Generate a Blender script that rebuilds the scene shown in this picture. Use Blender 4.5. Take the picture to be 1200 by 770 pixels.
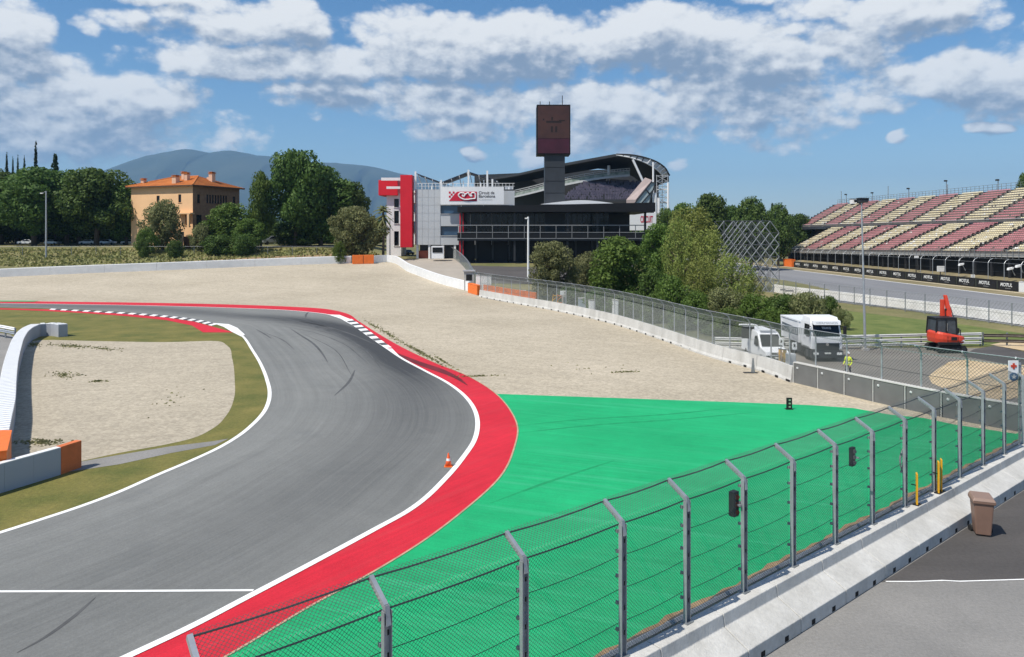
import bpy, math, random
import numpy as np
from mathutils import Vector, Matrix
from mathutils.geometry import tessellate_polygon

SC = bpy.context.scene
for o in list(bpy.data.objects):
    bpy.data.objects.remove(o)

# ------------------------------------------------------------------ camera
F, HC, VH = 870.0, 10.5, 272.0          # focal length (photo pixels), eye height, horizon row
cam = bpy.data.cameras.new('camera')
cam.sensor_width = 36.0
cam.lens = 36.0 * F / 1200.0
cam.shift_y = -(385.0 - VH) / 1200.0
cam.clip_start, cam.clip_end = 0.1, 60000.0
camo = bpy.data.objects.new('camera', cam)
camo.location = (0, 0, HC)
camo.rotation_euler = (math.radians(90), 0, 0)
SC.collection.objects.link(camo)
SC.camera = camo

# ------------------------------------------------------------------ light
SUN_DIR = Vector((-0.815, -0.58, 0)).normalized()
SUN_EL = math.radians(57)
S3 = Vector((SUN_DIR.x * math.cos(SUN_EL), SUN_DIR.y * math.cos(SUN_EL), math.sin(SUN_EL)))
sun = bpy.data.lights.new('sun', 'SUN')
sun.energy = 5.0
sun.angle = math.radians(0.53)
sun.color = (1.0, 0.945, 0.85)
suno = bpy.data.objects.new('sun', sun)
suno.rotation_euler = S3.to_track_quat('Z', 'Y').to_euler()
suno.location = (0, 0, 200)
SC.collection.objects.link(suno)
SC.view_settings.view_transform = 'Standard'
SC.view_settings.look = 'None'
SC.view_settings.exposure = 0.15
SC.view_settings.gamma = 1.0
SC.cycles.volume_bounces = 0
SC.cycles.max_bounces = 6
SC.cycles.transparent_max_bounces = 12
SC.cycles.use_denoising = True

# ------------------------------------------------------------------ node helpers
class NT:
    def __init__(s, tree):
        s.t = tree; s.n = tree.nodes; s.l = tree.links
    def node(s, typ, **kw):
        n = s.n.new(typ)
        for k, v in kw.items():
            if k.startswith('i_'):
                n.inputs[k[2:].replace('_', ' ')].default_value = v
            else:
                setattr(n, k, v)
        return n
    def put(s, sock, v):
        if isinstance(v, bpy.types.NodeSocket): s.l.new(v, sock)
        elif v is not None: sock.default_value = v
    def math(s, op, a, b=None, c=None, clamp=False):
        n = s.n.new('ShaderNodeMath'); n.operation = op; n.use_clamp = clamp
        s.put(n.inputs[0], a); s.put(n.inputs[1], b)
        if c is not None: s.put(n.inputs[2], c)
        return n.outputs[0]
    def sstep(s, x, a, b):
        n = s.n.new('ShaderNodeMapRange'); n.interpolation_type = 'SMOOTHSTEP'; n.clamp = True
        s.put(n.inputs['Value'], x); n.inputs['From Min'].default_value = a; n.inputs['From Max'].default_value = b
        return n.outputs[0]
    def lerp(s, x, a, b, c, d):
        n = s.n.new('ShaderNodeMapRange'); n.clamp = True
        s.put(n.inputs['Value'], x)
        for k, v in zip(('From Min', 'From Max', 'To Min', 'To Max'), (a, b, c, d)): n.inputs[k].default_value = v
        return n.outputs[0]
    def noise(s, vec, scale, detail=3, rough=.5, dist=0.0):
        n = s.n.new('ShaderNodeTexNoise')
        n.inputs['Scale'].default_value = scale; n.inputs['Detail'].default_value = detail
        n.inputs['Roughness'].default_value = rough; n.inputs['Distortion'].default_value = dist
        if vec is not None: s.l.new(vec, n.inputs['Vector'])
        return n.outputs['Fac']
    def mix(s, f, a, b, mode='MIX'):
        n = s.n.new('ShaderNodeMix'); n.data_type = 'RGBA'; n.blend_type = mode
        s.put(n.inputs[0], f)
        for sock, v in ((n.inputs[6], a), (n.inputs[7], b)):
            if isinstance(v, (tuple, list)): sock.default_value = (v[0], v[1], v[2], 1)
            else: s.put(sock, v)
        return n.outputs[2]
    def mapping(s, vec, scale=(1, 1, 1), loc=(0, 0, 0)):
        n = s.n.new('ShaderNodeMapping'); n.inputs['Scale'].default_value = scale; n.inputs['Location'].default_value = loc
        s.l.new(vec, n.inputs['Vector']); return n.outputs[0]

# ------------------------------------------------------------------ world: Nishita sky and a layer of cumulus
def AE(u, v):
    a = math.atan((u - 600) / F)
    e = math.atan((VH - v) / math.hypot(F, u - 600))
    return a, e

world = bpy.data.worlds.new('World')
SC.world = world
world.use_nodes = True
wt = NT(world.node_tree)
for n in list(wt.n): wt.n.remove(n)
sky = wt.node('ShaderNodeTexSky', sky_type='NISHITA', sun_disc=False)
sky.sun_elevation = SUN_EL
sky.sun_rotation = math.atan2(SUN_DIR.x, SUN_DIR.y)
sky.altitude = 100; sky.air_density = 1.0; sky.dust_density = 0.35; sky.ozone_density = 3.0
SKY_STRENGTH = 0.108
HAZE = 7.6e-5

cg = bpy.data.node_groups.new('cloud_density', 'ShaderNodeTree')
cg.interface.new_socket('Vector', in_out='INPUT', socket_type='NodeSocketVector')
cg.interface.new_socket('Density', in_out='OUTPUT', socket_type='NodeSocketFloat')
cg.interface.new_socket('Thick', in_out='OUTPUT', socket_type='NodeSocketFloat')
c = NT(cg)
gi = c.node('NodeGroupInput'); go = c.node('NodeGroupOutput')
sep = c.node('ShaderNodeSeparateXYZ'); c.l.new(gi.outputs[0], sep.inputs[0])
wob = c.noise(c.mapping(gi.outputs[0], (1, 1.6, 1), (3, 1, 0)), 9, 3, .55)
wob2 = c.noise(c.mapping(gi.outputs[0], (1, 1.6, 1), (7, 5, 0)), 9, 3, .55)
ax = c.math('ADD', sep.outputs[0], c.math('MULTIPLY', c.math('SUBTRACT', wob, .5), .11))
ey = c.math('ADD', sep.outputs[1], c.math('MULTIPLY', c.math('SUBTRACT', wob2, .5), .045))
# cumulus masses: centre (bearing, elevation) and half sizes given from the photograph
CL = [(300, 28, 105, 30, 1.0), (330, 76, 165, 24, 1.0), (560, 58, 190, 46, 1.15), (770, 48, 150, 42, 1.1), (880, 66, 150, 40, 1.0),
      (480, 118, 190, 24, .8), (720, 128, 270, 40, .85), (540, 152, 75, 26, .8), (900, 130, 110, 42, .8), (985, 70, 80, 42, .8),
      (578, 134, 20, 11, .9), (553, 187, 26, 10, .8), (625, 188, 34, 14, .7), (690, 162, 90, 30, .7), (794, 193, 14, 9, .6), (1150, 152, 24, 8, .8),
      (15, 30, 42, 28, 1.0), (45, 78, 45, 20, .8), (100, 118, 120, 44, .9), (60, 160, 150, 34, .85), (140, 100, 40, 16, .9), (185, 125, 40, 30, .7),
      (250, 150, 60, 22, .45), (110, 32, 18, 10, .5), (150, 22, 40, 14, .5), (190, -6, 70, 14, .8),
      (1100, 92, 75, 30, .95), (1170, 105, 80, 34, .75), (1060, 16, 95, 28, .95), (955, 8, 45, 18, .7), (1145, 72, 22, 14, .8),
      (1165, 26, 24, 12, .6), (1060, 163, 12, 8, .8), (1040, 120, 60, 16, .5), (895, 0, 28, 8, .6), (410, -50, 200, 22, .7), (820, -75, 280, 30, .9), (-120, 90, 130, 60, .9), (1330, 60, 120, 60, .8)]
acc = None
for (u, v, ru, rv, s) in CL:
    a0, e0 = AE(u, v)
    dx = c.math('DIVIDE', c.math('SUBTRACT', ax, a0), ru / F)
    dy0 = c.math('SUBTRACT', ey, e0)
    dy = c.math('DIVIDE', dy0, rv / F)
    q = c.math('MULTIPLY_ADD', dx, dx, c.math('MULTIPLY', dy, dy))
    m = c.math('MULTIPLY', c.math('SUBTRACT', 1.0, q), s)
    acc = m if acc is None else c.math('SMOOTH_MAX', acc, m, .25)
low = c.noise(c.mapping(gi.outputs[0], (1, 1.7, 1), (11, 4, 0)), 4.5, 2, .5)
outer = c.math('SUBTRACT', c.math('MULTIPLY', low, 3.2), 1.75)
far_e = c.sstep(sep.outputs[1], .33, .42)
far_a = c.sstep(c.math('ABSOLUTE', sep.outputs[0]), .68, .8)
outside = c.math('MULTIPLY', c.math('MAXIMUM', far_e, far_a), c.sstep(sep.outputs[1], 0.0, .06))
mask = c.math('MAXIMUM', acc, c.math('ADD', c.math('MULTIPLY', outer, outside), c.math('MULTIPLY', c.math('SUBTRACT', 1.0, outside), -1.2)))
mask = c.math('MAXIMUM', mask, -1.0)
n1 = c.noise(c.mapping(gi.outputs[0], (1, 1.5, 1), (1.3, 2.2, 0)), 11, 10, .60)
vor = c.n.new('ShaderNodeTexVoronoi'); vor.feature = 'SMOOTH_F1'
vor.inputs['Scale'].default_value = 30; vor.inputs['Detail'].default_value = 3; vor.inputs['Smoothness'].default_value = .35
c.l.new(c.mapping(gi.outputs[0], (1, 1.5, 1), (4.3, 2.2, 0)), vor.inputs['Vector'])
puff = c.math('MULTIPLY', c.math('SUBTRACT', .42, vor.outputs['Distance']), .6)
raw = c.math('ADD', c.math('ADD', c.math('MULTIPLY', mask, 1.0), c.math('MULTIPLY', c.math('SUBTRACT', n1, .5), 2.3)), puff)
c.l.new(c.sstep(raw, -.42, .26), go.inputs[0])
c.l.new(raw, go.inputs[1])

tc = wt.node('ShaderNodeTexCoord')
sp = wt.node('ShaderNodeSeparateXYZ'); wt.l.new(tc.outputs['Generated'], sp.inputs[0])
az = wt.math('ARCTAN2', sp.outputs[0], sp.outputs[1])
el = wt.math('ARCSINE', sp.outputs[2])
def cloud_at(da, de):
    cb = wt.node('ShaderNodeCombineXYZ')
    wt.put(cb.inputs[0], wt.math('ADD', az, da)); wt.put(cb.inputs[1], wt.math('ADD', el, de))
    g = wt.node('ShaderNodeGroup', node_tree=cg); wt.l.new(cb.outputs[0], g.inputs[0]); return g
g0 = cloud_at(0, 0); g1 = cloud_at(-.006, .010); g2 = cloud_at(-.012, .036)
# light reaches a bit of cloud through the cloud that lies between it and the sun
relief = wt.math('MULTIPLY', wt.math('SUBTRACT', g1.outputs[1], g0.outputs[1]), 1.0)
depth = wt.math('MULTIPLY', wt.math('MAXIMUM', g2.outputs[1], -.3), .78)
shade = wt.math('ADD', relief, depth)
lit = wt.math('SUBTRACT', 1.0, wt.sstep(shade, -.45, .95))
ccol = wt.mix(lit, (.27, .34, .45), (1.02, 1.02, 1.0))
bg1 = wt.node('ShaderNodeBackground'); bg1.inputs['Strength'].default_value = SKY_STRENGTH
hs = wt.node('ShaderNodeHueSaturation'); hs.inputs['Saturation'].default_value = 1.25
wt.l.new(sky.outputs[0], hs.inputs['Color']); wt.l.new(hs.outputs[0], bg1.inputs['Color'])
bg2 = wt.node('ShaderNodeBackground'); bg2.inputs['Strength'].default_value = 0.88
wt.l.new(ccol, bg2.inputs['Color'])
ms = wt.node('ShaderNodeMixShader')
dens = wt.math('MULTIPLY', g0.outputs[0], wt.lerp(el, .0, .10, .25, .94))
wt.l.new(dens, ms.inputs[0]); wt.l.new(bg1.outputs[0], ms.inputs[1]); wt.l.new(bg2.outputs[0], ms.inputs[2])
wo = wt.node('ShaderNodeOutputWorld'); wt.l.new(ms.outputs[0], wo.inputs['Surface'])
world.cycles.sampling_method = 'MANUAL'
world.cycles.sample_map_resolution = 512

# ------------------------------------------------------------------ materials
MATS = {}
def mat(name, col, rough=.75, var=.12, scale=2.0, detail=4, bump=0.0, bscale=None, metal=0.0, col2=None, mapscale=(1, 1, 1), spec=.4, pos=False, trans=0, sc2=None, amt2=0.0):
    if name in MATS: return MATS[name]
    m = bpy.data.materials.new(name); m.use_nodes = True
    t = NT(m.node_tree); b = t.n['Principled BSDF']
    if pos: vec = t.node('ShaderNodeNewGeometry').outputs['Position']
    else: vec = t.node('ShaderNodeTexCoord').outputs['Object']
    vm = t.mapping(vec, mapscale)
    n = t.noise(vm, scale, detail, .6)
    lo = tuple(max(0, x * (1 - var)) for x in col); hi = tuple(x * (1 + var) for x in col)
    if col2: lo, hi = col, col2
    colr = t.mix(t.lerp(n, .3, .7, 0, 1), lo, hi)
    if sc2:
        n2 = t.noise(vec, sc2, 3, .6)
        colr = t.mix(1.0, colr, t.mix(n2, (1 - amt2,) * 3, (1 + amt2,) * 3), 'MULTIPLY')
    t.l.new(colr, b.inputs['Base Color'])
    b.inputs['Roughness'].default_value = rough; b.inputs['Metallic'].default_value = metal
    b.inputs['Specular IOR Level'].default_value = spec
    if bump:
        bp = t.node('ShaderNodeBump'); bp.inputs['Strength'].default_value = bump; bp.inputs['Distance'].default_value = .05
        nb = t.noise(vm, bscale or scale * 4, 4, .65); t.l.new(nb, bp.inputs['Height']); t.l.new(bp.outputs[0], b.inputs['Normal'])
    MATS[name] = m
    return m

def leafmat(name, col, col2, tr=.35):
    if name in MATS: return MATS[name]
    m = bpy.data.materials.new(name); m.use_nodes = True
    t = NT(m.node_tree); b = t.n['Principled BSDF']
    oi = t.node('ShaderNodeObjectInfo')
    vec = t.node('ShaderNodeTexCoord').outputs['Object']
    n = t.noise(vec, .9, 2, .6); n3 = t.noise(vec, 14, 1, .5)
    f = t.math('ADD', t.lerp(n, .35, .65, 0, .7), t.lerp(n3, .3, .7, -.1, .35))
    base = t.mix(f, col, col2)
    h = t.node('ShaderNodeHueSaturation')
    t.l.new(base, h.inputs['Color']); t.l.new(t.lerp(oi.outputs['Random'], 0, 1, .8, 1.2), h.inputs['Value'])
    t.l.new(t.lerp(oi.outputs['Random'], 0, 1, .485, .51), h.inputs['Hue'])
    t.l.new(h.outputs[0], b.inputs['Base Color']); b.inputs['Roughness'].default_value = .62; b.inputs['Specular IOR Level'].default_value = .25
    tl = t.node('ShaderNodeBsdfTranslucent'); t.l.new(h.outputs[0], tl.inputs['Color'])
    mx = t.node('ShaderNodeMixShader'); mx.inputs[0].default_value = tr
    t.l.new(b.outputs[0], mx.inputs[1]); t.l.new(tl.outputs[0], mx.inputs[2])
    t.l.new(mx.outputs[0], t.n['Material Output'].inputs['Surface'])
    MATS[name] = m
    return m

# ------------------------------------------------------------------ ground shape and pixel -> place
def S(x):
    x = min(1.0, max(0.0, x)); return x * x * (3 - 2 * x)
def H(X, Y):
    """ground height: the run-off climbs beyond about 112 m, a bank rises behind the far wall"""
    z = 4.0 * S((Y - 112) / 70.0) * (1 - S((X - 25) / 35.0))
    z += 3.0 * S((Y - 158) / 42.0) * (1 - S((X + 45) / 22.0))
    return z
def P(u, v, Y): return Vector(((u - 600) / F * Y, Y, HC - (v - VH) / F * Y))
def G(u, v, z=0.0):
    Y = F * (HC - z) / (v - VH); return Vector(((u - 600) / F * Y, Y, z))
def GT(u, v, dz=0.0):
    """where the sight line through a photo pixel meets the ground"""
    Y = 5.0
    while Y < 3000:
        X = (u - 600) / F * Y
        if HC - (v - VH) / F * Y <= H(X, Y): break
        Y += .25
    return Vector(((u - 600) / F * Y, Y, H((u - 600) / F * Y, Y) + dz))
def ON(X, Y, dz=0.0): return Vector((X, Y, H(X, Y) + dz))

# ------------------------------------------------------------------ mesh building
class MB:
    def __init__(s): s.v = []; s.f = []; s.m = []; s.cur = 0
    def add(s, vs, fs):
        k = len(s.v); s.v += [tuple(x) for x in vs]; s.f += [tuple(i + k for i in f) for f in fs]; s.m += [s.cur] * len(fs); return s
    def quad(s, a, b, c, d): return s.add([a, b, c, d], [(0, 1, 2, 3)])
    def hexa(s, p):  # p: bottom 4 then top 4, counter-clockwise from above
        return s.add(p, [(3, 2, 1, 0), (4, 5, 6, 7), (0, 1, 5, 4), (1, 2, 6, 5), (2, 3, 7, 6), (3, 0, 4, 7)])
    def box(s, c, d, rz=0.0):
        cx, cy, cz = c; x, y, z = d[0] / 2, d[1] / 2, d[2] / 2; cs, sn = math.cos(rz), math.sin(rz)
        p = [(-x, -y, -z), (x, -y, -z), (x, y, -z), (-x, y, -z), (-x, -y, z), (x, -y, z), (x, y, z), (-x, y, z)]
        return s.hexa([(cx + a * cs - b * sn, cy + a * sn + b * cs, cz + e) for a, b, e in p])
    def bar(s, p0, p1, w, h=None, up=(0, 0, 1)):
        h = h or w; p0 = Vector(p0); p1 = Vector(p1); d = (p1 - p0).normalized(); u = Vector(up)
        if abs(d.dot(u)) > .98: u = Vector((0, 1, 0))
        a = d.cross(u).normalized() * w / 2; b = a.cross(d).normalized() * h / 2
        return s.hexa([p0 - a - b, p0 + a - b, p1 + a - b, p1 - a - b, p0 - a + b, p0 + a + b, p1 + a + b, p1 - a + b])
    def tube(s, pts, r, n=6, cap=True):
        pts = [Vector(p) for p in pts]; rs = r if isinstance(r, (list, tuple)) else [r] * len(pts)
        k = len(s.v); ref = Vector((.3, .2, 1)).normalized()
        for i, p in enumerate(pts):
            d = (pts[min(i + 1, len(pts) - 1)] - pts[max(i - 1, 0)]).normalized()
            if abs(d.dot(ref)) > .97: ref = Vector((1, .1, 0)).normalized()
            a = d.cross(ref).normalized(); b = d.cross(a)
            for j in range(n):
                t = 2 * math.pi * j / n
                s.v.append(tuple(p + (a * math.cos(t) + b * math.sin(t)) * rs[i]))
        fs = []
        for i in range(len(pts) - 1):
            for j in range(n):
                a, b = k + i * n + j, k + i * n + (j + 1) % n
                fs.append((a, b, b + n, a + n))
        if cap: fs += [tuple(k + j for j in range(n))[::-1], tuple(k + (len(pts) - 1) * n + j for j in range(n))]
        s.f += fs; s.m += [s.cur] * len(fs); return s
    def lathe(s, c, prof, n=12, axis='z'):
        k = len(s.v)
        for (r, h) in prof:
            for j in range(n):
                t = 2 * math.pi * j / n; a, b = r * math.cos(t), r * math.sin(t)
                s.v.append((c[0] + a, c[1] + b, c[2] + h) if axis == 'z' else (c[0] + h, c[1] + a, c[2] + b) if axis == 'x' else (c[0] + a, c[1] + h, c[2] + b))
        fs = []
        for i in range(len(prof) - 1):
            for j in range(n):
                a, b = k + i * n + j, k + i * n + (j + 1) % n
                fs.append((a, b, b + n, a + n))
        fs += [tuple(k + j for j in range(n))[::-1], tuple(k + (len(prof) - 1) * n + j for j in range(n))]
        s.f += fs; s.m += [s.cur] * len(fs); return s
    def prism(s, poly, z0, z1):
        n = len(poly)
        return s.add([(p[0], p[1], z0) for p in poly] + [(p[0], p[1], z1) for p in poly],
                     [tuple(range(n))[::-1], tuple(range(n, 2 * n))] + [(i, (i + 1) % n, n + (i + 1) % n, n + i) for i in range(n)])
    def extrude(s, poly, off):  # poly: 3-d points of a flat outline, off: vector
        n = len(poly); off = Vector(off); poly = [Vector(p) for p in poly]
        return s.add(poly + [p + off for p in poly], [tuple(range(n))[::-1], tuple(range(n, 2 * n))] + [(i, (i + 1) % n, n + (i + 1) % n, n + i) for i in range(n)])
    def sweep(s, path, prof, closed=True):
        """prof: list of (offset to the right of travel, height); path: points"""
        path = [Vector(p) for p in path]; k = len(s.v); n = len(prof)
        for i, p in enumerate(path):
            d = path[min(i + 1, len(path) - 1)] - path[max(i - 1, 0)]; d.z = 0; d.normalize(); r = Vector((d.y, -d.x, 0))
            for (o, h) in prof: s.v.append(tuple(p + r * o + Vector((0, 0, h))))
        fs = []
        for i in range(len(path) - 1):
            for j in range(n if closed else n - 1):
                a, b = k + i * n + j, k + i * n + (j + 1) % n
                fs.append((a, a + n, b + n, b))
        if closed: fs += [tuple(k + j for j in range(n)), tuple(k + (len(path) - 1) * n + j for j in range(n))[::-1]]
        s.f += fs; s.m += [s.cur] * len(fs); return s
    def poly(s, pts):
        pts = [Vector(p) for p in pts]
        tr = tessellate_polygon([[Vector((p.x, p.y, 0)) for p in pts]])
        k = len(s.v); s.v += [tuple(p) for p in pts]
        for t in tr:
            a, b, c_ = [pts[i] for i in t]
            t = tuple(t)
            if (b - a).cross(c_ - a).z < 0: t = t[::-1]
            s.f.append(tuple(i + k for i in t)); s.m.append(s.cur)
        return s
    def grid(s, rows):
        k = len(s.v); n = len(rows[0])
        for r in rows: s.v += [tuple(p) for p in r]
        for i in range(len(rows) - 1):
            for j in range(n - 1):
                a = k + i * n + j; s.f.append((a, a + 1, a + n + 1, a + n)); s.m.append(s.cur)
        return s

def world_loc(o):
    v = Vector((0, 0, 0))
    while o is not None: v += o.location; o = o.parent
    return v
def add_mesh(name, me, parent=None):
    o = bpy.data.objects.new(name, me); SC.collection.objects.link(o)
    if parent is not None: o.parent = parent
    return o
def mk(name, mb, m, parent=None, smooth=False, bevel=0.0, label=None, kind=None, flip=False):
    """links the collected shape as ONE mesh object; points are given in world space (or in the parent's space for prototypes at the origin)"""
    off = world_loc(parent) if parent is not None else Vector((0, 0, 0))
    me = bpy.data.meshes.new(name)
    me.from_pydata([tuple(Vector(v) - off) for v in mb.v], [], mb.f)
    for x in (m if isinstance(m, (list, tuple)) else [m]): me.materials.append(x)
    if any(mb.m): me.polygons.foreach_set('material_index', mb.m)
    if smooth: me.polygons.foreach_set('use_smooth', [True] * len(me.polygons))
    me.update()
    o = add_mesh(name, me, parent)
    if bevel:
        bm_ = o.modifiers.new('edge', 'BEVEL'); bm_.width = bevel; bm_.segments = 2; bm_.limit_method = 'ANGLE'
    if label: o['label'] = label
    if kind: o['kind'] = kind
    return o
def thing(name, label, cat, loc=(0, 0, 0), rz=0.0, group=None):
    o = bpy.data.objects.new(name, None); SC.collection.objects.link(o)
    o.empty_display_size = .3
    o.location = loc; o.rotation_euler = (0, 0, rz)
    return tag(o, label, cat, group)
def tag(o, label, cat, group=None):
    o['label'] = label; o['category'] = cat
    if group: o['group'] = group
    return o
def copy_tree(o, parent=None):
    kids = list(o.children)
    c_ = o.copy(); SC.collection.objects.link(c_)
    if parent is not None: c_.parent = parent
    for ch in kids: copy_tree(ch, c_)
    return c_
def dup(root, loc, rz=0.0, scale=(1, 1, 1), label=None, group=None, cat=None):
    r = copy_tree(root); r.location = loc; r.rotation_euler = (0, 0, rz); r.scale = scale
    if label: r['label'] = label
    if group: r['group'] = group
    if cat: r['category'] = cat
    return r
def structure(name, mb, m, smooth=False):
    o = mk(name, mb, m, None, smooth); o['kind'] = 'structure'; return o
def spline(pts, n=8):
    pts = [Vector(p) for p in pts]; out = []
    for i in range(len(pts) - 1):
        p0, p1, p2, p3 = pts[max(i - 1, 0)], pts[i], pts[i + 1], pts[min(i + 2, len(pts) - 1)]
        # centripetal tangents
        d1 = (p2 - p1).length + 1e-9; d0 = (p1 - p0).length + 1e-9; d2 = (p3 - p2).length + 1e-9
        m1 = ((p1 - p0) / d0 * d1 + (p2 - p1) / d1 * d0) / (d0 + d1) * d1 if i > 0 else p2 - p1
        m2 = ((p3 - p2) / d2 * d1 + (p2 - p1) / d1 * d2) / (d1 + d2) * d1 if i < len(pts) - 2 else p2 - p1
        for k in range(n):
            t = k / n; t2, t3 = t * t, t * t * t
            out.append(p1 * (2 * t3 - 3 * t2 + 1) + m1 * (t3 - 2 * t2 + t) + p2 * (-2 * t3 + 3 * t2) + m2 * (t3 - t2))
    out.append(pts[-1]); return out
def resample(pts, step=None, n=None):
    pts = [Vector(p) for p in pts]; L = [0.0]
    for a, b in zip(pts, pts[1:]): L.append(L[-1] + (b - a).length)
    if n is None: n = max(1, int(round(L[-1] / step)))
    out = []; k = 0
    for i in range(n + 1):
        d = L[-1] * i / n
        while k < len(L) - 2 and L[k + 1] < d: k += 1
        seg = L[k + 1] - L[k]
        out.append(pts[k].lerp(pts[k + 1], (d - L[k]) / seg if seg > 0 else 0))
    return out
def text_mesh(txt, size=1.0, shear=0.0, depth=0.01, bold=0.0):
    cu = bpy.data.curves.new('lettering', 'FONT'); cu.body = txt; cu.size = size; cu.shear = shear; cu.extrude = depth; cu.offset = bold
    cu.align_x = 'LEFT'; cu.resolution_u = 3
    o = bpy.data.objects.new('lettering', cu); SC.collection.objects.link(o)
    dg = bpy.context.evaluated_depsgraph_get()
    me = bpy.data.meshes.new_from_object(o.evaluated_get(dg))
    bpy.data.objects.remove(o)
    return me
def place_text(name, txt, origin, right, up, width, height, m, parent, shear=0.0, depth=.01, bold=0.0):
    """flat raised lettering filling a width x height field"""
    me = text_mesh(txt, 1.0, shear, 0.0, bold)
    co = np.empty(len(me.vertices) * 3); me.vertices.foreach_get('co', co); co = co.reshape(-1, 3)
    mn, mx = co.min(0), co.max(0)
    r = Vector(right).normalized(); u_ = Vector(up).normalized(); nrm = r.cross(u_)
    off = Vector(origin) - (world_loc(parent) if parent is not None else Vector((0, 0, 0)))
    sx = width / max(1e-6, mx[0] - mn[0]); sy = height / max(1e-6, mx[1] - mn[1])
    new = [off + r * float((p[0] - mn[0]) * sx) + u_ * float((p[1] - mn[1]) * sy) + nrm * depth for p in co]
    me.vertices.foreach_set('co', [x for p in new for x in p])
    me.materials.clear(); me.materials.append(m); me.update(); me.name = name
    return add_mesh(name, me, parent)
rnd = random.Random(7)
# ================================================================== GROUND
MS = bpy.data.materials
m_ground = mat('dry_grass_ground', (.10, .115, .035), .9, .3, .12, 6, .5, 3, col2=(.23, .19, .085), pos=True, sc2=2.5, amt2=.5)
def gravel(name, c1, c2, ang):
    m = bpy.data.materials.new(name); m.use_nodes = True; MATS[name] = m
    t = NT(m.node_tree); b = t.n['Principled BSDF']
    pos = t.node('ShaderNodeNewGeometry').outputs['Position']
    col = t.mix(t.lerp(t.noise(pos, .05, 6, .6), .3, .7, 0, 1), c1, c2)
    col = t.mix(1.0, col, t.mix(t.noise(pos, .55, 5, .7), (.90,) * 3, (1.09,) * 3), 'MULTIPLY')
    rot = t.n.new('ShaderNodeMapping'); rot.inputs['Rotation'].default_value = (0, 0, ang); t.l.new(pos, rot.inputs['Vector'])
    rake = t.noise(t.mapping(rot.outputs[0], (.06, 1.1, 1)), 1.0, 4, .7, .6)
    col = t.mix(1.0, col, t.mix(t.lerp(rake, .35, .65, 0, 1), (.95,) * 3, (1.04,) * 3), 'MULTIPLY')
    v = t.n.new('ShaderNodeTexVoronoi'); v.inputs['Scale'].default_value = 7.0; t.l.new(pos, v.inputs['Vector'])
    sx = t.node('ShaderNodeSeparateColor'); t.l.new(v.outputs['Color'], sx.inputs[0])
    col = t.mix(1.0, col, t.mix(sx.outputs[0], (.84,) * 3, (1.15,) * 3), 'MULTIPLY')
    v2 = t.n.new('ShaderNodeTexVoronoi'); v2.inputs['Scale'].default_value = 2.4; t.l.new(pos, v2.inputs['Vector'])
    sx2 = t.node('ShaderNodeSeparateColor'); t.l.new(v2.outputs['Color'], sx2.inputs[0])
    col = t.mix(1.0, col, t.mix(sx2.outputs[1], (.95,) * 3, (1.05,) * 3), 'MULTIPLY')
    t.l.new(col, b.inputs['Base Color']); b.inputs['Roughness'].default_value = .95; b.inputs['Specular IOR Level'].default_value = .2
    bp = t.node('ShaderNodeBump'); bp.inputs['Strength'].default_value = .6; bp.inputs['Distance'].default_value = .035
    t.l.new(t.math('ADD', t.noise(pos, 6, 5, .75), t.math('MULTIPLY', rake, .8)), bp.inputs['Height']); t.l.new(bp.outputs[0], b.inputs['Normal'])
    return m
m_gravel = gravel('pale_gravel', (.37, .322, .242), (.48, .42, .325), .5)
m_gravel2 = gravel('pale_grey_gravel', (.34, .298, .23), (.445, .39, .30), -.3)
def worn(name, c1, c2, wearc, streak_dir, rough=.7, wear=.35, grain=.28):
    m = bpy.data.materials.new(name); m.use_nodes = True; MATS[name] = m
    t = NT(m.node_tree); b = t.n['Principled BSDF']
    pos = t.node('ShaderNodeNewGeometry').outputs['Position']
    rot = t.n.new('ShaderNodeMapping'); rot.inputs['Rotation'].default_value = (0, 0, streak_dir); t.l.new(pos, rot.inputs['Vector'])
    col = t.mix(t.lerp(t.noise(pos, .10, 5, .62), .3, .7, 0, 1), c1, c2)
    col = t.mix(1.0, col, t.mix(t.noise(pos, 1.1, 5, .7), (.84,) * 3, (1.16,) * 3), 'MULTIPLY')
    st = t.noise(t.mapping(rot.outputs[0], (.05, 1.6, 1)), 1.0, 4, .65)
    col = t.mix(t.math('MULTIPLY', t.sstep(st, .52, .72), wear), col, wearc)
    st2 = t.noise(t.mapping(rot.outputs[0], (.16, 5, 1), (9, 3, 0)), 1.0, 3, .6)
    col = t.mix(1.0, col, t.mix(t.lerp(st2, .35, .65, 0, 1), (.93,) * 3, (1.06,) * 3), 'MULTIPLY')
    spot = t.sstep(t.noise(pos, 5.5, 4, .75), .63, .72)
    col = t.mix(t.math('MULTIPLY', spot, wear * .9), col, wearc)
    col = t.mix(1.0, col, t.mix(t.noise(pos, 16, 3, .7), (1 - grain,) * 3, (1 + grain,) * 3), 'MULTIPLY')
    t.l.new(col, b.inputs['Base Color']); b.inputs['Roughness'].default_value = rough; b.inputs['Specular IOR Level'].default_value = .3
    bp = t.node('ShaderNodeBump'); bp.inputs['Strength'].default_value = .5; bp.inputs['Distance'].default_value = .03
    t.l.new(t.noise(pos, 20, 4, .7), bp.inputs['Height']); t.l.new(bp.outputs[0], b.inputs['Normal'])
    return m
m_green = worn('green_painted_asphalt', (.005, .30, .108), (.012, .41, .155), (.07, .46, .24), .35)
m_red = worn('red_painted_asphalt', (.50, .012, .026), (.62, .022, .040), (.44, .08, .08), -.9, wear=.28)
m_white = mat('white_line_paint', (.82, .82, .80), .6, .06, 1.5, 4, .2, 25, pos=True)
m_grass = mat('mown_grass', (.085, .10, .018), .9, .3, .35, 5, .8, 9, col2=(.20, .17, .045), pos=True, sc2=6, amt2=.45)
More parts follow.
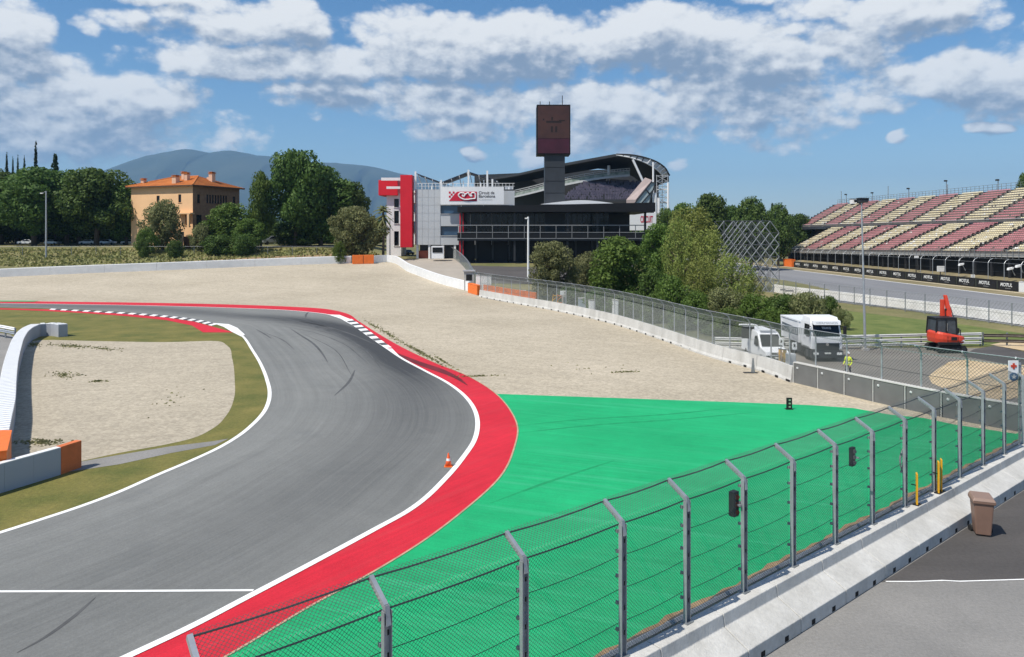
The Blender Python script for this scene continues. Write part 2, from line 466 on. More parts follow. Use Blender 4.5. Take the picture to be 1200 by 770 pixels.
m_lightasph = mat('pale_worn_asphalt', (.20, .195, .185), .9, .1, .3, 5, .5, 20, col2=(.265, .255, .24), pos=True, sc2=11, amt2=.3)
m_darkasph = mat('fresh_dark_asphalt', (.062, .058, .056), .9, .12, .25, 5, .5, 20, col2=(.098, .09, .086), pos=True, mapscale=(.5, 1.6, 1), sc2=9, amt2=.3)
m_servasph = mat('dusty_service_asphalt', (.15, .14, .125), .9, .12, .12, 5, .5, 20, col2=(.235, .215, .185), pos=True, mapscale=(.5, 1.5, 1), sc2=7, amt2=.22)
m_sand = mat('spilled_sand', (.44, .33, .19), .95, .12, .5, 5, .8, 8, col2=(.60, .47, .30), pos=True, sc2=3, amt2=.25)
m_dirt = mat('brown_dry_dirt', (.20, .13, .07), .95, .2, .4, 5, .9, 6, col2=(.36, .25, .14), pos=True, sc2=2.5, amt2=.5)
m_darkverge = mat('dark_verge', (.045, .042, .04), .95, .2, .8, 4, .6, 9, col2=(.10, .088, .075), pos=True)
m_straight = mat('straight_asphalt', (.17, .172, .18), .85, .1, .06, 4, .4, 12, col2=(.235, .237, .245), pos=True, mapscale=(2.5, .3, 1))

# the sheet that everything lies on, out to the horizon
xs = sorted(set([-14000, -9000, -5000, -2500, -1200, -700, -450, -320] + list(range(-260, 141, 10)) + [160, 200, 260, 400, 700, 1300, 2500, 5000, 9000, 14000]))
ys = sorted(set([-300, -100, -40, 0, 30, 60, 90] + list(range(100, 221, 6)) + [240, 280, 340, 420, 560, 800, 1300, 2200, 4000, 7000, 10500, 14000]))
structure('ground', MB().grid([[(x, y, H(x, y) - .03) for x in xs] for y in ys]), m_ground, True)

# --- border lines of the run-off on the far side and along the right barrier (ground contact)
BAR_PIX = [(561, 348), (600, 355.5), (647, 364), (680, 371), (710, 378), (773, 398), (837, 421), (897, 438)]
BAR = [GT(u, v) for u, v in BAR_PIX]
PAN_PIX = [(930, 450), (1000, 467), (1056, 480), (1120, 494), (1195, 508), (1262, 521)]
PAN = [GT(u, v) for u, v in PAN_PIX]
FARW = [GT(-330, 342), GT(-200, 336), GT(-100, 330.5), GT(0, 325), GT(100, 320.5), GT(200, 316.5), GT(300, 312.5), GT(380, 309.5), GT(412, 308.5)]
FARE = [GT(438, 308.5), GT(446, 307.5), GT(480, 319.5), GT(520, 334), GT(549, 341.5)]
right_edge = spline([p for p in PAN[::-1]] + [p for p in BAR[::-1]], 8) + spline(FARE[::-1], 6)
far_edge = spline(FARW, 6)
def x_right(Y):
    """x of the barrier line at depth Y"""
    for a, b in zip(right_edge, right_edge[1:]):
        if (a.y - Y) * (b.y - Y) <= 0 and abs(a.y - b.y) > 1e-6: return a.x + (b.x - a.x) * (Y - a.y) / (b.y - a.y)
    return None
# gravel trap: rows from near to far up to the walls
rows = []
farX = [(p.x, p.y) for p in far_edge]
def y_far(X):
    if X >= farX[-1][0]: return farX[-1][1] + 4
    for (x0, y0), (x1, y1) in zip(farX, farX[1:]):
        if x0 <= X <= x1: return y0 + (y1 - y0) * (X - x0) / (x1 - x0)
    return farX[0][1]
NC = 60
for i in range(74):
    Y = 36 + (168.0 - 36) * i / 73
    xr = x_right(min(max(Y, right_edge[0].y + .1), 168.0)) if Y > right_edge[0].y else right_edge[0].x
    if xr is None: xr = -28.0
    xr += .3
    xl = -190.0
    row = []
    for j in range(NC + 1):
        X = xl + (xr - xl) * (j / NC)
        Yc = min(Y, y_far(X) + .6)
        row.append((X, Yc, H(X, Yc) + .003))
    rows.append(row)
structure('gravel_trap', MB().grid(rows), m_gravel, True)
# weeds at the gravel's edge beside the red run-off
def blob_poly(cu, cv, ru, rv, n=18, z=.0, seed=1, ground=None):
    r_ = random.Random(seed); pts = []
    for k in range(n):
        a = 2 * math.pi * k / n; q = .7 + .5 * r_.random()
        pts.append(G(cu + ru * q * math.cos(a), cv + rv * q * math.sin(a), z))
    return pts[::-1]

# --- the track
ST = [((-330, 353.6), (-330, 357.0)), ((-200, 354.2), (-200, 358.2)), ((0, 355.6), (0, 360.3)), ((100, 357), (70, 362)), ((180, 358.5), (140, 365.5)), ((270, 361), (200, 371)), ((340, 364), (240, 377.5)),
      ((386, 369), (268, 383)), ((408, 378), (284, 394)), ((432, 394), (296, 411)), ((454, 409), (306, 428)), ((472, 421), (313, 446)), ((500, 436), (316, 460)),
      ((526, 450), (315, 470)), ((546, 466), (308, 485)), ((557, 483), (297, 497)), ((559.5, 500), (280, 511)), ((555, 518), (255, 526)), ((543, 536), (225, 540)),
      ((524, 559), (185, 557)), ((477, 600), (130, 581)), ((440, 620.5), (95, 594)), ((380, 653), (50, 609)), ((293, 699), (0, 625)), ((220, 737), (-60, 643)),
      ((150, 770), (-110, 658)), ((60, 812), (-200, 685)), ((-150, 910), (-400, 745)), ((-420, 1040), (-700, 830))]
OUT = spline([G(*a) for a, b in ST], 10)
INN = spline([G(*b) for a, b in ST], 10)
N_ACR = 44
# rubbered-in line and its strength, as wear on the surface
RUB = [((-200, 356), .35), ((60, 358.5), .5), ((180, 362), .6), ((280, 370), .75), ((340, 374), 1.0), ((400, 385), 1.5), ((440, 401), 1.9), ((468, 420), 1.7), ((488, 442), .9), ((492, 470), .60), ((470, 510), .48), ((400, 570), .40), ((250, 640), .33), ((60, 740), .28), ((-150, 850), .15)]
rub_pts = spline([G(*a) for a, s in RUB], 8)
rub_s = np.interp(np.linspace(0, len(RUB) - 1, len(rub_pts)), range(len(RUB)), [s for a, s in RUB])
RP = np.array([[p.x, p.y] for p in rub_pts])
tv, rubber, uvs = [], [], []
s_along = 0.0
rows = []
for i, (a, b) in enumerate(zip(INN, OUT)):
    if i: s_along += ((a + b) / 2 - (INN[i - 1] + OUT[i - 1]) / 2).length
    row = []
    for j in range(N_ACR + 1):
        p = a.lerp(b, j / N_ACR); row.append((p.x, p.y, .02))
        d = np.hypot(RP[:, 0] - p.x, RP[:, 1] - p.y); k = int(d.argmin())
        w = 2.0 + 1.6 * (1 - S((p.y - 40) / 35)) + 0.02 * max(0, p.y - 60)
        rubber.append(float(rub_s[k]) * math.exp(-(d[k] / w) ** 2))
        uvs.append((j / N_ACR * (b - a).length, s_along))
    rows.append(row)
m_track = bpy.data.materials.new('race_track_asphalt'); m_track.use_nodes = True
t = NT(m_track.node_tree); b = t.n['Principled BSDF']
at = t.node('ShaderNodeAttribute', attribute_name='rubber'); uvn = t.node('ShaderNodeUVMap', uv_map='lane')
pos = t.node('ShaderNodeNewGeometry').outputs['Position']
st1 = t.noise(t.mapping(uvn.outputs[0], (1.9, .03, 1)), 1.0, 4, .6, .3)
st2 = t.noise(t.mapping(uvn.outputs[0], (9, .10, 1), (3, 3, 0)), 1.0, 3, .6, .2)
big = t.noise(pos, .07, 4, .6); fine = t.noise(pos, 14, 3, .7)
base = t.mix(t.lerp(big, .3, .7, 0, 1), (.172, .176, .168), (.215, .217, .205))
base = t.mix(1.0, base, t.mix(t.lerp(st1, .3, .7, 0, 1), (.88,) * 3, (1.09,) * 3), 'MULTIPLY')
base = t.mix(1.0, base, t.mix(t.lerp(st2, .35, .7, 0, 1), (1.03,) * 3, (.94,) * 3), 'MULTIPLY')
base = t.mix(1.0, base, t.mix(fine, (.70,) * 3, (1.30,) * 3), 'MULTIPLY')
mid = t.noise(pos, .9, 5, .7)
base = t.mix(1.0, base, t.mix(mid, (.86,) * 3, (1.14,) * 3), 'MULTIPLY')
base = t.mix(t.math('MULTIPLY', t.sstep(t.noise(pos, .35, 3, .6), .60, .68), .35), base, (.15, .155, .15))
rb = t.math('MULTIPLY', at.outputs['Fac'], t.lerp(t.math('ADD', t.math('MULTIPLY', st1, .5), t.math('MULTIPLY', st2, .5)), .3, .65, .55, 1.1), clamp=True)
base = t.mix(t.math('MULTIPLY', rb, .88), base, (.028, .030, .034))
t.l.new(base, b.inputs['Base Color']); b.inputs['Roughness'].default_value = .8; b.inputs['Specular IOR Level'].default_value = .35
bp = t.node('ShaderNodeBump'); bp.inputs['Strength'].default_value = .35; bp.inputs['Distance'].default_value = .03
t.l.new(t.noise(pos, 22, 3, .7), bp.inputs['Height']); t.l.new(bp.outputs[0], b.inputs['Normal'])
tr = MB().grid([r[::-1] for r in rows[::-1]])
# (both reversals together keep the faces looking up)
me = bpy.data.meshes.new('race_track'); me.from_pydata([p for r in rows for p in r], [], [(i * (N_ACR + 1) + j, i * (N_ACR + 1) + j + 1, (i + 1) * (N_ACR + 1) + j + 1, (i + 1) * (N_ACR + 1) + j) for i in range(len(rows) - 1) for j in range(N_ACR)])
me.materials.append(m_track)
la = me.attributes.new('rubber', 'FLOAT', 'POINT'); la.data.foreach_set('value', rubber)
ul = me.uv_layers.new(name='lane')
for lp in me.loops: ul.data[lp.index].uv = uvs[lp.vertex_index]
me.update()
o = add_mesh('race_track', me); o['kind'] = 'structure'
if me.polygons[0].normal.z < 0: me.flip_normals()

def ribbon(line, w0, w1, z):
    """flat strip beside a line; offsets to the right of travel"""
    rows = []
    for i, p in enumerate(line):
        d = line[min(i + 1, len(line) - 1)] - line[max(i - 1, 0)]; d.z = 0; d.normalize(); r = Vector((d.y, -d.x, 0))
        a, b_ = p + r * w1, p + r * w0; rows.append([(a.x, a.y, z), (b_.x, b_.y, z)])
    mb = MB().grid(rows)
    return mb
structure('white_line', ribbon(OUT[70:], -.13, .12, .032), m_white)
structure('white_line', ribbon(OUT[:71], -.10, .10, .032), m_white)
structure('white_line', ribbon(INN[75:], -.12, .12, .032), m_white)
structure('white_line', ribbon([G(-40, 694.5), G(120, 694), G(297, 693)], -.06, .06, .034), m_white)

# --- red run-off outside the corner
RO_PIX = [(-330, 351.6), (-200, 352), (0, 353), (100, 354), (180, 355), (270, 357), (340, 359.5), (377, 361.7), (403, 366.5), (421, 377), (443, 391), (471, 407), (511, 426), (546, 440),
          (580, 461), (597, 480), (606.5, 503), (603, 523), (586, 559), (544, 598), (489, 639), (440, 669), (358, 714), (268, 768), (150, 832), (20, 905), (-200, 1020)]
RO = spline([G(*p) for p in RO_PIX], 8)
ou2 = resample(OUT, n=240); ro2 = resample(RO, n=240)
red = MB().poly([Vector((p.x, p.y, .014)) for p in OUT] + [Vector((p.x, p.y, .014)) for p in RO[::-1]])
structure('red_runoff', red, m_red)
structure('red_runoff_edge', ribbon(RO[90:], -.05, .03, .026), mat('sandy_joint', (.42, .30, .2), .9, .2, 2, pos=True))

# --- green run-off
NW_DIR = Vector((.775, .632, 0)).normalized(); NW_N = Vector((NW_DIR.y, -NW_DIR.x, 0)); NW0 = Vector((11.02, 22.24, 0))
def NWP(tt, off=0.0, z=0.0): return NW0 + NW_DIR * tt + NW_N * off + Vector((0, 0, z))
GRT = [G(572, 458.5), G(583, 461.8), G(660, 464.5), G(760, 468), G(860, 471.5), G(950, 475), G(1000, 478.5), G(1042, 486)]
pan_in = [G(1082, 490), G(1120, 498), G(1160, 504), G(1190, 508.5)]
ro_green = [p for p in RO if p.y < G(0, 456).y and p.x > -40]
gr = GRT + pan_in + [NWP(24.5, -2.62), NWP(0, -2.62), NWP(-30, -2.62), Vector((-40, -12, 0))] + ro_green[::-1]
structure('green_runoff', MB().poly([Vector((p.x, p.y, .011)) for p in gr]), m_green)
structure('dirt_strip', MB().grid([[NWP(tt, -2.72 + .05 * math.sin(tt * 1.3) + .06 * math.sin(tt * 5.1), .017), NWP(tt, -2.4, .017)] for tt in np.arange(-30, 26, .5)]), m_dirt)
structure('verge_strip', MB().grid([[NWP(tt, -2.60 + .05 * math.sin(tt * 3.3), .022), NWP(tt, -.6, .022)] for tt in np.arange(-30, 27, .5)]), m_darkverge)  # dark ground strip between the green run-off and the barrier

# --- infield
inf_outer = [p for p in INN]
gpts = [p for p in INN] + [G(-700, 400), G(-400, 366), G(-330, 362)]
structure('infield_grass', MB().poly([Vector((p.x, p.y, .009)) for p in gpts]), m_grass)
IG = [(62, 398.5), (120, 400), (200, 401), (255, 400), (266, 405), (272, 420), (275, 445), (274, 468), (266, 486), (250, 502), (225, 514), (190, 522), (140, 531), (98, 540), (60, 548), (-40, 566), (-60, 520), (4, 470), (20, 420), (32, 404), (45, 399)]
igp = spline([G(*p) for p in IG] + [G(*IG[0])], 5)[:-1]
structure('infield_gravel', MB().poly([Vector((p.x, p.y, .013)) for p in igp]), m_gravel2)
structure('infield_path', MB().poly([G(60, 556, .016), G(140, 544, .016), G(200, 531, .016), G(252, 521.5, .016), G(268, 514, .016), G(250, 517, .016), G(200, 523, .016), G(140, 533, .016), G(60, 547, .016)][::-1]), m_lightasph)
structure('inner_service_road', MB().poly([G(-420, 560, .016), G(-60, 560, .016), G(2, 500, .016), G(14, 440, .016), G(26, 402, .016), G(12, 392, .016), G(-80, 378, .016), G(-420, 372, .016)][::-1]), m_lightasph)
WEEDS = [(85, 406, 34, 2.4, .05, 260), (122, 409, 22, 1.8, .08, 120), (75, 440, 18, 5, 0, 130), (117, 447, 11, 1.3, 0, 90), (50, 519, 24, 3.4, 0, 220), (40, 404, 10, 3, 0, 120), (200, 470, 40, 18, 0, 25),
         (494, 414, 28, 2.6, .55, 420), (456, 392, 15, 3.0, .6, 240), (436, 381, 10, 2.2, .6, 110), (520, 424, 14, 1.6, .6, 120), (560, 441, 24, .8, -.03, 120), (735, 436, 18, .9, -.03, 90), (690, 432, 60, 8, 0, 16)]
structure('dirt_bank', MB().grid([[Vector((p.x, p.y + d, H(p.x, p.y + d) + .03 + (.3 if 0 < d < 9 else 0) * (.5 + .5 * math.sin(p.x * .7 + d)))) for d in (14, 11, 7.5, 4, 1.2)] for p in far_edge][::-1]), m_dirt, True)

# --- ground right of the near barrier
structure('service_road', MB().poly([NWP(-40, -.3, .004), NWP(60, -.3, .004), NWP(60, 70, .004), NWP(-40, 70, .004)][::-1]), m_lightasph)
DA = [G(1033, 682.2, .012), G(1038, 681.5, .012), G(1070, 681.6, .012), G(1105, 680.3, .012), G(1125, 681.3, .012), G(1200, 679, .012), G(1420, 674, .012)]
structure('dark_asphalt', MB().poly(DA + [NWP(40, 26, .012), NWP(26, .05, .012), NWP(.75, .05, .012)][::1]), m_darkasph)
structure('white_line', ribbon(DA[1:], -.03, .035, .018), m_white)

# --- service yard behind the right barrier
back = [p.copy() for p in right_edge if p.y < 100]
yard = [Vector((p.x + .4, p.y, .010)) for p in back] + [G(700, 366, .010), G(800, 392, .010), G(850, 404, .010), G(1000, 407, .010), G(1150, 408, .010), G(1260, 418, .010), G(1330, 470, .010), G(1330, 521, .010)]
structure('service_yard', MB().poly(yard), m_servasph)
structure('spilled_sand', MB().poly([G(u, v, .018) for u, v in [(1098, 433), (1112, 424), (1135, 421), (1160, 424), (1185, 428), (1215, 427), (1240, 440), (1215, 462), (1170, 470), (1120, 461), (1092, 449), (1088, 441)]]), m_sand)
structure('spilled_sand', MB().poly([G(u, v, .02) for u, v in [(1160, 404), (1200, 411), (1240, 420), (1260, 416), (1220, 402), (1180, 400)]][::-1]), m_sand)
structure('dark_asphalt', MB().poly([G(u, v, .016) for u, v in [(1126, 417), (1142, 409), (1165, 405), (1205, 413), (1260, 423), (1235, 431), (1180, 427), (1150, 421)]]), m_darkasph)
structure('grass_verge', MB().poly([G(u, v, .008) for u, v in [(850, 402), (930, 386), (960, 372), (990, 364), (1040, 370), (1120, 379), (1200, 391), (1300, 405), (1280, 416), (1180, 406), (1000, 405)]]), mat('green_grass', (.075, .115, .02), .9, .3, .4, 5, .8, 9, col2=(.17, .19, .05), pos=True, sc2=6, amt2=.45))

structure('shrub_bed', MB().poly([Vector((p.x + .9, p.y + .3, .007)) for p in spline(BAR, 4)][::-1] + [GT(620, 340, .007), GT(690, 334, .007), GT(800, 340, .007), GT(930, 372, .007), GT(880, 402, .007)][::1]), mat('leaf_litter', (.05, .06, .025), .95, .3, .5, 5, .8, 8, col2=(.12, .11, .06), pos=True, sc2=4, amt2=.5))
# --- pit straight
STR_D = Vector((-4.8, 97.5, 0)).normalized()
EDGE0 = Vector((88.8, 130.5, 0))
def SP(Y, off=0.0, z=0.0): return Vector((EDGE0.x + STR_D.x / STR_D.y * (Y - EDGE0.y) + off, Y, z))
structure('pit_straight', MB().poly([Vector((58, 70, .008)), SP(60, 0, .008), SP(330, 0, .008), SP(330, -60, .008), Vector((40, 150, .008)), Vector((44.5, 122, .008)), Vector((52.5, 101.5, .008)), Vector((56.5, 84, .008))]), m_straight)
structure('grass_verge', MB().grid([[SP(Y, -7.0, .014), SP(Y, 0, .014)] for Y in range(60, 331, 15)]), mat('dry_verge', (.17, .145, .07), .95, .2, .15, 4, .5, 5, col2=(.27, .22, .13), pos=True))
structure('white_line', MB().grid([[SP(Y, -7.6, .02), SP(Y, -7.1, .02)] for Y in range(60, 331, 15)]), m_white)
structure('white_line', MB().grid([[SP(Y, -1.6, .02), SP(Y, -.9, .02)] for Y in range(60, 331, 15)]), mat('sandy_strip', (.6, .52, .38), .9, pos=True))

# --- mountains far behind
ridge = [(-700, 268), (-300, 262), (0, 250), (60, 232), (100, 214), (130, 201), (150, 190), (168, 184), (185, 180), (197, 178), (208, 176), (222, 174), (236, 176.5), (248, 178.5), (262, 176.5), (280, 178.5), (300, 182), (320, 183.5), (345, 187),
         (370, 190.5), (400, 192), (425, 193.5), (445, 197), (470, 203), (500, 209), (530, 219), (570, 229), (620, 240), (700, 251), (800, 258), (900, 261), (1000, 259), (1150, 256), (1300, 262), (1700, 268)]
r_ = random.Random(3); rows = []
RU = np.linspace(-700, 1700, 260); RVv = np.interp(RU, [a for a, b_ in ridge], [b_ for a, b_ in ridge])
DM = 9000.0
for k, (dy, hf) in enumerate([(-2600, 0), (-2200, .16), (-1700, .36), (-1100, .60), (-550, .84), (0, 1), (600, .8), (1800, 0)]):
    row = []
    for u, v in zip(RU, RVv):
        top = (VH - v) / F * DM
        n = math.sin(u * .11 + k * 1.9) * .5 + math.sin(u * .057 + k * .8) * .7 + math.sin(u * .31 + k) * .3
        nn = .085 * n * (1 if 0 < k < 5 else .12 if k == 5 else 0)
        X = (u - 600) / F * DM * (1 + dy / DM * .3) + n * 90 * (1 if 0 < k < 5 else 0)
        row.append((X, DM + dy + n * 160 * (1 if 0 < k < 5 else 0), max(-20, HC + top * (hf + nn * .9)) if hf else -20))
    rows.append(row)
structure('mountain', MB().grid(rows), mat('forested_slope', (.022, .038, .026), .95, .2, .002, 6, 0, col2=(.05, .062, .04), pos=True), True)
# ================================================================== BARRIERS AND FENCES
m_conc = mat('pale_concrete', (.44, .43, .40), .85, .08, .9, 6, .45, 18, col2=(.60, .59, .56), pos=True, mapscale=(1, 1, .35), sc2=7, amt2=.2)
m_conc2 = mat('weathered_concrete', (.40, .39, .37), .88, .12, .6, 5, .4, 18, pos=True, sc2=2.2, amt2=.22)
m_hole = mat('dark_opening', (.01, .01, .01), .9)
m_galv = mat('galvanised_steel', (.42, .44, .46), .45, .14, 3, 4, .05, metal=.55, spec=.5)
m_galvd = mat('dull_galvanised_steel', (.27, .29, .30), .5, .15, 3, 4, .05, metal=.5, spec=.5)
m_wire = mat('fence_wire', (.13, .15, .145), .5, .1, 4, metal=.4)
m_cable = mat('steel_cable', (.06, .065, .07), .5, .1, 6, metal=.3)
m_black = mat('black_plastic', (.014, .014, .015), .5, .2, 3)
m_yellow = mat('yellow_plastic', (.72, .36, .01), .45, .08, 3)
m_orange = mat('orange_plastic', (.78, .17, .025), .5, .1, 1.5)
m_whitep = mat('white_painted_metal', (.78, .78, .77), .45, .05, 2)
m_redp = mat('red_painted_metal', (.58, .055, .024), .4, .12, 2, spec=.5)

# ---- concrete step barrier beside the service road: one wall of cast blocks
wall = thing('concrete_barrier', 'pale concrete step barrier of cast blocks under the tall mesh fence beside the service road', 'barrier', NWP(0))
prof = [(0, .004), (0, .40), (-.68, .70), (-.72, 1.0), (-1.14, 1.0), (-1.2, .05)]
BL = 2.40
blk0 = None
NBLK = range(-9, 11)
for k in NBLK:
    t0 = k * BL + .35
    mb = MB()
    a, b_ = NWP(t0 + .012), NWP(t0 + BL - .012)
    mb.sweep([a, b_], prof)
    mk('concrete_block', mb, m_conc, wall, bevel=.018)
    for q in (.62, 1.7):
        h0 = NWP(t0 + q, .0, 0)
        mh = MB(); mh.extrude([h0 + NW_N * .004 + NW_DIR * d + Vector((0, 0, z)) for d, z in ((-.09, .03), (.09, .03), (.09, .17), (-.09, .17))], NW_N * -.05)
        mk('lifting_slot', mh, m_hole, wall)
# ---- guard rail on the track side of the barrier
gd = thing('guard_rail', 'dull steel guard rail along the track side of the concrete step barrier', 'guard rail', NWP(0, -1.5))
mk('rail_beam', MB().sweep([NWP(-22, -1.42), NWP(25.5, -1.42)], [(0, .62), (.05, .68), (0, .74), (0, .80), (.05, .86), (0, .93), (-.02, .93), (-.02, .62)]), m_galv, gd)
for k in range(24):
    mk('rail_post', MB().box(NWP(-22 + 2 * k, -1.52, .42), (.1, .12, .84), math.atan2(NW_DIR.y, NW_DIR.x)), m_galvd, gd)

# ---- tall near debris fence
def near_t(u, v, zb):
    Y = F * (HC - zb) / (v - VH); X = (u - 600) / F * Y
    return (Vector((X, Y, 0)) - NW0).dot(NW_DIR)
ZB = 4.04
posts_t = [near_t(u, v, ZB) for u, v in ((222, 768), (437, 697), (592, 640), (710, 602))]
base7 = near_t(803, 728, 1.0); last = near_t(1178, 532, 1.0)
posts_t += [base7 + (last - base7) / 9 * k for k in range(0, 11)]
nf = thing('debris_fence', 'tall galvanised mesh fence with cranked top arms standing on the concrete step barrier', 'fence', NWP(0, -1.0, 1.0))
POFF = -1.05
ARM = NW_N * -.52 + Vector((0, 0, .29))
def near_post(tt):
    b0 = NWP(tt, POFF, 1.0); top = NWP(tt, POFF, ZB - .08); bend = NWP(tt, POFF - .06, ZB); tip = bend + ARM
    ang = math.atan2(NW_DIR.y, NW_DIR.x)
    mb = MB()
    # channel section: web with two flanges, holes dark
    mb.box((b0 + top) / 2 - NW_N * .045, (.165, .014, top.z - b0.z), ang)
    mb.box((b0 + top) / 2 + NW_DIR * .076, (.014, .10, top.z - b0.z), ang)
    mb.box((b0 + top) / 2 - NW_DIR * .076, (.014, .10, top.z - b0.z), ang)
    p = mk('post', mb, m_galv, nf)
    ma = MB()
    ma.bar(top - Vector((0, 0, .25)) + NW_N * .03, bend + NW_N * .03, .10, .09, up=NW_DIR)
    ma.bar(bend + NW_N * .02 - Vector((0, 0, .03)), tip, .10, .085, up=NW_DIR)
    mk('arm', ma, m_galv, p)
    mc = MB()
    for z in (1.6, 2.2, 2.8, 3.35, 3.8):
        q = NWP(tt, POFF - .02, z)
        mc.box(q - NW_N * .07 - NW_DIR * .085, (.05, .06, .07), ang); mc.box(q - NW_N * .07 + NW_DIR * .085, (.05, .06, .07), ang)
    mk('cable_clamp', mc, m_galvd, p)
    md = MB()
    for z in (1.55, 2.1, 2.65, 3.2, 3.6):
        md.extrude([NWP(tt, POFF + .0525, z) + NW_DIR * d + Vector((0, 0, h)) for d, h in ((-.018, -.05), (.018, -.05), (.018, .05), (-.018, .05))], NW_N * -.004)
    # slots sit on the flange faces
    mk('bolt_slot', md, m_hole, p)
    mp = MB().box(NWP(tt, POFF, 1.012), (.26, .22, .024), ang); mk('base_plate', mp, m_galvd, p)
for tt in posts_t: near_post(tt)
MOFF = POFF - .12
def wires(p00, e_s, e_u, W, Ht, pitch, r, sag=0.0):
    """woven diagonal wires filling a W x Ht panel spanned by e_s (along) and e_u (up)"""
    mb = MB(); nrm = e_s.cross(e_u).normalized()
    n = int((W + Ht) / pitch)
    for sgn in (1, -1):
        for k in range(1, n + 1):
            c_ = k * pitch
            # line s + u = c (sgn 1) or (W - s) + u = c
            s0, u0 = (c_, 0) if c_ <= W else (W, c_ - W)
            s1, u1 = (0, c_) if c_ <= Ht else (c_ - Ht, Ht)
            if sgn < 0: s0, s1 = W - s0, W - s1
            a = p00 + e_s * s0 + e_u * u0; b_ = p00 + e_s * s1 + e_u * u1
            if (b_ - a).length < .01: continue
            d = (b_ - a).normalized(); w = d.cross(nrm) * r
            o_ = nrm * (r * .8 * sgn)
            mb.add([a - w + o_, a + w + o_, a + nrm * r * 1.6 + o_, b_ - w + o_, b_ + w + o_, b_ + nrm * r * 1.6 + o_], [(0, 1, 4, 3), (1, 2, 5, 4), (2, 0, 3, 5)])
    return mb
for a, b_ in zip(posts_t, posts_t[1:]):
    W = b_ - a - .04
    far = a > 2
    pit, rr = (.085, .0038) if not far else (.10, .0042)
    mk('mesh_panel', wires(NWP(a + .02, MOFF, 1.02), NW_DIR, Vector((0, 0, 1)), W, ZB - 1.0, pit, rr), m_wire, nf)
    mk('top_mesh_panel', wires(NWP(a + .02, MOFF - .02, ZB + .02), NW_DIR, ARM.normalized(), W, ARM.length, pit, rr), m_wire, nf)
for z, rr, off in ((1.7, .007, MOFF), (2.45, .007, MOFF), (3.2, .008, MOFF), (ZB - .12, .017, MOFF)):
    pts = []
    for a, b_ in zip(posts_t, posts_t[1:]):
        for q in range(4):
            s_ = q / 4; pts.append(NWP(a + (b_ - a) * s_, off, z - .10 * 4 * s_ * (1 - s_) * (.25 if z > 3.9 else .45)))
    pts.append(NWP(posts_t[-1], off, z))
    mk('tension_cable', MB().tube(pts, rr, 5), m_cable, nf)
tip_pts = []
for a, b_ in zip(posts_t, posts_t[1:]):
    for q in range(4): tip_pts.append(NWP(a + (b_ - a) * q / 4, POFF - .06, ZB - .04 * 4 * q / 4 * (1 - q / 4)) + ARM * .97)
tip_pts.append(NWP(posts_t[-1], POFF - .06, ZB) + ARM * .97)
mk('top_cable', MB().tube(tip_pts, .018, 5), m_cable, nf)

# ---- things hung on the near fence
def hang_box(name, label, cat, u, v, tt, w, h, d, mats):
    c_ = NWP(tt, POFF - .22, 0); Y = c_.y
    z = HC - (v - VH) / F * Y
    t_ = thing(name, label, cat, (c_.x, c_.y, z)); ang = math.atan2(NW_DIR.y, NW_DIR.x)
    mk('housing', MB().box((c_.x, c_.y, z), (w, d, h), ang), mats[0], t_, bevel=.015)
    for q in (-.3, .0, .3):
        mk('lamp', MB().lathe(Vector((c_.x, c_.y, z + q * h)) + NW_N * (d / 2 + .006), [(.0, -.03), (w * .3, -.03), (w * .3, .03), (0, .03)], 10, 'y'), mats[1], t_)
    mk('bracket', MB().bar(Vector((c_.x, c_.y, z)), NWP(tt, POFF, z), .05, .05), m_galvd, t_)
    return t_
m_lampdk = mat('dark_red_lens', (.10, .022, .015), .3, .1, 3)
m_lampgr = mat('dark_grey_lens', (.16, .16, .15), .4, .1, 3)
hang_box('signal_light', 'dark signal light with red lenses hung on a post of the tall near fence', 'signal light', 868, 590, near_t(873, 692, 1.0) - .22, .22, .66, .18, (m_black, m_lampdk))
tb = near_t(1003, 590, 2.5)
hang_box('control_box', 'slim dark control box hung on the near fence mesh between two posts', 'control box', 1003, 535, near_t(1030, 610, 1.0) - 1.35, .22, .60, .12, (m_black, m_lampgr))
# coil of hose
ct = near_t(1070, 590, 1.0) - .35
cz = HC - (540 - VH) / F * NWP(ct, POFF + .12).y
coil = thing('cable_coil', 'coil of grey cable hanging from a near fence post above yellow bollards', 'cable coil', NWP(ct, POFF - .2, cz))
for q in range(5):
    pts = []
    for k in range(19):
        a = 2 * math.pi * k / 18; rr = .17 + .025 * q + .015 * math.sin(3 * a + q)
        pts.append(NWP(ct + rr * math.cos(a) * .75, POFF - .2 + .02 * q, cz + rr * 1.55 * math.sin(a) - .05))
    mk('cable_loop', MB().tube(pts, .013, 5), mat('grey_cable', (.38, .39, .38), .6), coil)
mk('strap', MB().bar(NWP(ct, POFF - .2, cz + .3), NWP(ct, POFF, cz + .36), .03), m_black, coil)

# yellow boards on the barrier's crest
def yellow_board(label, uv_b, h, n, spread):
    Y = F * (HC - 1.0) / (uv_b[1] - VH); X = (uv_b[0] - 600) / F * Y
    tt = (Vector((X, Y, 0)) - NW0).dot(NW_DIR)
    t_ = thing('marker_board', label, 'marker', NWP(tt, -.86, 1.0))
    for k in range(n):
        c_ = NWP(tt + spread * k, -.86, 1.0)
        mk('board', MB().box(c_ + Vector((0, 0, h / 2 * (1 if k else .97) + .012)), (.26, .05, h * (1 if k else .97)), math.atan2(NW_DIR.y, NW_DIR.x) + .5), m_yellow, t_, bevel=.01)
        mk('foot', MB().box(c_ + Vector((0, 0, .02)), (.26, .2, .035), math.atan2(NW_DIR.y, NW_DIR.x)), m_black, t_)
    mk('clamp', MB().bar(NWP(tt, -.86, 1 + h * .6), NWP(tt, POFF, 1 + h * .6), .03), m_black, t_)
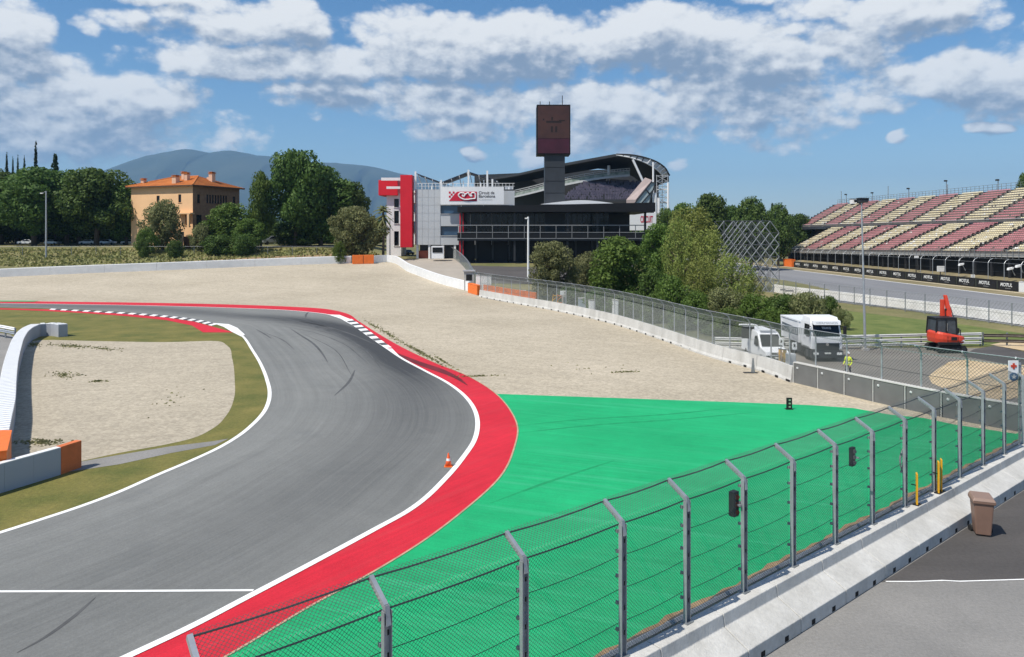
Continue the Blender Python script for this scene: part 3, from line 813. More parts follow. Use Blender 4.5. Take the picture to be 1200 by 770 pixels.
yellow_board('single narrow yellow marker board on the concrete barrier crest below the cable coil', (1076, 592), 1.12, 1, .2)
yellow_board('pair of tall yellow marker boards close together on the concrete barrier crest', (1096, 577), 1.18, 2, .25)

# ---- cross sign
sY = 33.5
sg = thing('first_aid_sign', 'white sign with red cross over a blue disc fixed to the fence corner post', 'sign', P(1187, 434, sY))
mk('panel', MB().box(P(1187.5, 434, sY), (.46, .03, .88)), m_whitep, sg, bevel=.008)
cc = P(1188, 429, sY - .03)
mk('red_cross', MB().box(cc, (.26, .012, .09)).box(cc + Vector((0, 0, .0875)), (.09, .012, .085)).box(cc - Vector((0, 0, .0875)), (.09, .012, .085)), m_redp, sg)
cc = P(1188, 441.5, sY - .02)
mk('blue_disc', MB().lathe(cc, [(.19, -.012), (.19, .006)], 24, 'y'), mat('blue_paint', (.02, .13, .30), .5), sg)
star = []
for k in range(10):
    a = math.pi / 2 + k * math.pi / 5; r_ = .13 if k % 2 == 0 else .055
    star.append(cc + Vector((r_ * math.cos(a), -.016, r_ * math.sin(a))))
mk('white_star', MB().extrude(star, (0, -.006, 0)), m_whitep, sg)
mk('sign_post', MB().tube([P(1195, 425, sY + .12), Vector((P(1195, 425, sY + .12).x, sY + .12, 0))], .06, 8), m_galv, sg)
mk('bracket', MB().box(P(1190, 428, sY + .06), (.5, .06, .05)).box(P(1190, 440, sY + .06), (.5, .06, .05)), m_galvd, sg)

# ---- concrete wall along the run-off (right), a wall of long cast blocks
def wall_blocks(root, name, line, length, prof, m, bevel=.0, label=None, slots=False):
    pts = resample(spline(line, 8), step=.6); L = 0.0; cur = [pts[0]]
    for a, b_ in zip(pts, pts[1:]):
        cur.append(b_); L += (b_ - a).length
        if L >= length or b_ is pts[-1]:
            q = [p.copy() for p in cur]
            d = (q[-1] - q[-2]).normalized(); q[-1] = q[-1] - d * .03
            o = mk(name, MB().sweep(q, prof), m, root, bevel=bevel, label=label)
            if slots:
                for f_ in (.25, .7):
                    c_ = q[0].lerp(q[-1], f_); dd = (q[-1] - q[0]).normalized(); n_ = Vector((-dd.y, dd.x, 0)) * slots
                    mk('drain_slot', MB().extrude([c_ + n_ * (-.006) + dd * x + Vector((0, 0, z)) for x, z in ((-.16, .02), (.16, .02), (.16, .17), (-.16, .17))], n_ * .06), m_hole, root)
            cur = [b_]; L = 0.0
rw = thing('concrete_wall', 'long low concrete wall curving along the far side of the gravel under the mesh fence', 'wall', BAR[0])
wall_blocks(rw, 'concrete_block', [p for p in BAR] + [G(926, 448.5)], 4.0, [(-.0, 0), (.0, .12), (-.08, .3), (-.16, 1.12), (-.42, 1.12), (-.5, 0)][::-1], m_conc, slots=1)
# ---- grey tyre-faced panels, each a slab that hangs on the wall
pf = thing('panelled_barrier', 'grey barrier of upright rubber panels with white bolts where gravel meets green run-off', 'barrier', PAN[0])
m_panel = mat('grey_rubber_panel', (.145, .145, .14), .75, .12, 1.1, 4, .15, 20)
pts = resample(spline(PAN, 8), step=2.05)
for a, b_ in zip(pts, pts[1:]):
    d = (b_ - a).normalized(); n_ = Vector((d.y, -d.x, 0)); L = (b_ - a).length; ang = math.atan2(d.y, d.x)
    # the sheet
    o = mk('panel', MB().box(a + d * L * .52 + n_ * .0 + Vector((0, 0, .74)), (L - .16, .10, 1.34), ang), m_panel, pf, bevel=.012)
    mk('panel_edge', MB().box(a + d * .045 + n_ * .03 + Vector((0, 0, .72)), (.05, .1, 1.4), ang), m_conc, pf)
    mk('bolt', MB().lathe(a + d * .42 + n_ * .075 + Vector((0, 0, 1.15)), [(0, -.03), (.07, -.03), (.07, .03), (0, .03)], 8, 'y'), m_whitep, o)
pl = spline(PAN, 8)
mk('backing_wall', MB().sweep([p + Vector((0, 0, 0)) for p in pl], [(-.36, 0), (-.36, 1.44), (-.07, 1.44), (-.07, 0)]), m_hole, pf)
mk('top_rail', MB().sweep(pl, [(-.38, 1.445), (-.38, 1.50), (.07, 1.50), (.07, 1.445)]), m_conc, pf)
mk('foot_strip', MB().sweep(pl, [(.02, .0), (.02, .07), (.13, .07), (.13, 0)]), mat('sandy_foot', (.5, .44, .33), .9), pf)

# ---- mesh fence that runs behind the concrete wall and the panels
def mesh_fence(label, line, spacing, zb, ht, arm, arm_dir=1, post_m=None, pitch=.16, r=.006, wire=True, post_r=.055, name='mesh_fence', base_on_ground=False, rails=True):
    pts = resample(spline(line, 8), step=spacing)
    root = thing(name, label, 'fence', pts[0])
    tops = []
    proto = None
    for i, p in enumerate(pts):
        d = (pts[min(i + 1, len(pts) - 1)] - pts[max(i - 1, 0)]); d.z = 0; d.normalize(); n_ = Vector((d.y, -d.x, 0)) * arm_dir
        b0 = p + Vector((0, 0, zb)); top = p + Vector((0, 0, zb + ht))
        mb = MB().tube([b0, top] + ([top + n_ * arm * .35 + Vector((0, 0, arm * .5)), top + n_ * arm + Vector((0, 0, arm * .85))] if arm else []), post_r, 6)
        mk('post', mb, post_m or m_galv, root)
        tops.append((b0, top, top + n_ * arm + Vector((0, 0, arm * .85))))
    for (b0, t0, a0), (b1, t1, a1) in zip(tops, tops[1:]):
        if wire:
            e = b1 - b0; W = e.length; e = e / W; uvec = Vector((0, 0, 1))
            mk('mesh_panel', wires(b0, e, uvec, W, ht, pitch, r), m_wire, root)
            if arm:
                ua = (a0 - t0); mk('top_mesh_panel', wires(t0, (t1 - t0).normalized(), ua.normalized(), W, ua.length, pitch, r), m_wire, root)
    if rails:
        mk('top_wire', MB().tube([x[1] for x in tops], .022, 5), m_galv, root)
        if arm: mk('arm_wire', MB().tube([x[2] for x in tops], .022, 5), m_galv, root)
        mk('middle_wire', MB().tube([x[0].lerp(x[1], .5) for x in tops], .015, 4), m_cable, root)
    return root
def right_of(line, off):
    out = []
    for i, p in enumerate(line):
        d = line[min(i + 1, len(line) - 1)] - line[max(i - 1, 0)]; d.z = 0; d.normalize(); out.append(p + Vector((-d.y, d.x, 0)) * off)
    return out
bf = [p for p in spline(BAR, 6)] + [p for p in spline(PAN, 6)]
mesh_fence('silver mesh fence with bent post tops standing on the curving concrete wall by the yard', right_of(resample(bf, step=3), .30), 2.55, 1.0, 2.45, .6, 1, pitch=.2, r=.009)

# ---- white walls round the far end of the gravel
m_belt = mat('white_conveyor_belt', (.66, .67, .67), .7, .05, .08, 4, .1, 4, col2=(.78, .78, .77), pos=True, mapscale=(1, 1, 5), sc2=1.2, amt2=.12)
fw = thing('tyre_wall', 'long white-faced tyre wall across the far edge of the gravel trap', 'tyre wall', FARW[3])
fl = resample(spline(FARW, 6), step=1.0)
wall_blocks(fw, 'wall_section', FARW, 9.0, [(0, 0), (0.04, 1.5), (.0, 1.62), (-.9, 1.62), (-.95, 0)][::-1], m_belt)
ow = thing('orange_block', 'orange end block where the long white tyre wall meets the service road', 'barrier block', GT(425, 309.5))
a, b_ = GT(413, 309.5), GT(438, 309)
mk('block', MB().sweep([a, b_], [(.35, 0), (.35, 1.95), (-.7, 1.95), (-.7, 0)][::-1]), m_orange, ow, bevel=.05)
mk('seam', MB().sweep([a.lerp(b_, .49), a.lerp(b_, .51)], [(.37, .05), (.37, 1.9), (.35, 1.9), (.35, .05)][::-1]), m_hole, ow)
fe = thing('white_wall', 'smooth white wall slanting along the pale service road towards the concrete wall', 'wall', FARE[0])
wall_blocks(fe, 'wall_section', FARE, 6.0, [(0, 0), (0.0, 1.6), (-.5, 1.6), (-.5, 0)][::-1], m_belt)
ob = thing('orange_block', 'small orange end block between white wall and concrete wall', 'barrier block', GT(555, 345))
mk('block', MB().sweep([GT(550, 343), GT(561, 346)], [(.3, 0), (.3, 1.55), (-.5, 1.55), (-.5, 0)][::-1]), m_orange, ob, bevel=.05)
mk('cap', MB().sweep([GT(550, 343), GT(561, 346)], [(.33, 1.553), (.33, 1.60), (-.53, 1.60), (-.53, 1.553)][::-1]), m_orange, ob)
# water-filled plastic barriers behind the wall
pbl = right_of(resample(spline(BAR, 8), step=1.62), .95)
for k in range(10):
    a, b_ = pbl[k], pbl[k + 1]; c_ = (a + b_) / 2; dd = (b_ - a).normalized(); ang = math.atan2(dd.y, dd.x)
    lab = ['first', 'second', 'third', 'fourth', 'fifth', 'sixth', 'seventh', 'eighth', 'ninth', 'last'][k] + ' orange plastic barrier from the white wall, in the row behind the concrete wall'
    t_ = thing('plastic_barrier', lab, 'barrier', c_, 0, 'orange plastic barriers behind the concrete wall')
    mk('body', MB().sweep([c_ - dd * .79 + Vector((0, 0, .7)), c_ + dd * .79 + Vector((0, 0, .7))], [(.25, 0), (.25, .25), (.12, .6), (.12, 1.25), (-.12, 1.25), (-.12, .6), (-.25, .25), (-.25, 0)][::-1]), m_orange, t_, bevel=.02)
    mk('foot', MB().box(c_ + Vector((0, 0, .35)), (1.4, .5, .7), ang), m_conc2, t_)

# ---- infield: curved white wall and the low wall with shade-grey face and orange end
CW_T = [(3, 512), (8, 470), (14, 430), (20, 408), (28, 396), (38, 391), (50, 389.5), (67, 391)]
m_shadeface = mat('shade_grey_wall_face', (.37, .385, .42), .7, .06, .3, 4, .1, 8, pos=True)  # shade on the faces of the white walls, painted in as blue-grey
cw = thing('curved_tyre_wall', 'white curved tyre wall with ribbed top hooking round the infield gravel', 'tyre wall', G(14, 430))
cwl = resample(spline([G(u, v, 0) for u, v in [(9, 545), (14, 516), (17.5, 497), (19, 470), (21, 446), (24.5, 427), (29.6, 410), (35, 402), (42, 397), (51, 394), (60, 394), (68.5, 395.3)]], 10), step=.5)
WH = 1.22
def arc_wall(root, line, i0, i1, m_face, m_top):
    seg = line[i0:i1 + 1]
    mk('wall_section', MB().sweep(seg, [(0, 0), (.0, WH), (-.85, WH), (-.85, 0)][::-1]), m_face, root)
    for k in range(len(seg) - 1):
        mk('top_slab', MB().sweep([seg[k], seg[k].lerp(seg[k + 1], .80)], [(.02, WH + .004), (.0, WH + .06), (-.84, WH + .06), (-.87, WH + .004)][::-1]), m_top, root)
step_ = 5
i = 0
while i < len(cwl) - 1:
    e = i + step_ if len(cwl) - 1 - (i + step_) >= 3 else len(cwl) - 1
    arc_wall(cw, cwl, i, e, m_shadeface, m_whitep); i = e
ce = thing('orange_block', 'orange block at the near end of the curved white tyre wall on the infield', 'barrier block', G(2, 545))
aa, bb = G(-9.5, 569), G(1.5, 545)
mk('block', MB().hexa([G(-26, 578), G(8, 573), G(13.5, 546), G(-18, 546)] + [p + Vector((0, 0, 1.55)) for p in (G(-26, 578), G(8, 573), G(13.5, 546), G(-18, 546))]), m_orange, ce, bevel=.04)
mk('cap', MB().hexa([p + Vector((0, 0, 1.554)) for p in (G(-27, 579), G(8.5, 574), G(14, 546), G(-18, 546))] + [p + Vector((0, 0, 1.61)) for p in (G(-27, 579), G(8.5, 574), G(14, 546), G(-18, 546))]), m_orange, ce)
iw = thing('shade_grey_wall', 'straight wall with shade-grey face, white top and rust-orange end beside the infield grass', 'wall', G(60, 560))
A0, A1, A2 = G(-160, 628), G(71.5, 556.5), G(95.5, 548)
def slab(a, b_, h0, h1, th):
    d = (b_ - a).normalized(); n_ = Vector((-d.y, d.x, 0)) * th
    return MB().hexa([a + Vector((0, 0, h0)), b_ + Vector((0, 0, h0)), b_ + n_ + Vector((0, 0, h0)), a + n_ + Vector((0, 0, h0)), a + Vector((0, 0, h1)), b_ + Vector((0, 0, h1)), b_ + n_ + Vector((0, 0, h1)), a + n_ + Vector((0, 0, h1))])
K = 6
for k in range(K):
    a = A0.lerp(A1, k / K); b_ = A0.lerp(A1, (k + 1) / K - .001)
    mk('wall_section', slab(a, b_, 0, 1.16, .28), m_shadeface, iw)
    mk('top_slab', slab(a - Vector((.0, .012, 0)), b_ - Vector((0, .012, 0)), 1.163, 1.20, .30), m_whitep, iw)
mk('end_block', slab(A1 + (A2 - A1).normalized() * .01, A2, 0, 1.21, .32), mat('faded_orange_paint', (.62, .16, .05), .7, .15, 1.5, 4, pos=True), iw, label='rust-orange end of the wall')
il = thing('guard_rail', 'white steel guard rail leading to the curved tyre wall from the edge', 'guard rail', G(0, 400))
gl = [G(-120, 385), G(-30, 391), G(0, 395.5), G(17, 399)]
for z in (.55, .95):
    mk('rail_beam', MB().sweep(spline(gl, 4), [(0, z), (.06, z + .07), (0, z + .15), (.06, z + .23), (0, z + .31), (-.03, z + .31), (-.03, z)][::-1]), m_whitep if z > .6 else m_galv, il)
for p in resample(spline(gl, 4), step=2.2): mk('rail_post', MB().box(p + Vector((0, .1, .6)), (.12, .1, 1.2)), m_galvd, il)

# ---- kerbs
def kerb(label, lineA, lineB, n, mats, z=.02, h=.05, group=None):
    """raised kerb made of painted blocks between two lines"""
    A = resample(lineA, n=n * 2); B = resample(lineB, n=n * 2)
    t_ = thing('kerb', label, 'kerb', A[0])
    for k in range(n):
        a0, a1, b0, b1 = A[2 * k], A[2 * k + 2], B[2 * k], B[2 * k + 2]
        zz = Vector((0, 0, z + .002)); up = Vector((0, 0, z + h))
        lo = Vector((0, 0, z + .01))
        p = [a0 + zz, a1 + zz, b1 + zz, b0 + zz, a0 + lo, a1 + lo, b1 + up, b0 + up]
        if (a1 - a0).cross(b0 - a0).z < 0: p = [p[3], p[2], p[1], p[0], p[7], p[6], p[5], p[4]]
        mk('kerb_block', MB().hexa(p), mats[k % len(mats)], t_)
    return t_
m_kdark = mat('dark_kerb_asphalt', (.09, .09, .095), .85, .15, 2, pos=True)
oA = spline([G(404, 375), G(414, 382), G(428, 392), G(441, 401), G(452, 408)], 8); oB = spline([G(412, 374.5), G(421, 380), G(434, 389.5), G(447, 399.5), G(459, 408)], 8)
kerb('white toothed kerb on the outside of the far bend beside the red run-off', oA, oB, 15, [m_white, m_kdark], z=.03)
structure('painted_wedge', MB().poly([G(u, v, .036) for u, v in [(384, 368.5), (398, 369), (412, 374.6), (404, 375)]]), m_white)
structure('painted_wedge', MB().poly([G(u, v, .036) for u, v in [(452, 408.4), (459.5, 408.4), (472, 421)]]), m_white)
iA = spline([G(60, 361.8), G(110, 364.3), G(160, 367.2), G(200, 370.6), G(236, 375.5), G(256, 380)], 8)
iB = spline([G(58, 363.2), G(108, 366), G(157, 369), G(196, 372.5), G(230, 377.5), G(248, 382.2)], 8)
kerb('white and dark striped kerb on the inside of the far bend beside the grass', iA, iB, 33, [m_white, m_kdark], z=.02)
structure('red_kerb_strip', MB().poly([G(u, v, .024) for u, v in [(-330, 358.5), (-60, 360.6), (0, 361.2), (58, 362.6), (108, 365.7), (157, 368.7), (196, 372.2), (228, 377.0), (246, 381.9), (274, 389.5), (238, 389.5), (225, 381.5), (195, 375.2), (150, 370.6), (100, 367), (50, 364.2), (0, 362.6), (-60, 362), (-330, 360)]]), m_red)
structure('painted_wedge', MB().poly([G(u, v, .036) for u, v in [(249, 378.4), (268, 379.8), (278, 384), (287, 392), (283, 394.5), (272, 389), (262, 383)]]), m_white)
structure('green_kerb_strip', MB().poly([G(u, v, .03) for u, v in [(-330, 351.5), (-330, 353), (40, 353.5), (46, 352.4)]]), m_green)
# skid marks lying on the track, tapering at both ends
m_skid = mat('rubber_skid', (.085, .086, .086), .8, .3, .6, 4, pos=True)
m_skidred = mat('rubber_on_red_paint', (.14, .012, .018), .8, .3, .6, 4, pos=True)
def skid(line, w, m=m_skid, z=.026):
    L_ = resample(spline([G(*p) for p in line], 8), n=24); rows = []
    for i, p in enumerate(L_):
        d = L_[min(i + 1, 24)] - L_[max(i - 1, 0)]; d.normalize(); r = Vector((d.y, -d.x, 0)) * w * math.sin(math.pi * (i + .4) / 24.8) ** .6
        rows.append([(p.x + r.x, p.y + r.y, z), (p.x - r.x, p.y - r.y, z)])
    structure('skid_mark', MB().grid(rows), m)
for line, w in [([(300, 386), (312, 393), (318, 397)], .10), ([(340, 385), (352, 393), (366, 402), (378, 415), (384, 425)], .12), ([(416, 434), (408, 449), (392, 464)], .10), ([(345, 376), (370, 380), (398, 389)], .10),
                ([(290, 378), (330, 378), (370, 384), (412, 398)], .13), ([(280, 376), (325, 376), (360, 380), (405, 391)], .12), ([(310, 390), (330, 398), (345, 410)], .06),
                ([(320, 381), (360, 388), (400, 402), (430, 425)], .06), ([(330, 379), (375, 388), (420, 405), (450, 436)], .07), ([(352, 390), (392, 410), (412, 440)], .05), ([(300, 374), (350, 377), (400, 388), (440, 404)], .16),
                ([(20, 766), (46, 752), (82, 727), (112, 701)], .06), ([(362, 365.5), (359, 368.5), (358, 373)], .13)]:
    skid(line, w)
for k in range(9):
    a = k / 8
    skid([(462 + 6 * a, 413 + 5 * a), (492 + 4 * a, 424.5 + 4.5 * a), (520 + 14 * a, 434 + 9 * a), (540 + 8 * a, 444 + 8 * a)], .10 + .05 * (k % 3), m_skidred, .024 + .0005 * k)
m_scuff = mat('scuffed_green_mark', (.005, .275, .10), .8, .2, 1.5, 4, pos=True)
for line, w in [([(600, 500), (680, 492), (780, 486), (860, 478)], .10), ([(606, 508), (690, 499), (790, 492), (880, 484)], .10), ([(575, 590), (640, 566), (720, 540)], .09)]:
    skid(line, w, m_scuff, .0165)
# ================================================================== BUILDINGS
m_roof = mat('terracotta_roof', (.38, .11, .025), .85, .15, .35, 4, .3, 6, col2=(.58, .21, .05), pos=True, sc2=3, amt2=.35)
m_plaster = mat('apricot_plaster', (.80, .50, .27), .85, .06, .25, 4, .1, 6, pos=True)
m_shadeside = mat('shaded_brown_wall', (.22, .125, .075), .85, .15, 1.2, 4, .3, 6, col2=(.30, .18, .11), pos=True, sc2=5, amt2=.3)  # dark brown paints in the shade on the side turned from the sun
m_glass = mat('dark_glass', (.008, .009, .012), .12, .2, .4, 2, spec=.35)
m_blueglass = mat('blue_glass', (.03, .07, .13), .08, .2, .2, 2, spec=.7)
m_frame = mat('brown_window_frame', (.09, .05, .03), .6)
m_grey = mat('grey_cladding', (.50, .52, .54), .55, .05, .25, 4, pos=True)
m_greyd = mat('dark_grey_metal', (.026, .027, .03), .5, .15, .6, 4, pos=True)
m_blackm = mat('black_cladding', (.009, .009, .010), .55, .2, .3, 3, pos=True, spec=.25)
m_redc = mat('red_cladding', (.66, .012, .028), .5, .08, .25, 4, pos=True)
m_shade = mat('navy_shade_fabric', (.018, .03, .06), .6, .2, .6, pos=True)
m_wf = mat('white_steel', (.80, .80, .80), .45, .04, 2)

# ---- the country house on the bank
hc_ = Vector((-.430 * 191, 191, 7.0))
hx = Vector((-.92, .39, 0)).normalized(); hy = Vector((.39, .92, 0)).normalized()
house = thing('country_house', 'large apricot farmhouse with tiled hip roof and chimneys above the trees', 'house', hc_)
LW, LD, HE = 22.0, 16.5, 15.6
def HP(s, d, z): return hc_ + hx * s + hy * d + Vector((0, 0, z))
def wall_with_windows(root, P0, es, en, W, z0, z1, wins, m_wall, m_fr, m_gl, th=.35, inset=.22, name='wall'):
    """wall face with true openings: es runs along the wall, en points outwards; wins: (s0, s1, z0, z1)"""
    sx = sorted(set([0, W] + [w[0] for w in wins] + [w[1] for w in wins])); zs = sorted(set([z0, z1] + [w[2] for w in wins] + [w[3] for w in wins]))
    mb = MB(); U = Vector((0, 0, 1))
    for a, b_ in zip(sx, sx[1:]):
        for c_, d in zip(zs, zs[1:]):
            ms_, mz = (a + b_) / 2, (c_ + d) / 2
            if any(w[0] < ms_ < w[1] and w[2] < mz < w[3] for w in wins): continue
            mb.quad(P0 + es * a + U * c_, P0 + es * b_ + U * c_, P0 + es * b_ + U * d, P0 + es * a + U * d)
    for w in wins:
        q = [P0 + es * w[0] + U * w[2], P0 + es * w[1] + U * w[2], P0 + es * w[1] + U * w[3], P0 + es * w[0] + U * w[3]]
        for i in range(4): mb.quad(q[i], q[(i + 1) % 4], q[(i + 1) % 4] - en * inset, q[i] - en * inset)
    wo_ = mk(name, mb, m_wall, root)
    for w in wins:
        a = P0 - en * (inset - .03)
        q = lambda s_, z: a + es * s_ + U * z
        f_ = MB(); k = .09
        f_.bar(q(w[0], w[2] + k / 2), q(w[1], w[2] + k / 2), .06, k, up=U).bar(q(w[0], w[3] - k / 2), q(w[1], w[3] - k / 2), .06, k, up=U)
        f_.bar(q(w[0] + k / 2, w[2] + k), q(w[0] + k / 2, w[3] - k), .06, k, up=en).bar(q(w[1] - k / 2, w[2] + k), q(w[1] - k / 2, w[3] - k), .06, k, up=en)
        fo = mk('window', f_, m_fr, root)
        g = MB(); e = en * -.02; g.quad(q(w[0], w[2]) + e, q(w[1], w[2]) + e, q(w[1], w[3]) + e, q(w[0], w[3]) + e); mk('pane', g, m_gl, fo)
        if w[1] - w[0] > .6:
            s_ = MB(); s_.bar(P0 + es * (w[0] - .12) + U * (w[2] - .06) + en * .05, P0 + es * (w[1] + .12) + U * (w[2] - .06) + en * .05, .22, .1, up=U); mk('sill', s_, m_wall, fo)
    return wo_
fw_ = [(4.0, 5.0, 11.2, 13.3), (11.6, 12.7, 11.3, 13.1), (.9, 2.6, 5.2, 8.0), (7.2, 8.2, 6.0, 8.0), (14.5, 15.6, 6.0, 8.0), (3.0, 4.2, 1.0, 3.6), (10, 11.2, 1.0, 3.6)]
wall_with_windows(house, HP(0, 0, 0), hx, -hy, LW, 0, HE, fw_, m_plaster, m_frame, m_glass)
rw_ = [(1.5, 2.4, 11, 13.3), (14, 14.9, 11, 13.3)] + [(4.6 + .95 * k, 5.25 + .95 * k, 11.1, 13.4) for k in range(8)] + [(1.2, 3.0, 4.2, 8.0), (5.2, 6.4, 4.8, 7.6), (9, 10.2, 4.8, 7.6)]
wall_with_windows(house, HP(0, 0, 0), hy, -hx, LD, 0, HE, rw_, m_shadeside, m_frame, m_glass)
mk('wall', MB().quad(HP(LW, 0, 0), HP(LW, LD, 0), HP(LW, LD, HE), HP(LW, 0, HE)).quad(HP(LW, LD, 0), HP(0, LD, 0), HP(0, LD, HE), HP(LW, LD, HE)), m_plaster, house)
ov = 1.0; RZ = 18.6
e0, e1, e2, e3 = HP(-ov, -ov, HE), HP(LW + ov, -ov, HE), HP(LW + ov, LD + ov, HE), HP(-ov, LD + ov, HE)
r0, r1 = HP(6.6, LD / 2, RZ), HP(LW - 6.6, LD / 2, RZ)
def roof_tiles(mb, a, b_, c_, d, n, m_):
    """sloping face a-b (eave) to d-c (ridge) laid with raised tile courses"""
    for i in range(n):
        t0, t1 = i / n, (i + 1) / n
        l0, l1, q0, q1 = a.lerp(d, t0), b_.lerp(c_, t0), a.lerp(d, t1), b_.lerp(c_, t1)
        up = Vector((0, 0, .10)); lo = Vector((0, 0, .02))
        mb.quad(l0 + up, l1 + up, q1 + lo, q0 + lo); mb.quad(l0 + lo, l1 + lo, l1 + up, l0 + up)
rb_ = MB()
roof_tiles(rb_, e0, e3, r0, r0, 18, 0); roof_tiles(rb_, e1, e0, r0, r1, 18, 0); roof_tiles(rb_, e2, e1, r1, r1, 18, 0); roof_tiles(rb_, e3, e2, r1, r0, 18, 0)
ro_ = mk('roof', rb_, m_roof, house)
mk('soffit', MB().quad(e0, e1, e2, e3).quad(e0 - Vector((0, 0, .3)), e1 - Vector((0, 0, .3)), e1, e0).quad(e3 - Vector((0, 0, .3)), e0 - Vector((0, 0, .3)), e0, e3), m_frame, house)
mk('ridge_cap', MB().tube([e0 + Vector((0, 0, .1)), r0 + Vector((0, 0, .1)), r1 + Vector((0, 0, .1)), e1 + Vector((0, 0, .1))], .16, 6), m_roof, ro_)
m_chim = mat('pink_plaster', (.62, .42, .30), .85, .1, 1)
for (s_, d, zb, zt, w) in ((7.6, 1.6, 15.9, 18.0, 1.35), (6.4, 4.2, 16.5, 18.9, 1.0), (9.0, 5.6, 17, 19.3, .9), (20.4, 2.6, 16, 17.6, 1.0), (3.0, 9.5, 16.6, 19.3, 1.2), (4.4, 9.8, 16.6, 18.4, .8)):
    ang = math.atan2(hx.y, hx.x)
    ch = mk('chimney', MB().box(HP(s_, d, (zb + zt) / 2), (w, w, zt - zb), ang), m_chim, ro_)
    # caps are joined to the stack
for (s_, d, zt, w) in ((7.6, 1.6, 18.0, 1.35), (6.4, 4.2, 18.9, 1.0), (9.0, 5.6, 19.3, .9), (20.4, 2.6, 17.6, 1.0), (3.0, 9.5, 19.3, 1.2)):
    mk('chimney_cap', MB().box(HP(s_, d, zt + .08), (w + .3, w + .3, .16), ang).box(HP(s_, d, zt + .26), (w * .8, w * .8, .2), ang).box(HP(s_, d, zt + .42), (w + .25, w + .25, .12), ang), m_roof, ro_)
bal = MB().box(HP(2.0, -.7, 8.3), (5.2, 1.4, .35), ang); mk('balcony_slab', bal, m_plaster, house)
mk('balcony_post', MB().box(HP(.2, -1.2, 6.4), (.7, .4, 3.4), ang), m_plaster, house)
gp = GT(211, 287)
gw = thing('garden_wall', 'pale rounded gate pillar with brown wooden gate below the farmhouse', 'gate', Vector((gp.x * .93, gp.y * .93, H(gp.x * .93, gp.y * .93))))
g0_ = gw.location
mk('pillar', MB().box(g0_ + Vector((0, 0, 1.6)), (1.3, .8, 3.2)).lathe(g0_ + Vector((0, 0, 3.2)), [(.6, 0), (.45, .35), (.0, .5)], 10), mat('cream_plaster', (.68, .56, .38), .85), gw)
mk('gate_panel', MB().box(g0_ + Vector((2.6, .3, 1.45)), (3.6, .12, 2.9)), mat('brown_wood', (.20, .09, .04), .8, .2, 2), gw)
for k in range(9): mk('plank', MB().box(g0_ + Vector((1.0 + k * .4, .21, 1.45)), (.34, .06, 2.8)), mat('brown_wood', (.2, .09, .04)), gw)

# ---- control building: red slabs, grey block, banner
ZP = 4.0
cb = thing('control_building', 'grey block with tall red slabs and navy roof shades at the service road end', 'building', P(510, 301, 180))
def rectP(u0, u1, v0, v1, Y, depth): # box facing the camera whose front matches this place
    a, b_ = P(u0, v1, Y), P(u1, v0, Y)
    return MB().box(((a.x + b_.x) / 2, Y + depth / 2, (a.z + b_.z) / 2), (b_.x - a.x, depth, b_.z - a.z))
YB = 180
x0, x1 = P(488, 0, YB).x, P(603, 0, YB).x
zb, zt = P(0, 287, YB).z, P(0, 222, YB).z
U = Vector((0, 0, 1))
zv = lambda v: P(0, v, YB).z
xw = lambda u: P(u, 0, YB).x - x0
wall_with_windows(cb, Vector((x0, YB, 0)), Vector((1, 0, 0)), Vector((0, -1, 0)), x1 - x0, zb, zt,
                  [(xw(516.5), xw(540), zv(250.5), zv(240.5)), (xw(541), xw(566), zv(250.5), zv(240.5)), (xw(567), xw(597), zv(250.5), zv(240.5)), (xw(516.5), xw(537), zv(276), zv(265)), (xw(538), xw(566), zv(276), zv(265))], m_grey, m_greyd, m_blueglass, inset=.5)
# panel joints on the grey face: each cladding panel is a piece
nrow, ncol = 7, 4
for i in range(nrow):
    for j in range(ncol):
        zz0 = zb + (zt - zb) * i / nrow; zz1 = zb + (zt - zb) * (i + 1) / nrow; xx0 = x0 + xw(516) * j / ncol; xx1 = x0 + xw(516) * (j + 1) / ncol
        mk('cladding_panel', MB().box(((xx0 + xx1) / 2, YB - .05, (zz0 + zz1) / 2), (xx1 - xx0 - .05, .06, zz1 - zz0 - .05)), m_grey, cb)
mk('roof_slab', MB().box(((x0 + x1) / 2, YB + 9, zt - .15), (x1 - x0, 18, .3)), m_grey, cb)
xs_ = P(483.5, 0, YB).x
dpt = 20
# side wall, receding
wall_with_windows(cb, Vector((x0, YB, 0)), Vector((-.22, .975, 0)).normalized(), Vector((-.975, -.22, 0)).normalized(), dpt, zb, zt,
                  [(3, 16, zv(248), zv(237)), (3, 16, zv(273), zv(259)), (3, 16, zv(226), zv(224))], m_wf, m_greyd, m_glass, inset=.5)
mk('back_block', MB().box(((x0 + x1) / 2 + 1, YB + 12, (zb + zt) / 2), (x1 - x0 - 2, 14, zt - zb - .6)), m_grey, cb)
mk('ground_floor', MB().box(((x0 + x1) / 2, YB + 4, (ZP + zb) / 2), (x1 - x0 - 1.2, 4, zb - ZP - .004)), m_greyd, cb)
for u in (489, 503, 519, 533): mk('column', MB().box((P(u, 0, YB).x, YB + .4, (ZP + zb) / 2), (.5, .5, zb - ZP)), m_wf, cb)
a = P(497, 300, YB + 1.5); mk('entrance_panel', MB().box((P(497, 0, YB + 1.5).x, YB + 1.6, ZP + 1.0), (2.6, .3, 1.9)), mat('brick_red', (.35, .10, .06), .8), cb)
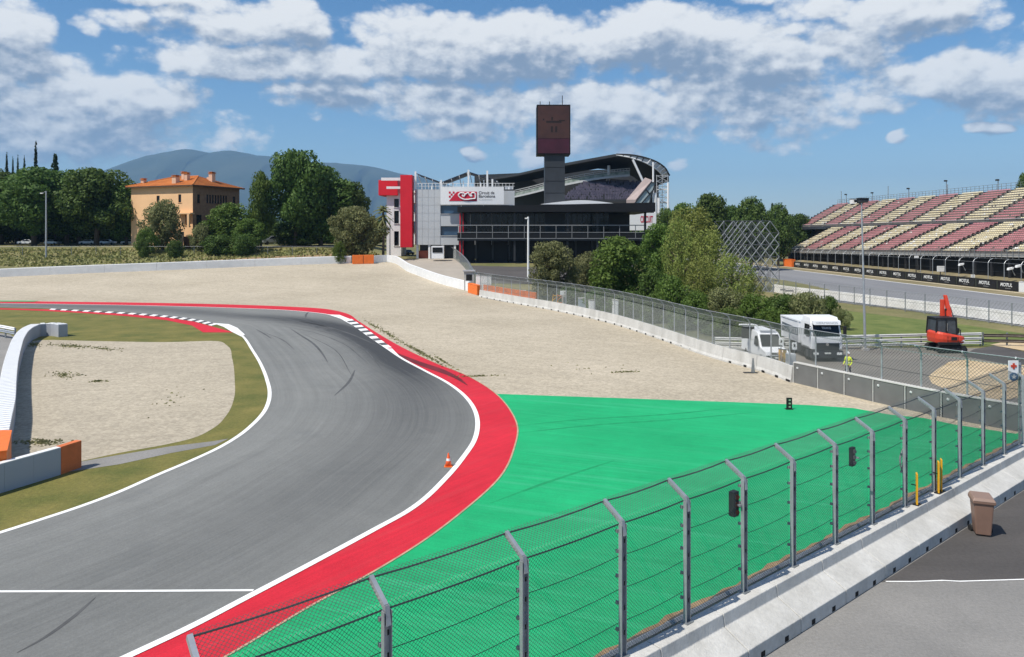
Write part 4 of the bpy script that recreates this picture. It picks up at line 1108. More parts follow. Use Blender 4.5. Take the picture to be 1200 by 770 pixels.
# red slabs
red1 = rectP(469, 483, 205, 290, 179, 3.2); mk('red_slab', red1, m_redc, cb, bevel=.05)
red2 = rectP(443.5, 466, 211, 229, 186, 8); mk('red_box', red2, m_redc, cb, bevel=.05)
mk('white_beam', MB().box((P(460, 0, 184).x, 184, P(0, 210, 184).z), (5.5, .7, .7)).box((P(463, 0, 184).x, 184, P(0, 220, 184).z), (4.2, .5, .6)), m_wf, cb)
wl, wr = P(453, 0, 187).x, P(470, 0, 187).x
wall_with_windows(cb, Vector((wl, 187, 0)), Vector((1, 0, 0)), Vector((0, -1, 0)), wr - wl, ZP, P(0, 227, 187).z,
                  [(1.9, 3.1, P(0, 288, 187).z, P(0, 271, 187).z), (1.9, 3.1, P(0, 262, 187).z, P(0, 247, 187).z), (1.9, 3.1, P(0, 243, 187).z, P(0, 233, 187).z)], m_wf, m_greyd, m_glass, inset=.4)
mk('back_block', MB().box(((wl + wr) / 2, 192, (ZP + P(0, 228, 187).z) / 2), (wr - wl - .1, 9, P(0, 228, 187).z - ZP)), m_wf, cb)
# rooftop shades on white posts
for u, v in ((487, 201), (517, 211), (549, 199), (571, 200), (577, 210)):
    mk('roof_post', MB().box((P(u, 0, 180.4).x, 180.4, (zt + P(0, v, 180.4).z) / 2), (.42, .42, P(0, v, 180.4).z - zt)), m_wf, cb)
def shade(u0, v0, u1, v1, dy):
    a, b_ = P(u0, v0, 180.6), P(u1, v1, 180.6); d = Vector((0, dy, 0)); t_ = Vector((0, 0, -.18))
    mk('roof_shade', MB().hexa([a + t_, b_ + t_, b_ + d + t_, a + d + t_, a, b_, b_ + d, a + d]), m_shade, cb)
    for f_ in np.linspace(.05, .95, 4):
        p = a.lerp(b_, f_); mk('shade_strut', MB().bar(p + t_ * 1.2 + Vector((0, -.1, 0)), p + d * .9 + t_ * 1.2 + Vector((0, 0, -2.0)), .16), m_wf, cb)
shade(488, 203, 517, 213.5, 9); shade(518, 213, 549, 201, 9); shade(549, 201, 584, 212, 9)
rl = MB()
for k in range(28):
    xx = x0 + .4 + k * (x1 - x0 - .8) / 27; rl.bar((xx, YB + .3, zt), (xx, YB + .3, zt + 1.5), .09)
rl.bar((x0, YB + .3, zt + 1.5), (x1, YB + .3, zt + 1.5), .1).bar((x0, YB + .3, zt + .8), (x1, YB + .3, zt + .8), .07)
mk('roof_railing', rl, m_wf, cb)
for u, v in ((495, 215), (506, 216), (531, 214), (543, 212), (556, 214), (563, 213), (567, 211)): mk('roof_post', MB().box((P(u, 0, 181.5).x, 181.5, (zt + P(0, v, 181.5).z) / 2), (.28, .28, P(0, v, 181.5).z - zt)), m_wf, cb)
mk('booth', rectP(505.5, 520, 288.5, 303, 171, 2.5), m_wf, cb); mk('booth_window', rectP(506.8, 518.5, 290, 296, 170.9, .08), m_glass, cb)

# banner
YBN = 178.2
bn = thing('banner', 'white banner with red emblem and grey lettering on the grey control building', 'banner', P(553, 240, YBN))
mk('sheet', rectP(516, 590.5, 219, 239.5, YBN, .2), m_wf, bn)
YL = YBN - .03
m_logo = mat('red_print', (.55, .012, .04), .6, .03, 1); m_txt = mat('grey_print', (.10, .09, .09), .7); m_txt2 = mat('pale_print', (.5, .48, .47), .7)
pp = lambda u, v: P(u, v, YL)
mk('emblem', MB().extrude([pp(526, 235.6), pp(558.8, 235.6), pp(558.8, 224.6), pp(536, 224.6), pp(533.5, 226.5)], (0, -.03, 0)), m_logo, bn)
for u, v in ((527, 225.6), (531.5, 225.6), (529.2, 228), (527, 230.4)): mk('emblem_dot', rectP(u - 1.1, u + 1.1, v - 1.1, v + 1.1, YL - .02, .03), m_logo, bn)
# the white ribbon letters inside the emblem
rib = [(557.0, 232.6), (541, 232.6), (538.3, 230.6), (537.3, 228.7), (538.8, 226.6), (541.5, 226.0), (544, 226.8), (544.6, 228.6), (543.4, 230.0), (541.9, 229.3), (542.3, 228.0)]
mk('emblem_ribbon', MB().tube([P(q.x, q.y, YL - .07) for q in spline([Vector((a, b_, 0)) for a, b_ in rib], 4)], .17, 5), m_wf, bn)
rib2 = [(543.4, 230.8), (546.2, 227.2), (548.8, 226.2), (550.3, 228.6), (551.6, 230.0), (553.2, 230.0), (552.0, 228.0), (552.8, 226.4), (555.2, 226.0), (556.8, 227.2), (557.2, 229.6), (557.0, 232.6)]
mk('emblem_ribbon', MB().tube([P(q.x, q.y, YL - .07) for q in spline([Vector((a, b_, 0)) for a, b_ in rib2], 4)], .17, 5), m_wf, bn)
place_text('lettering', 'Circuit de', pp(561, 227.6), (1, 0, 0), (0, 0, 1), 3.75, .72, m_txt, bn, bold=.015)
place_text('lettering', 'Barcelona', pp(561, 231.6), (1, 0, 0), (0, 0, 1), 3.95, .72, m_txt, bn, bold=.015)
place_text('lettering', 'Catalunya', pp(561.5, 235.2), (1, 0, 0), (0, 0, 1), 3.2, .5, m_txt2, bn)
sb = thing('small_sign', 'small grey and white sign beside the white banner', 'sign', P(596, 232, YBN + 3))
mk('panel', rectP(591.5, 601.5, 218.5, 232, YBN + 3, .2), mat('grey_sign', (.35, .38, .42), .6), sb); mk('lower_panel', rectP(592, 601, 225.5, 231.4, YBN + 2.9, .08), m_wf, sb)
mk('figure_mark', rectP(595.5, 596.8, 219.6, 224.8, YBN + 2.9, .08), m_wf, sb)
mk('post', rectP(596, 597, 232, 262, YBN + 3.3, .2), m_greyd, sb)

# ---- pit building
YP = 165
pb = thing('pit_building', 'long black two-storey pit building with white-railed terrace behind the trees', 'building', P(650, 305, YP))
xl_, xr_ = P(536, 0, YP).x, P(766, 0, YP).x
zf0, zf1 = P(0, 248.5, YP).z, P(0, 239.5, YP).z
mk('roof_fascia', MB().hexa([Vector((xl_, YP, zf0)), Vector((xr_, YP - 2, zf0)), Vector((xr_, YP + 26, zf0)), Vector((xl_, YP + 26, zf0)), Vector((xl_, YP, zf1 - .5)), Vector((xr_, YP - 2, zf1 + .35)), Vector((xr_, YP + 26, zf1 + .35)), Vector((xl_, YP + 26, zf1 - .5))]), m_blackm, pb)
zr1 = P(0, 264, YP).z; zr0 = P(0, 279.5, YP).z
xb = P(755, 0, YP).x
mk('terrace_slab', MB().box(((xl_ + xb) / 2, YP + 5, zr0 - .25), (xb - xl_, 10, .5)), m_greyd, pb)
mk('terrace_front', MB().box(((xl_ + xb) / 2, YP - .05, (zr0 + P(0, 273, YP).z) / 2), (xb - xl_, .08, P(0, 273, YP).z - zr0)), m_blackm, pb)
m_rail = mat('pale_grey_rail', (.42, .43, .44), .5)
m_prail = mat('dim_grey_rail', (.20, .205, .21), .5)
def pb_rail(z, w): mk('handrail', MB().box(((xl_ + xb) / 2, YP - .14, z), (xb - xl_, .07, w)), m_prail, pb)
pb_rail(zr1, .20); pb_rail(P(0, 272.3, YP).z, .13); pb_rail(zr0, .16)
for u in np.arange(540, 756, 18.6): mk('rail_post', MB().box((P(u, 0, YP).x, YP - .14, (zr0 + zr1) / 2), (.13, .13, zr1 - zr0)), m_prail, pb)
# upper storey glazing set back: bays of dark glass with mullions
yb_ = YP + 7
for k in range(14):
    a, b_ = xl_ + (xr_ - xl_ - 9) * k / 14, xl_ + (xr_ - xl_ - 9) * (k + 1) / 14
    w_ = mk('window', MB().box(((a + b_) / 2, yb_, (zr0 + zf0) / 2), (.14, .2, zf0 - zr0)).box(((a + b_) / 2, yb_, zr0 + 2.4), (b_ - a, .12, .1)), m_greyd, pb)
    mk('pane', MB().quad((a + .05, yb_ + .06, zr0), (b_ - .05, yb_ + .06, zr0), (b_ - .05, yb_ + .06, zf0), (a + .05, yb_ + .06, zf0)), m_glass, w_)
for u in (541, 603, 665, 700, 756): mk('column', MB().box((P(u, 0, YP + .6).x, YP + .6, (ZP + zf0) / 2), (.45, .45, zf0 - ZP)), m_greyd, pb)
for k in range(11):
    a, b_ = xl_ + (xb - xl_) * k / 11, xl_ + (xb - xl_) * (k + 1) / 11
    gd_ = mk('garage_opening', MB().box(((a + b_) / 2 - (b_ - a) / 2 + .2, YP + 4, (ZP + zr0) / 2), (.4, .4, zr0 - ZP - .5)), m_greyd, pb)
    mk('garage_door', MB().quad((a + .2, YP + 4.1, ZP - 1), (b_ - .1, YP + 4.1, ZP - 1), (b_ - .1, YP + 4.1, zr0 - .5), (a + .2, YP + 4.1, zr0 - .5)), m_blackm, gd_)
mk('rear_wall', MB().box(((xl_ + xr_) / 2, YP + 22, (ZP + zf0) / 2 - .01), (xr_ - xl_ - 4, 2, zf0 - ZP - .02)), m_greyd, pb)
mk('red_pillar', rectP(538.5, 543, 250, 300, YP + 3, .6), m_redc, pb)
# white shell canopy on the pit roof
cn = thing('roof_canopy', 'shallow white canopy lying on the black pit building roof', 'canopy', P(680, 238, YP + 2))
pts_f = [P(634, 239.2, YP + 1), P(655, 236.6, YP + 1), P(681, 234.6, YP + 1), P(702, 236, YP + 1), P(723, 238.8, YP + 1)]
fr = spline(pts_f, 5); d = Vector((0, 12, .2))
mk('shell', MB().grid([[p for p in fr], [p + d for p in fr]]), m_wf, cn); mk('shell_edge', MB().grid([[Vector((p.x, p.y, pts_f[0].z - .06)) for p in fr], [p for p in fr]]), m_wf, cn)

# ---- screen tower
YT = 172
tw = thing('screen_tower', 'tall dark tower carrying a big brown display screen above the pit building', 'tower', P(650, 306, YT))
mk('shaft', rectP(638.5, 662, 180, 310, YT, 4.4), mat('slate_cladding', (.030, .034, .040), .5, .15, .5, 4, pos=True), tw)
for v in (196, 212, 226): mk('shaft_joint', rectP(638.3, 662.2, v, v + .5, YT - .03, .05), m_blackm, tw)
scb = rectP(629, 668.5, 122.5, 181, YT - .6, 5.5); sx_ = mk('screen_housing', scb, m_blackm, tw, bevel=.08)
m_scr = mat('brown_display', (.060, .022, .014), .35, .25, .35, 3, pos=True, spec=.5); m_scr2 = mat('plum_display', (.055, .010, .020), .35, .2, .5, 3, pos=True)
mk('screen', rectP(630.3, 667.4, 124, 162, YT - .65, .04), m_scr, sx_); mk('screen_band', rectP(630.3, 667.4, 162.4, 179.6, YT - .65, .04), m_scr2, sx_)
m_sc3 = mat('dark_display_print', (.020, .010, .008), .5)
for u0, u1, v0, v1 in ((636, 638, 139, 141), (640, 658, 141.5, 144), (646, 648, 137, 141), (645.5, 648, 148, 155), (650.5, 653, 148, 155), (655, 662, 140.5, 142)): mk('screen_mark', rectP(u0, u1, v0, v1, YT - .68, .02), m_sc3, sx_)
for u in (633, 644, 659): mk('mast', MB().tube([P(u, 122.5, YT + 1), P(u, 112 if u == 659 else 119, YT + 1)], .09, 5), m_greyd, tw)

# ---- roofed main stand beyond
ms_ = thing('roofed_grandstand', 'big grandstand with dark cantilever roof and curved white rim behind the pit building', 'grandstand', P(690, 275, 255))
Ef = spline([P(556, 211, 330), P(600, 204.5, 300), P(650, 193.5, 272), P(690, 186, 255), P(720, 180.6, 244)], 5) + spline([P(733, 181.2, 243), P(750, 183.5, 243), P(765, 188, 244), P(777, 195, 246), P(783, 203, 249), P(784, 210, 253)], 4)
rb1 = MB(); m_rooff = mat('charcoal_roof', (.030, .030, .032), .6, .2, .2, 3, pos=True)
rows = [[p + Vector((0, 0, .0)) for p in Ef], [p + Vector((-.05 * 40 * (1 if i > 20 else .4), 40, -.5 + (6.5 if i < 22 else 2.0) * 0)) for i, p in enumerate(Ef)]]
rb1.grid(rows); rb1.grid([[p + Vector((0, 0, -.9)) for p in Ef], [p for p in Ef]]); rb1.grid([[p + Vector((0, 0, -.9)) for p in rows[1]], [p + Vector((0, 0, -.9)) for p in Ef]])
mk('roof', rb1, m_rooff, ms_)
# white rim: ladder-like curved frame at the corner
R1 = spline([P(722, 180.8, 243.5), P(740, 181.6, 242.5), P(755, 184.5, 242.5), P(769, 189.5, 243.5), P(779, 196.5, 245.5), P(784.5, 205.5, 248.5)], 4)
R2 = spline([P(722, 181.6, 243.5), P(738, 184.6, 242.5), P(752, 189.0, 242.5), P(764, 195, 243.5), P(772.5, 201.5, 245.5), P(777.5, 208, 248.5)], 4)
mk('rim_skin', MB().grid([R1, R2]), mat('pale_grey_membrane', (.55, .57, .58), .6), ms_)
mk('rim_tube', MB().tube([p + Vector((0, -.15, 0)) for p in R1], .25, 6), m_rooff, ms_); mk('rim_tube', MB().tube([p + Vector((0, -.15, 0)) for p in R2], .2, 6), m_wf, ms_)
for k in range(2, len(R1), 2): mk('rim_rib', MB().bar(R1[k] + Vector((0, -.2, 0)), R2[k] + Vector((0, -.2, 0)), .3), m_wf if k > 8 else m_rooff, ms_)
mk('rear_wall', MB().quad(P(556, 300, 345), P(772, 300, 285), P(772, 196, 285), P(556, 205, 345)), m_greyd, ms_)
# upper terrace band with pale railing
tb0 = spline([P(575, 236, 318), P(620, 226, 290), P(665, 215, 270), P(720, 206, 254), P(738, 204.5, 251)], 5); tb1 = spline([P(575, 228.5, 318), P(620, 218.5, 290), P(665, 207, 270), P(720, 198, 254), P(738, 196.5, 251)], 5)
m_band = mat('mottled_green_parapet', (.10, .14, .12), .7, .4, .5, 4, col2=(.34, .37, .34), pos=True)
mk('terrace_parapet', MB().grid([tb0, [a.lerp(b_, .5) for a, b_ in zip(tb0, tb1)]]), m_band, ms_)
mk('terrace_floor', MB().grid([[p.lerp(q, .5) for p, q in zip(tb0, tb1)], [p.lerp(q, .5) + Vector((3, 26, 2.5)) for p, q in zip(tb0, tb1)]]), m_greyd, ms_)
for f_ in (.62, .9): mk('parapet_rail', MB().tube([a.lerp(b_, f_) + Vector((0, -.1, 0)) for a, b_ in zip(tb0, tb1)], .16, 5), m_rail, ms_)
for k in range(0, len(tb0), 1): mk('parapet_post', MB().bar(tb0[k].lerp(tb1[k], .5), tb0[k].lerp(tb1[k], .92), .16), m_rail, ms_)
mk('parapet_foot', MB().grid([[p + Vector((0, -.1, -.6)) for p in tb0], [p + Vector((0, -.1, .1)) for p in tb0]]), m_rail, ms_)
# lower seating bowl
m_seatp = mat('purple_grey_seats', (.055, .05, .085), .6, .4, .5, 3, col2=(.16, .14, .19), pos=True)
sa, sb_, sc_, sd = P(655, 236, 246), P(738, 236, 238), P(752, 215, 256), P(690, 211, 268)
rows_ = 12
mbs = MB(); rr = random.Random(5)
for i in range(rows_):
    f0, f1 = i / rows_, (i + 1) / rows_
    a, b_, c_, d = sa.lerp(sd, f0), sb_.lerp(sc_, f0), sb_.lerp(sc_, f1), sa.lerp(sd, f1)
    st = Vector((0, 0, (d.z - a.z)))
    mbs.quad(a, b_, b_ + st * .9, a + st * .9); mbs.quad(a + st * .9, b_ + st * .9, c_, d)
mk('seat_tier', mbs, m_greyd, ms_)
mb2 = MB()
for i in range(rows_):
    f0 = (i + .4) / rows_; a, b_ = sa.lerp(sd, f0), sb_.lerp(sc_, f0); n = 42
    for k in range(n):
        if rr.random() < .12: continue
        p = a.lerp(b_, (k + .5) / n); mb2.box(p + Vector((0, 0, .8)), (.34, .3, .8))
mk('seats', mb2, m_seatp, ms_, kind='stuff')
mk('side_stair', MB().hexa([P(734, 238, 236), P(745, 238, 236), P(764, 214, 240), P(756, 211, 240), P(734, 234, 236), P(745, 234, 236), P(764, 211, 240), P(756, 208, 240)]), mat('pinkish_concrete', (.48, .38, .35), .8, .1, .5, pos=True), ms_)
gpn = MB().extrude([P(744, 238, 235.5), P(761, 238, 235.5), P(768, 214, 235.5), P(763, 214, 235.5)], (0, .2, 0)); mk('glass_side', gpn, mat('pale_glazing', (.35, .42, .44), .2), ms_)
gf = MB()
for a, b_ in (((744, 238), (763, 214)), ((763, 214), (768, 214)), ((768, 214), (761, 238)), ((752, 238), (766, 222)), ((757, 222), (764, 230))): gf.bar(P(a[0], a[1], 235.3), P(b_[0], b_[1], 235.3), .3)
mk('glazing_frame', gf, m_greyd, ms_)
mk('roof_strut', MB().tube([P(741.5, 187, 240), P(757, 220, 240)], .38, 6), m_wf, ms_); mk('roof_strut', MB().tube([P(765.5, 190, 242), P(765.5, 240, 242)], .30, 6), m_wf, ms_)
mk('roof_strut', MB().tube([P(713.5, 194, 252), P(713.5, 205, 252)], .5, 6), m_rail, ms_)
# lattice stair tower at the end
for u, v0, v1 in ((768, 226, 262), (772, 232, 264), (783, 214, 262)): mk('tower_post', MB().tube([P(u, v0, 236), P(u, v1 + 14, 236)], .45 if u < 775 else .36, 6), m_wf, ms_)
lt = MB()
for k in range(9):
    v = 206 + k * 6.4
    lt.bar(P(769, v, 237), P(783, v, 237), .16).bar(P(769, v, 240), P(783, v, 240), .16).bar(P(770, v, 236.6), P(782, v + 6.4, 236.6), .14).bar(P(782, v, 236.8), P(770, v + 6.4, 236.8), .14)
for u in (769.5, 776, 782.5): lt.bar(P(u, 205, 238), P(u, 285, 238), .2)
mk('stair_lattice', lt, m_rail, ms_)
mk('landing', MB().box(P(775, 237, 238), (3.2, 2.5, .3)).box(P(776, 222, 238), (3.0, 2.5, .3)).box(P(774, 252, 238), (3.0, 2.5, .3)), m_wf, ms_)
hb = thing('white_hoarding', 'white hoarding with red lettering behind the end of the black pit building', 'hoarding', P(753, 270, 215))
mk('panel', rectP(738, 769, 249.5, 270, 215, .3), m_wf, hb); place_text('lettering', 'CIRCUIT', P(750.5, 261, 214.95), (1, 0, 0), (0, 0, 1), 3.6, 2.0, m_logo, hb, bold=.02)
mk('legs', rectP(741, 742, 270, 290, 215.2, .2).box(P(760, 279, 215.3), (.3, .2, 5)), m_greyd, hb)

# ---- open grandstand on the right: terraces, seat blocks, posts
gs = thing('open_grandstand', 'open grandstand striped in faded red and cream seat blocks above the pit straight', 'grandstand', SP(180, 6))
m_cream = mat('cream_seat', (.60, .51, .30), .6, .12, .5, 3, col2=(.80, .72, .52), pos=True); m_fred = mat('faded_red_seat', (.40, .15, .16), .6, .15, .4, 3, col2=(.56, .25, .26), pos=True); m_bleach = mat('bleached_seat', (.78, .76, .70), .6, .06, .5, 3)
m_terr = mat('grandstand_concrete', (.17, .155, .14), .9, .15, .4, 4, .2, 6, pos=True)
def tier_pt(kind, f_, Y):
    """point on a tier: f from 0 front to 1 back at depth Y"""
    if kind == 'low': xo, z0, z1, dx = 4.2, 4.6 + (232 - Y) * .019, 11.6 + (232 - Y) * .008, 13.5
    else: xo, z0, z1, dx = 18.3, 12.25 + (232 - Y) * .004, 20.1 + (232 - Y) * .004, 14.0
    p = SP(Y, xo + dx * f_, 0); p.z = z0 + (z1 - z0) * f_; return p
SECT = 9.6; AIS = 1.7
def tier(kind, y_far_, y_near, nrow, first):
    ys_ = []; y = y_far_; i = 0
    while y > y_near: ys_.append((y, max(y - SECT, y_near))); y -= SECT
    mb = MB()
    for r in range(nrow):
        f0, f1 = r / nrow, (r + 1) / nrow
        for (ya, yb2) in [(y_far_, (y_far_ + y_near) / 2), ((y_far_ + y_near) / 2, y_near)]:
            a, b_ = tier_pt(kind, f0, ya), tier_pt(kind, f0, yb2); c_, d = tier_pt(kind, f1, yb2), tier_pt(kind, f1, ya)
            a2 = Vector((a.x, a.y, d.z)); b2 = Vector((b_.x, b_.y, c_.z))
            mb.quad(a, b_, b2, a2); mb.quad(a2, b2, c_, d)
    mk('terrace', mb, m_terr, gs)
    for i, (ya, yb2) in enumerate(ys_):
        sm = MB(); m_ = (m_cream, m_fred)[(i + first) % 2]; pale = rnd.uniform(.01, .10) * (1 if m_ is m_cream else .06)
        for r in range(nrow):
            f0 = (r + .5) / nrow; f1 = (r + 1) / nrow
            n = int((ya - yb2 - AIS) / .52)
            for k in range(n):
                Y = ya - AIS / 2 - (k + .5) * (ya - yb2 - AIS) / n
                if rnd.random() < .015: continue
                p = tier_pt(kind, f0, Y); zt_ = tier_pt(kind, f1, Y).z
                sm.cur = 1 if rnd.random() < pale * (2.2 if r < 5 else 1) else 0
                sm.add([(p.x - .26, Y - .23, zt_ + .22), (p.x + .14, Y - .23, zt_ + .24), (p.x + .14, Y + .23, zt_ + .24), (p.x - .26, Y + .23, zt_ + .22), (p.x + .22, Y - .23, zt_ + .48), (p.x + .22, Y + .23, zt_ + .48), (p.x - .26, Y - .23, zt_ + .15), (p.x - .26, Y + .23, zt_ + .15)],
                       [(0, 1, 2, 3), (1, 4, 5, 2), (6, 0, 3, 7)])
        mk('seat_block', sm, [m_, m_bleach], gs, kind='stuff', label=('cream seat block' if m_ is m_cream else 'faded red seat block'))
        # aisle steps between the blocks
        sp_ = MB()
        for r in range(nrow * 2):
            f0 = (r + .4) / (nrow * 2); p = tier_pt(kind, f0, ya); q = tier_pt(kind, math.floor(r / 2) / nrow + 1 / nrow, ya)
            if r % 2 == 0: sp_.box((tier_pt(kind, (r + .2) / (nrow * 2), ya).x, ya, tier_pt(kind, (r + .2) / (nrow * 2), ya).z + .12), (.35, AIS * .8, .25))
        mk('aisle_steps', sp_, m_terr, gs, kind='stuff')
        wl_ = MB()  # black blocks stand in for the shadows of the aisle entries
        for r in range(1, nrow, 1):
            p = tier_pt(kind, r / nrow, ya); wl_.box((p.x + .1, ya - .75, p.z + .38), (.5, .12, .75)); wl_.box((p.x + .1, ya + .75, p.z + .38), (.5, .12, .75))
            wl_.box((p.x + .45, ya, p.z + .3), (.1, 1.4, .6))
        mk('aisle_shadow_block', wl_, m_blackm, gs, kind='stuff')
        # the dark of the aisle entries is built as these solid blocks
    return ys_
Y0, Y1 = 236, 112
tier('low', Y0, Y1, 14, 0); tier('up', 262, Y1 - 4, 13, 1)
def along(fn, ya, yb2, step): return [fn(y) for y in np.arange(ya, yb2, -step)]
mk('divider_wall', MB().grid([[tier_pt('low', 1, y) + Vector((.3, 0, .0)) for y in np.arange(264, 104, -8)], [tier_pt('up', 0, y) + Vector((0, 0, .25)) for y in np.arange(264, 104, -8)]]), m_greyd, gs)
mk('divider_rail', MB().tube([tier_pt('up', 0, y) + Vector((-.1, 0, .8)) for y in np.arange(264, 104, -8)], .06, 5), m_rail, gs)
mk('rear_wall', MB().grid([[tier_pt('up', 1, y) + Vector((.4, 0, .3)) for y in np.arange(266, 104, -8)], [Vector((tier_pt('up', 1, y).x + .4, y, 0)) for y in np.arange(266, 104, -8)]]), m_terr, gs)
mk('end_wall', MB().add([tier_pt('low', 0, Y0 + .3), tier_pt('low', 1, Y0 + .3), Vector((tier_pt('low', 1, Y0 + .3).x, Y0 + .3, 0)), Vector((tier_pt('low', 0, Y0 + .3).x, Y0 + .3, 0))], [(0, 1, 2, 3)]).add([tier_pt('up', 0, 262.3), tier_pt('up', 1, 262.3), Vector((tier_pt('up', 1, 262.3).x, 262.3, 0)), Vector((tier_pt('up', 0, 262.3).x, 262.3, 0))], [(0, 1, 2, 3)]), m_terr, gs)
# rear railing with many uprights
rl = MB()
for y in np.arange(262, 106, -1.6):
    p = tier_pt('up', 1, y) + Vector((.3, 0, 0)); rl.bar(p, p + Vector((0, 0, 1.9)), .07)
for z in (.7, 1.3, 1.9): rl.tube([tier_pt('up', 1, y) + Vector((.3, 0, z)) for y in np.arange(262, 104, -12)], .04, 4)
mk('rear_railing', rl, m_galvd, gs)
fr_ = MB()
for y in np.arange(236, 106, -1.5):
    p = tier_pt('low', 0, y) + Vector((-.25, 0, -.9)); fr_.bar(p, p + Vector((0, 0, 1.7)), .06)
for z in (.0, .8): fr_.tube([tier_pt('low', 0, y) + Vector((-.25, 0, z)) for y in np.arange(236, 104, -12)], .05, 4)
mk('front_railing', fr_, m_galvd, gs)
mk('front_beam', MB().grid([[tier_pt('low', 0, y) + Vector((-.1, 0, .05)) for y in np.arange(238, 104, -8)], [tier_pt('low', 0, y) + Vector((-.1, 0, -.55)) for y in np.arange(238, 104, -8)]]), m_conc2, gs)
for y in np.arange(235, 106, -4.8):
    p = tier_pt('low', 0, y) + Vector((.6, 0, -.1)); mk('column', MB().box((p.x, y, (p.z) / 2), (.35, .35, p.z)), m_greyd, gs)
mk('understand_shade', MB().grid([[Vector((tier_pt('low', .12, y).x, y, 0)) for y in np.arange(238, 104, -8)], [Vector((tier_pt('low', .12, y).x, y, tier_pt('low', .06, y).z)) for y in np.arange(238, 104, -8)]]), m_blackm, gs)  # near-black sheet paints in the darkness beneath the stand
# speaker and lamp poles on the rear railing
for k, (u, v, kind) in enumerate([(984, 224, 0), (1020, 226, 1), (1038, 218, 0), (1063, 221, 1), (1106, 212, 1), (1108, 216, 0), (1166, 211, 1), (990, 228, 1)]):
    best = min(np.arange(110, 262, .5), key=lambda y: abs(600 + F * tier_pt('up', 1, y).x / y - u)); p = tier_pt('up', 1, best) + Vector((.6, 0, .2))
    ztop = HC - (v - VH) / F * best
    labs = ['thin pole on the rear railing nearest the far end of the open grandstand', 'pole with small loudspeaker above the dark boxes on the open grandstand', 'thin bare pole between two loudspeaker poles on the grandstand top', 'loudspeaker pole over the second cream block of the grandstand top', 'tallest pole with lamp head on the grandstand top', 'thin bare pole beside the tallest grandstand pole', 'loudspeaker pole closest to the tall tree on the grandstand top', 'short pole with loudspeaker at the far corner of the grandstand']
    t_ = thing('loudspeaker_pole' if kind else 'thin_pole', labs[k], 'pole', p, 0, 'poles along the top of the open grandstand')
    mk('pole', MB().tube([p, Vector((p.x, p.y, ztop))], .10, 6), m_galvd, t_)
    if kind: mk('loudspeaker', MB().box((p.x - .2, p.y, ztop), (.7, .5, .4)), m_greyd, t_)
for k, (u, v, m_) in enumerate([(1001, 239, m_whitep), (1011, 239.5, m_blackm)]):
    best = min(np.arange(110, 262, .5), key=lambda y: abs(600 + F * tier_pt('up', .93, y).x / y - u)); p = tier_pt('up', .93, best)
    t_ = thing('equipment_cabin', ['white-sided equipment box on the top rows of the open grandstand', 'black equipment box on the top rows of the open grandstand'][k], 'cabin', p)
    w_ = 2.1 if k == 0 else 3.0
    mk('cabin', MB().box(p + Vector((0, 0, 1.2)), (w_, 2.0, 1.6)), m_, t_); mk('window', MB().box(p + Vector((.1, -1.02, 1.35)), (w_ * .6, .06, .7)), m_glass, t_); mk('cabin_frame', MB().box(p + Vector((0, 0, 2.05)), (w_ + .2, 2.2, .12)).box(p + Vector((0, 0, .38)), (w_ + .2, 2.2, .12)), m_greyd, t_)

# ---- advertising wall along the pit straight and the fence over it
aw = thing('advertising_wall', 'long black wall of advertising boards with white lettering along the pit straight', 'wall', SP(180, .1))
m_adv = mat('black_board', (.012, .012, .014), .5, .2, .4, pos=True); m_advw = mat('white_print', (.70, .71, .70), .6)
m_advg = mat('olive_board', (.035, .04, .03), .6)
yb2 = 222.0; n = 0
while yb2 > 131:
    L_ = 5.75; a, b_ = SP(yb2), SP(yb2 - L_ + .12)
    o = mk('board', MB().hexa([a + Vector((.0, 0, .05)), b_ + Vector((.0, 0, .05)), b_ + Vector((.25, 0, .05)), a + Vector((.25, 0, .05)), a + Vector((0, 0, 1.75)), b_ + Vector((0, 0, 1.75)), b_ + Vector((.25, 0, 1.75)), a + Vector((.25, 0, 1.75))]), m_adv, aw)
    rt = (b_ - a).normalized()
    place_text('lettering', 'MOTUL', a + rt * 1.1 + Vector((0, 0, .72)), rt, (0, 0, 1), 3.0, .66, m_advw, o, shear=.2, depth=.03, bold=.025)
    mk('end_strip', MB().box(a + rt * .3 + Vector((-.03, 0, .9)), (.04, .34, 1.5)), m_advg, o)
    mk('small_print', MB().box(a + rt * 2.9 + Vector((-.02, 0, .42)), (.02, 1.8, .12)), mat('grey_small_print', (.2, .2, .2), .7), o)
    yb2 -= L_; n += 1
wp = thing('white_block', 'pale white wall block next to the last black advertising board', 'barrier block', SP(129))
mk('block', MB().hexa([SP(130.3), SP(112), SP(112, .5), SP(130.3, .5), SP(130.3, 0, 1.75), SP(112, 0, 1.75), SP(112, .5, 1.75), SP(130.3, .5, 1.75)]), m_belt, wp, bevel=.04); mk('cap', MB().box(SP(121, .25, 1.8), (.6, 18.2, .08), .049), m_whitep, wp)
op = thing('orange_block', 'orange end block at the far end of the black advertising wall', 'barrier block', SP(226))
mk('block', MB().box(SP(226, .3, 1.1), (1.2, 6, 2.2), .049), m_orange, op, bevel=.05); mk('cap', MB().box(SP(226, .3, 2.24), (1.3, 6.1, .08), .049), m_orange, op)
structure('grass_verge', MB().grid([[SP(Y, .25, 1.3), SP(Y, 3.6, 1.9), SP(Y, 6.0, 1.9)] for Y in range(100, 241, 10)]), mat('dry_verge', (.17, .145, .07)))
mesh_fence('curved-top fence standing behind the black advertising boards under the striped grandstand', [SP(y, 1.0, 1.6) for y in range(228, 110, -6)], 4.3, 0, 3.2, .9, -1, pitch=.5, r=.012, wire=False)
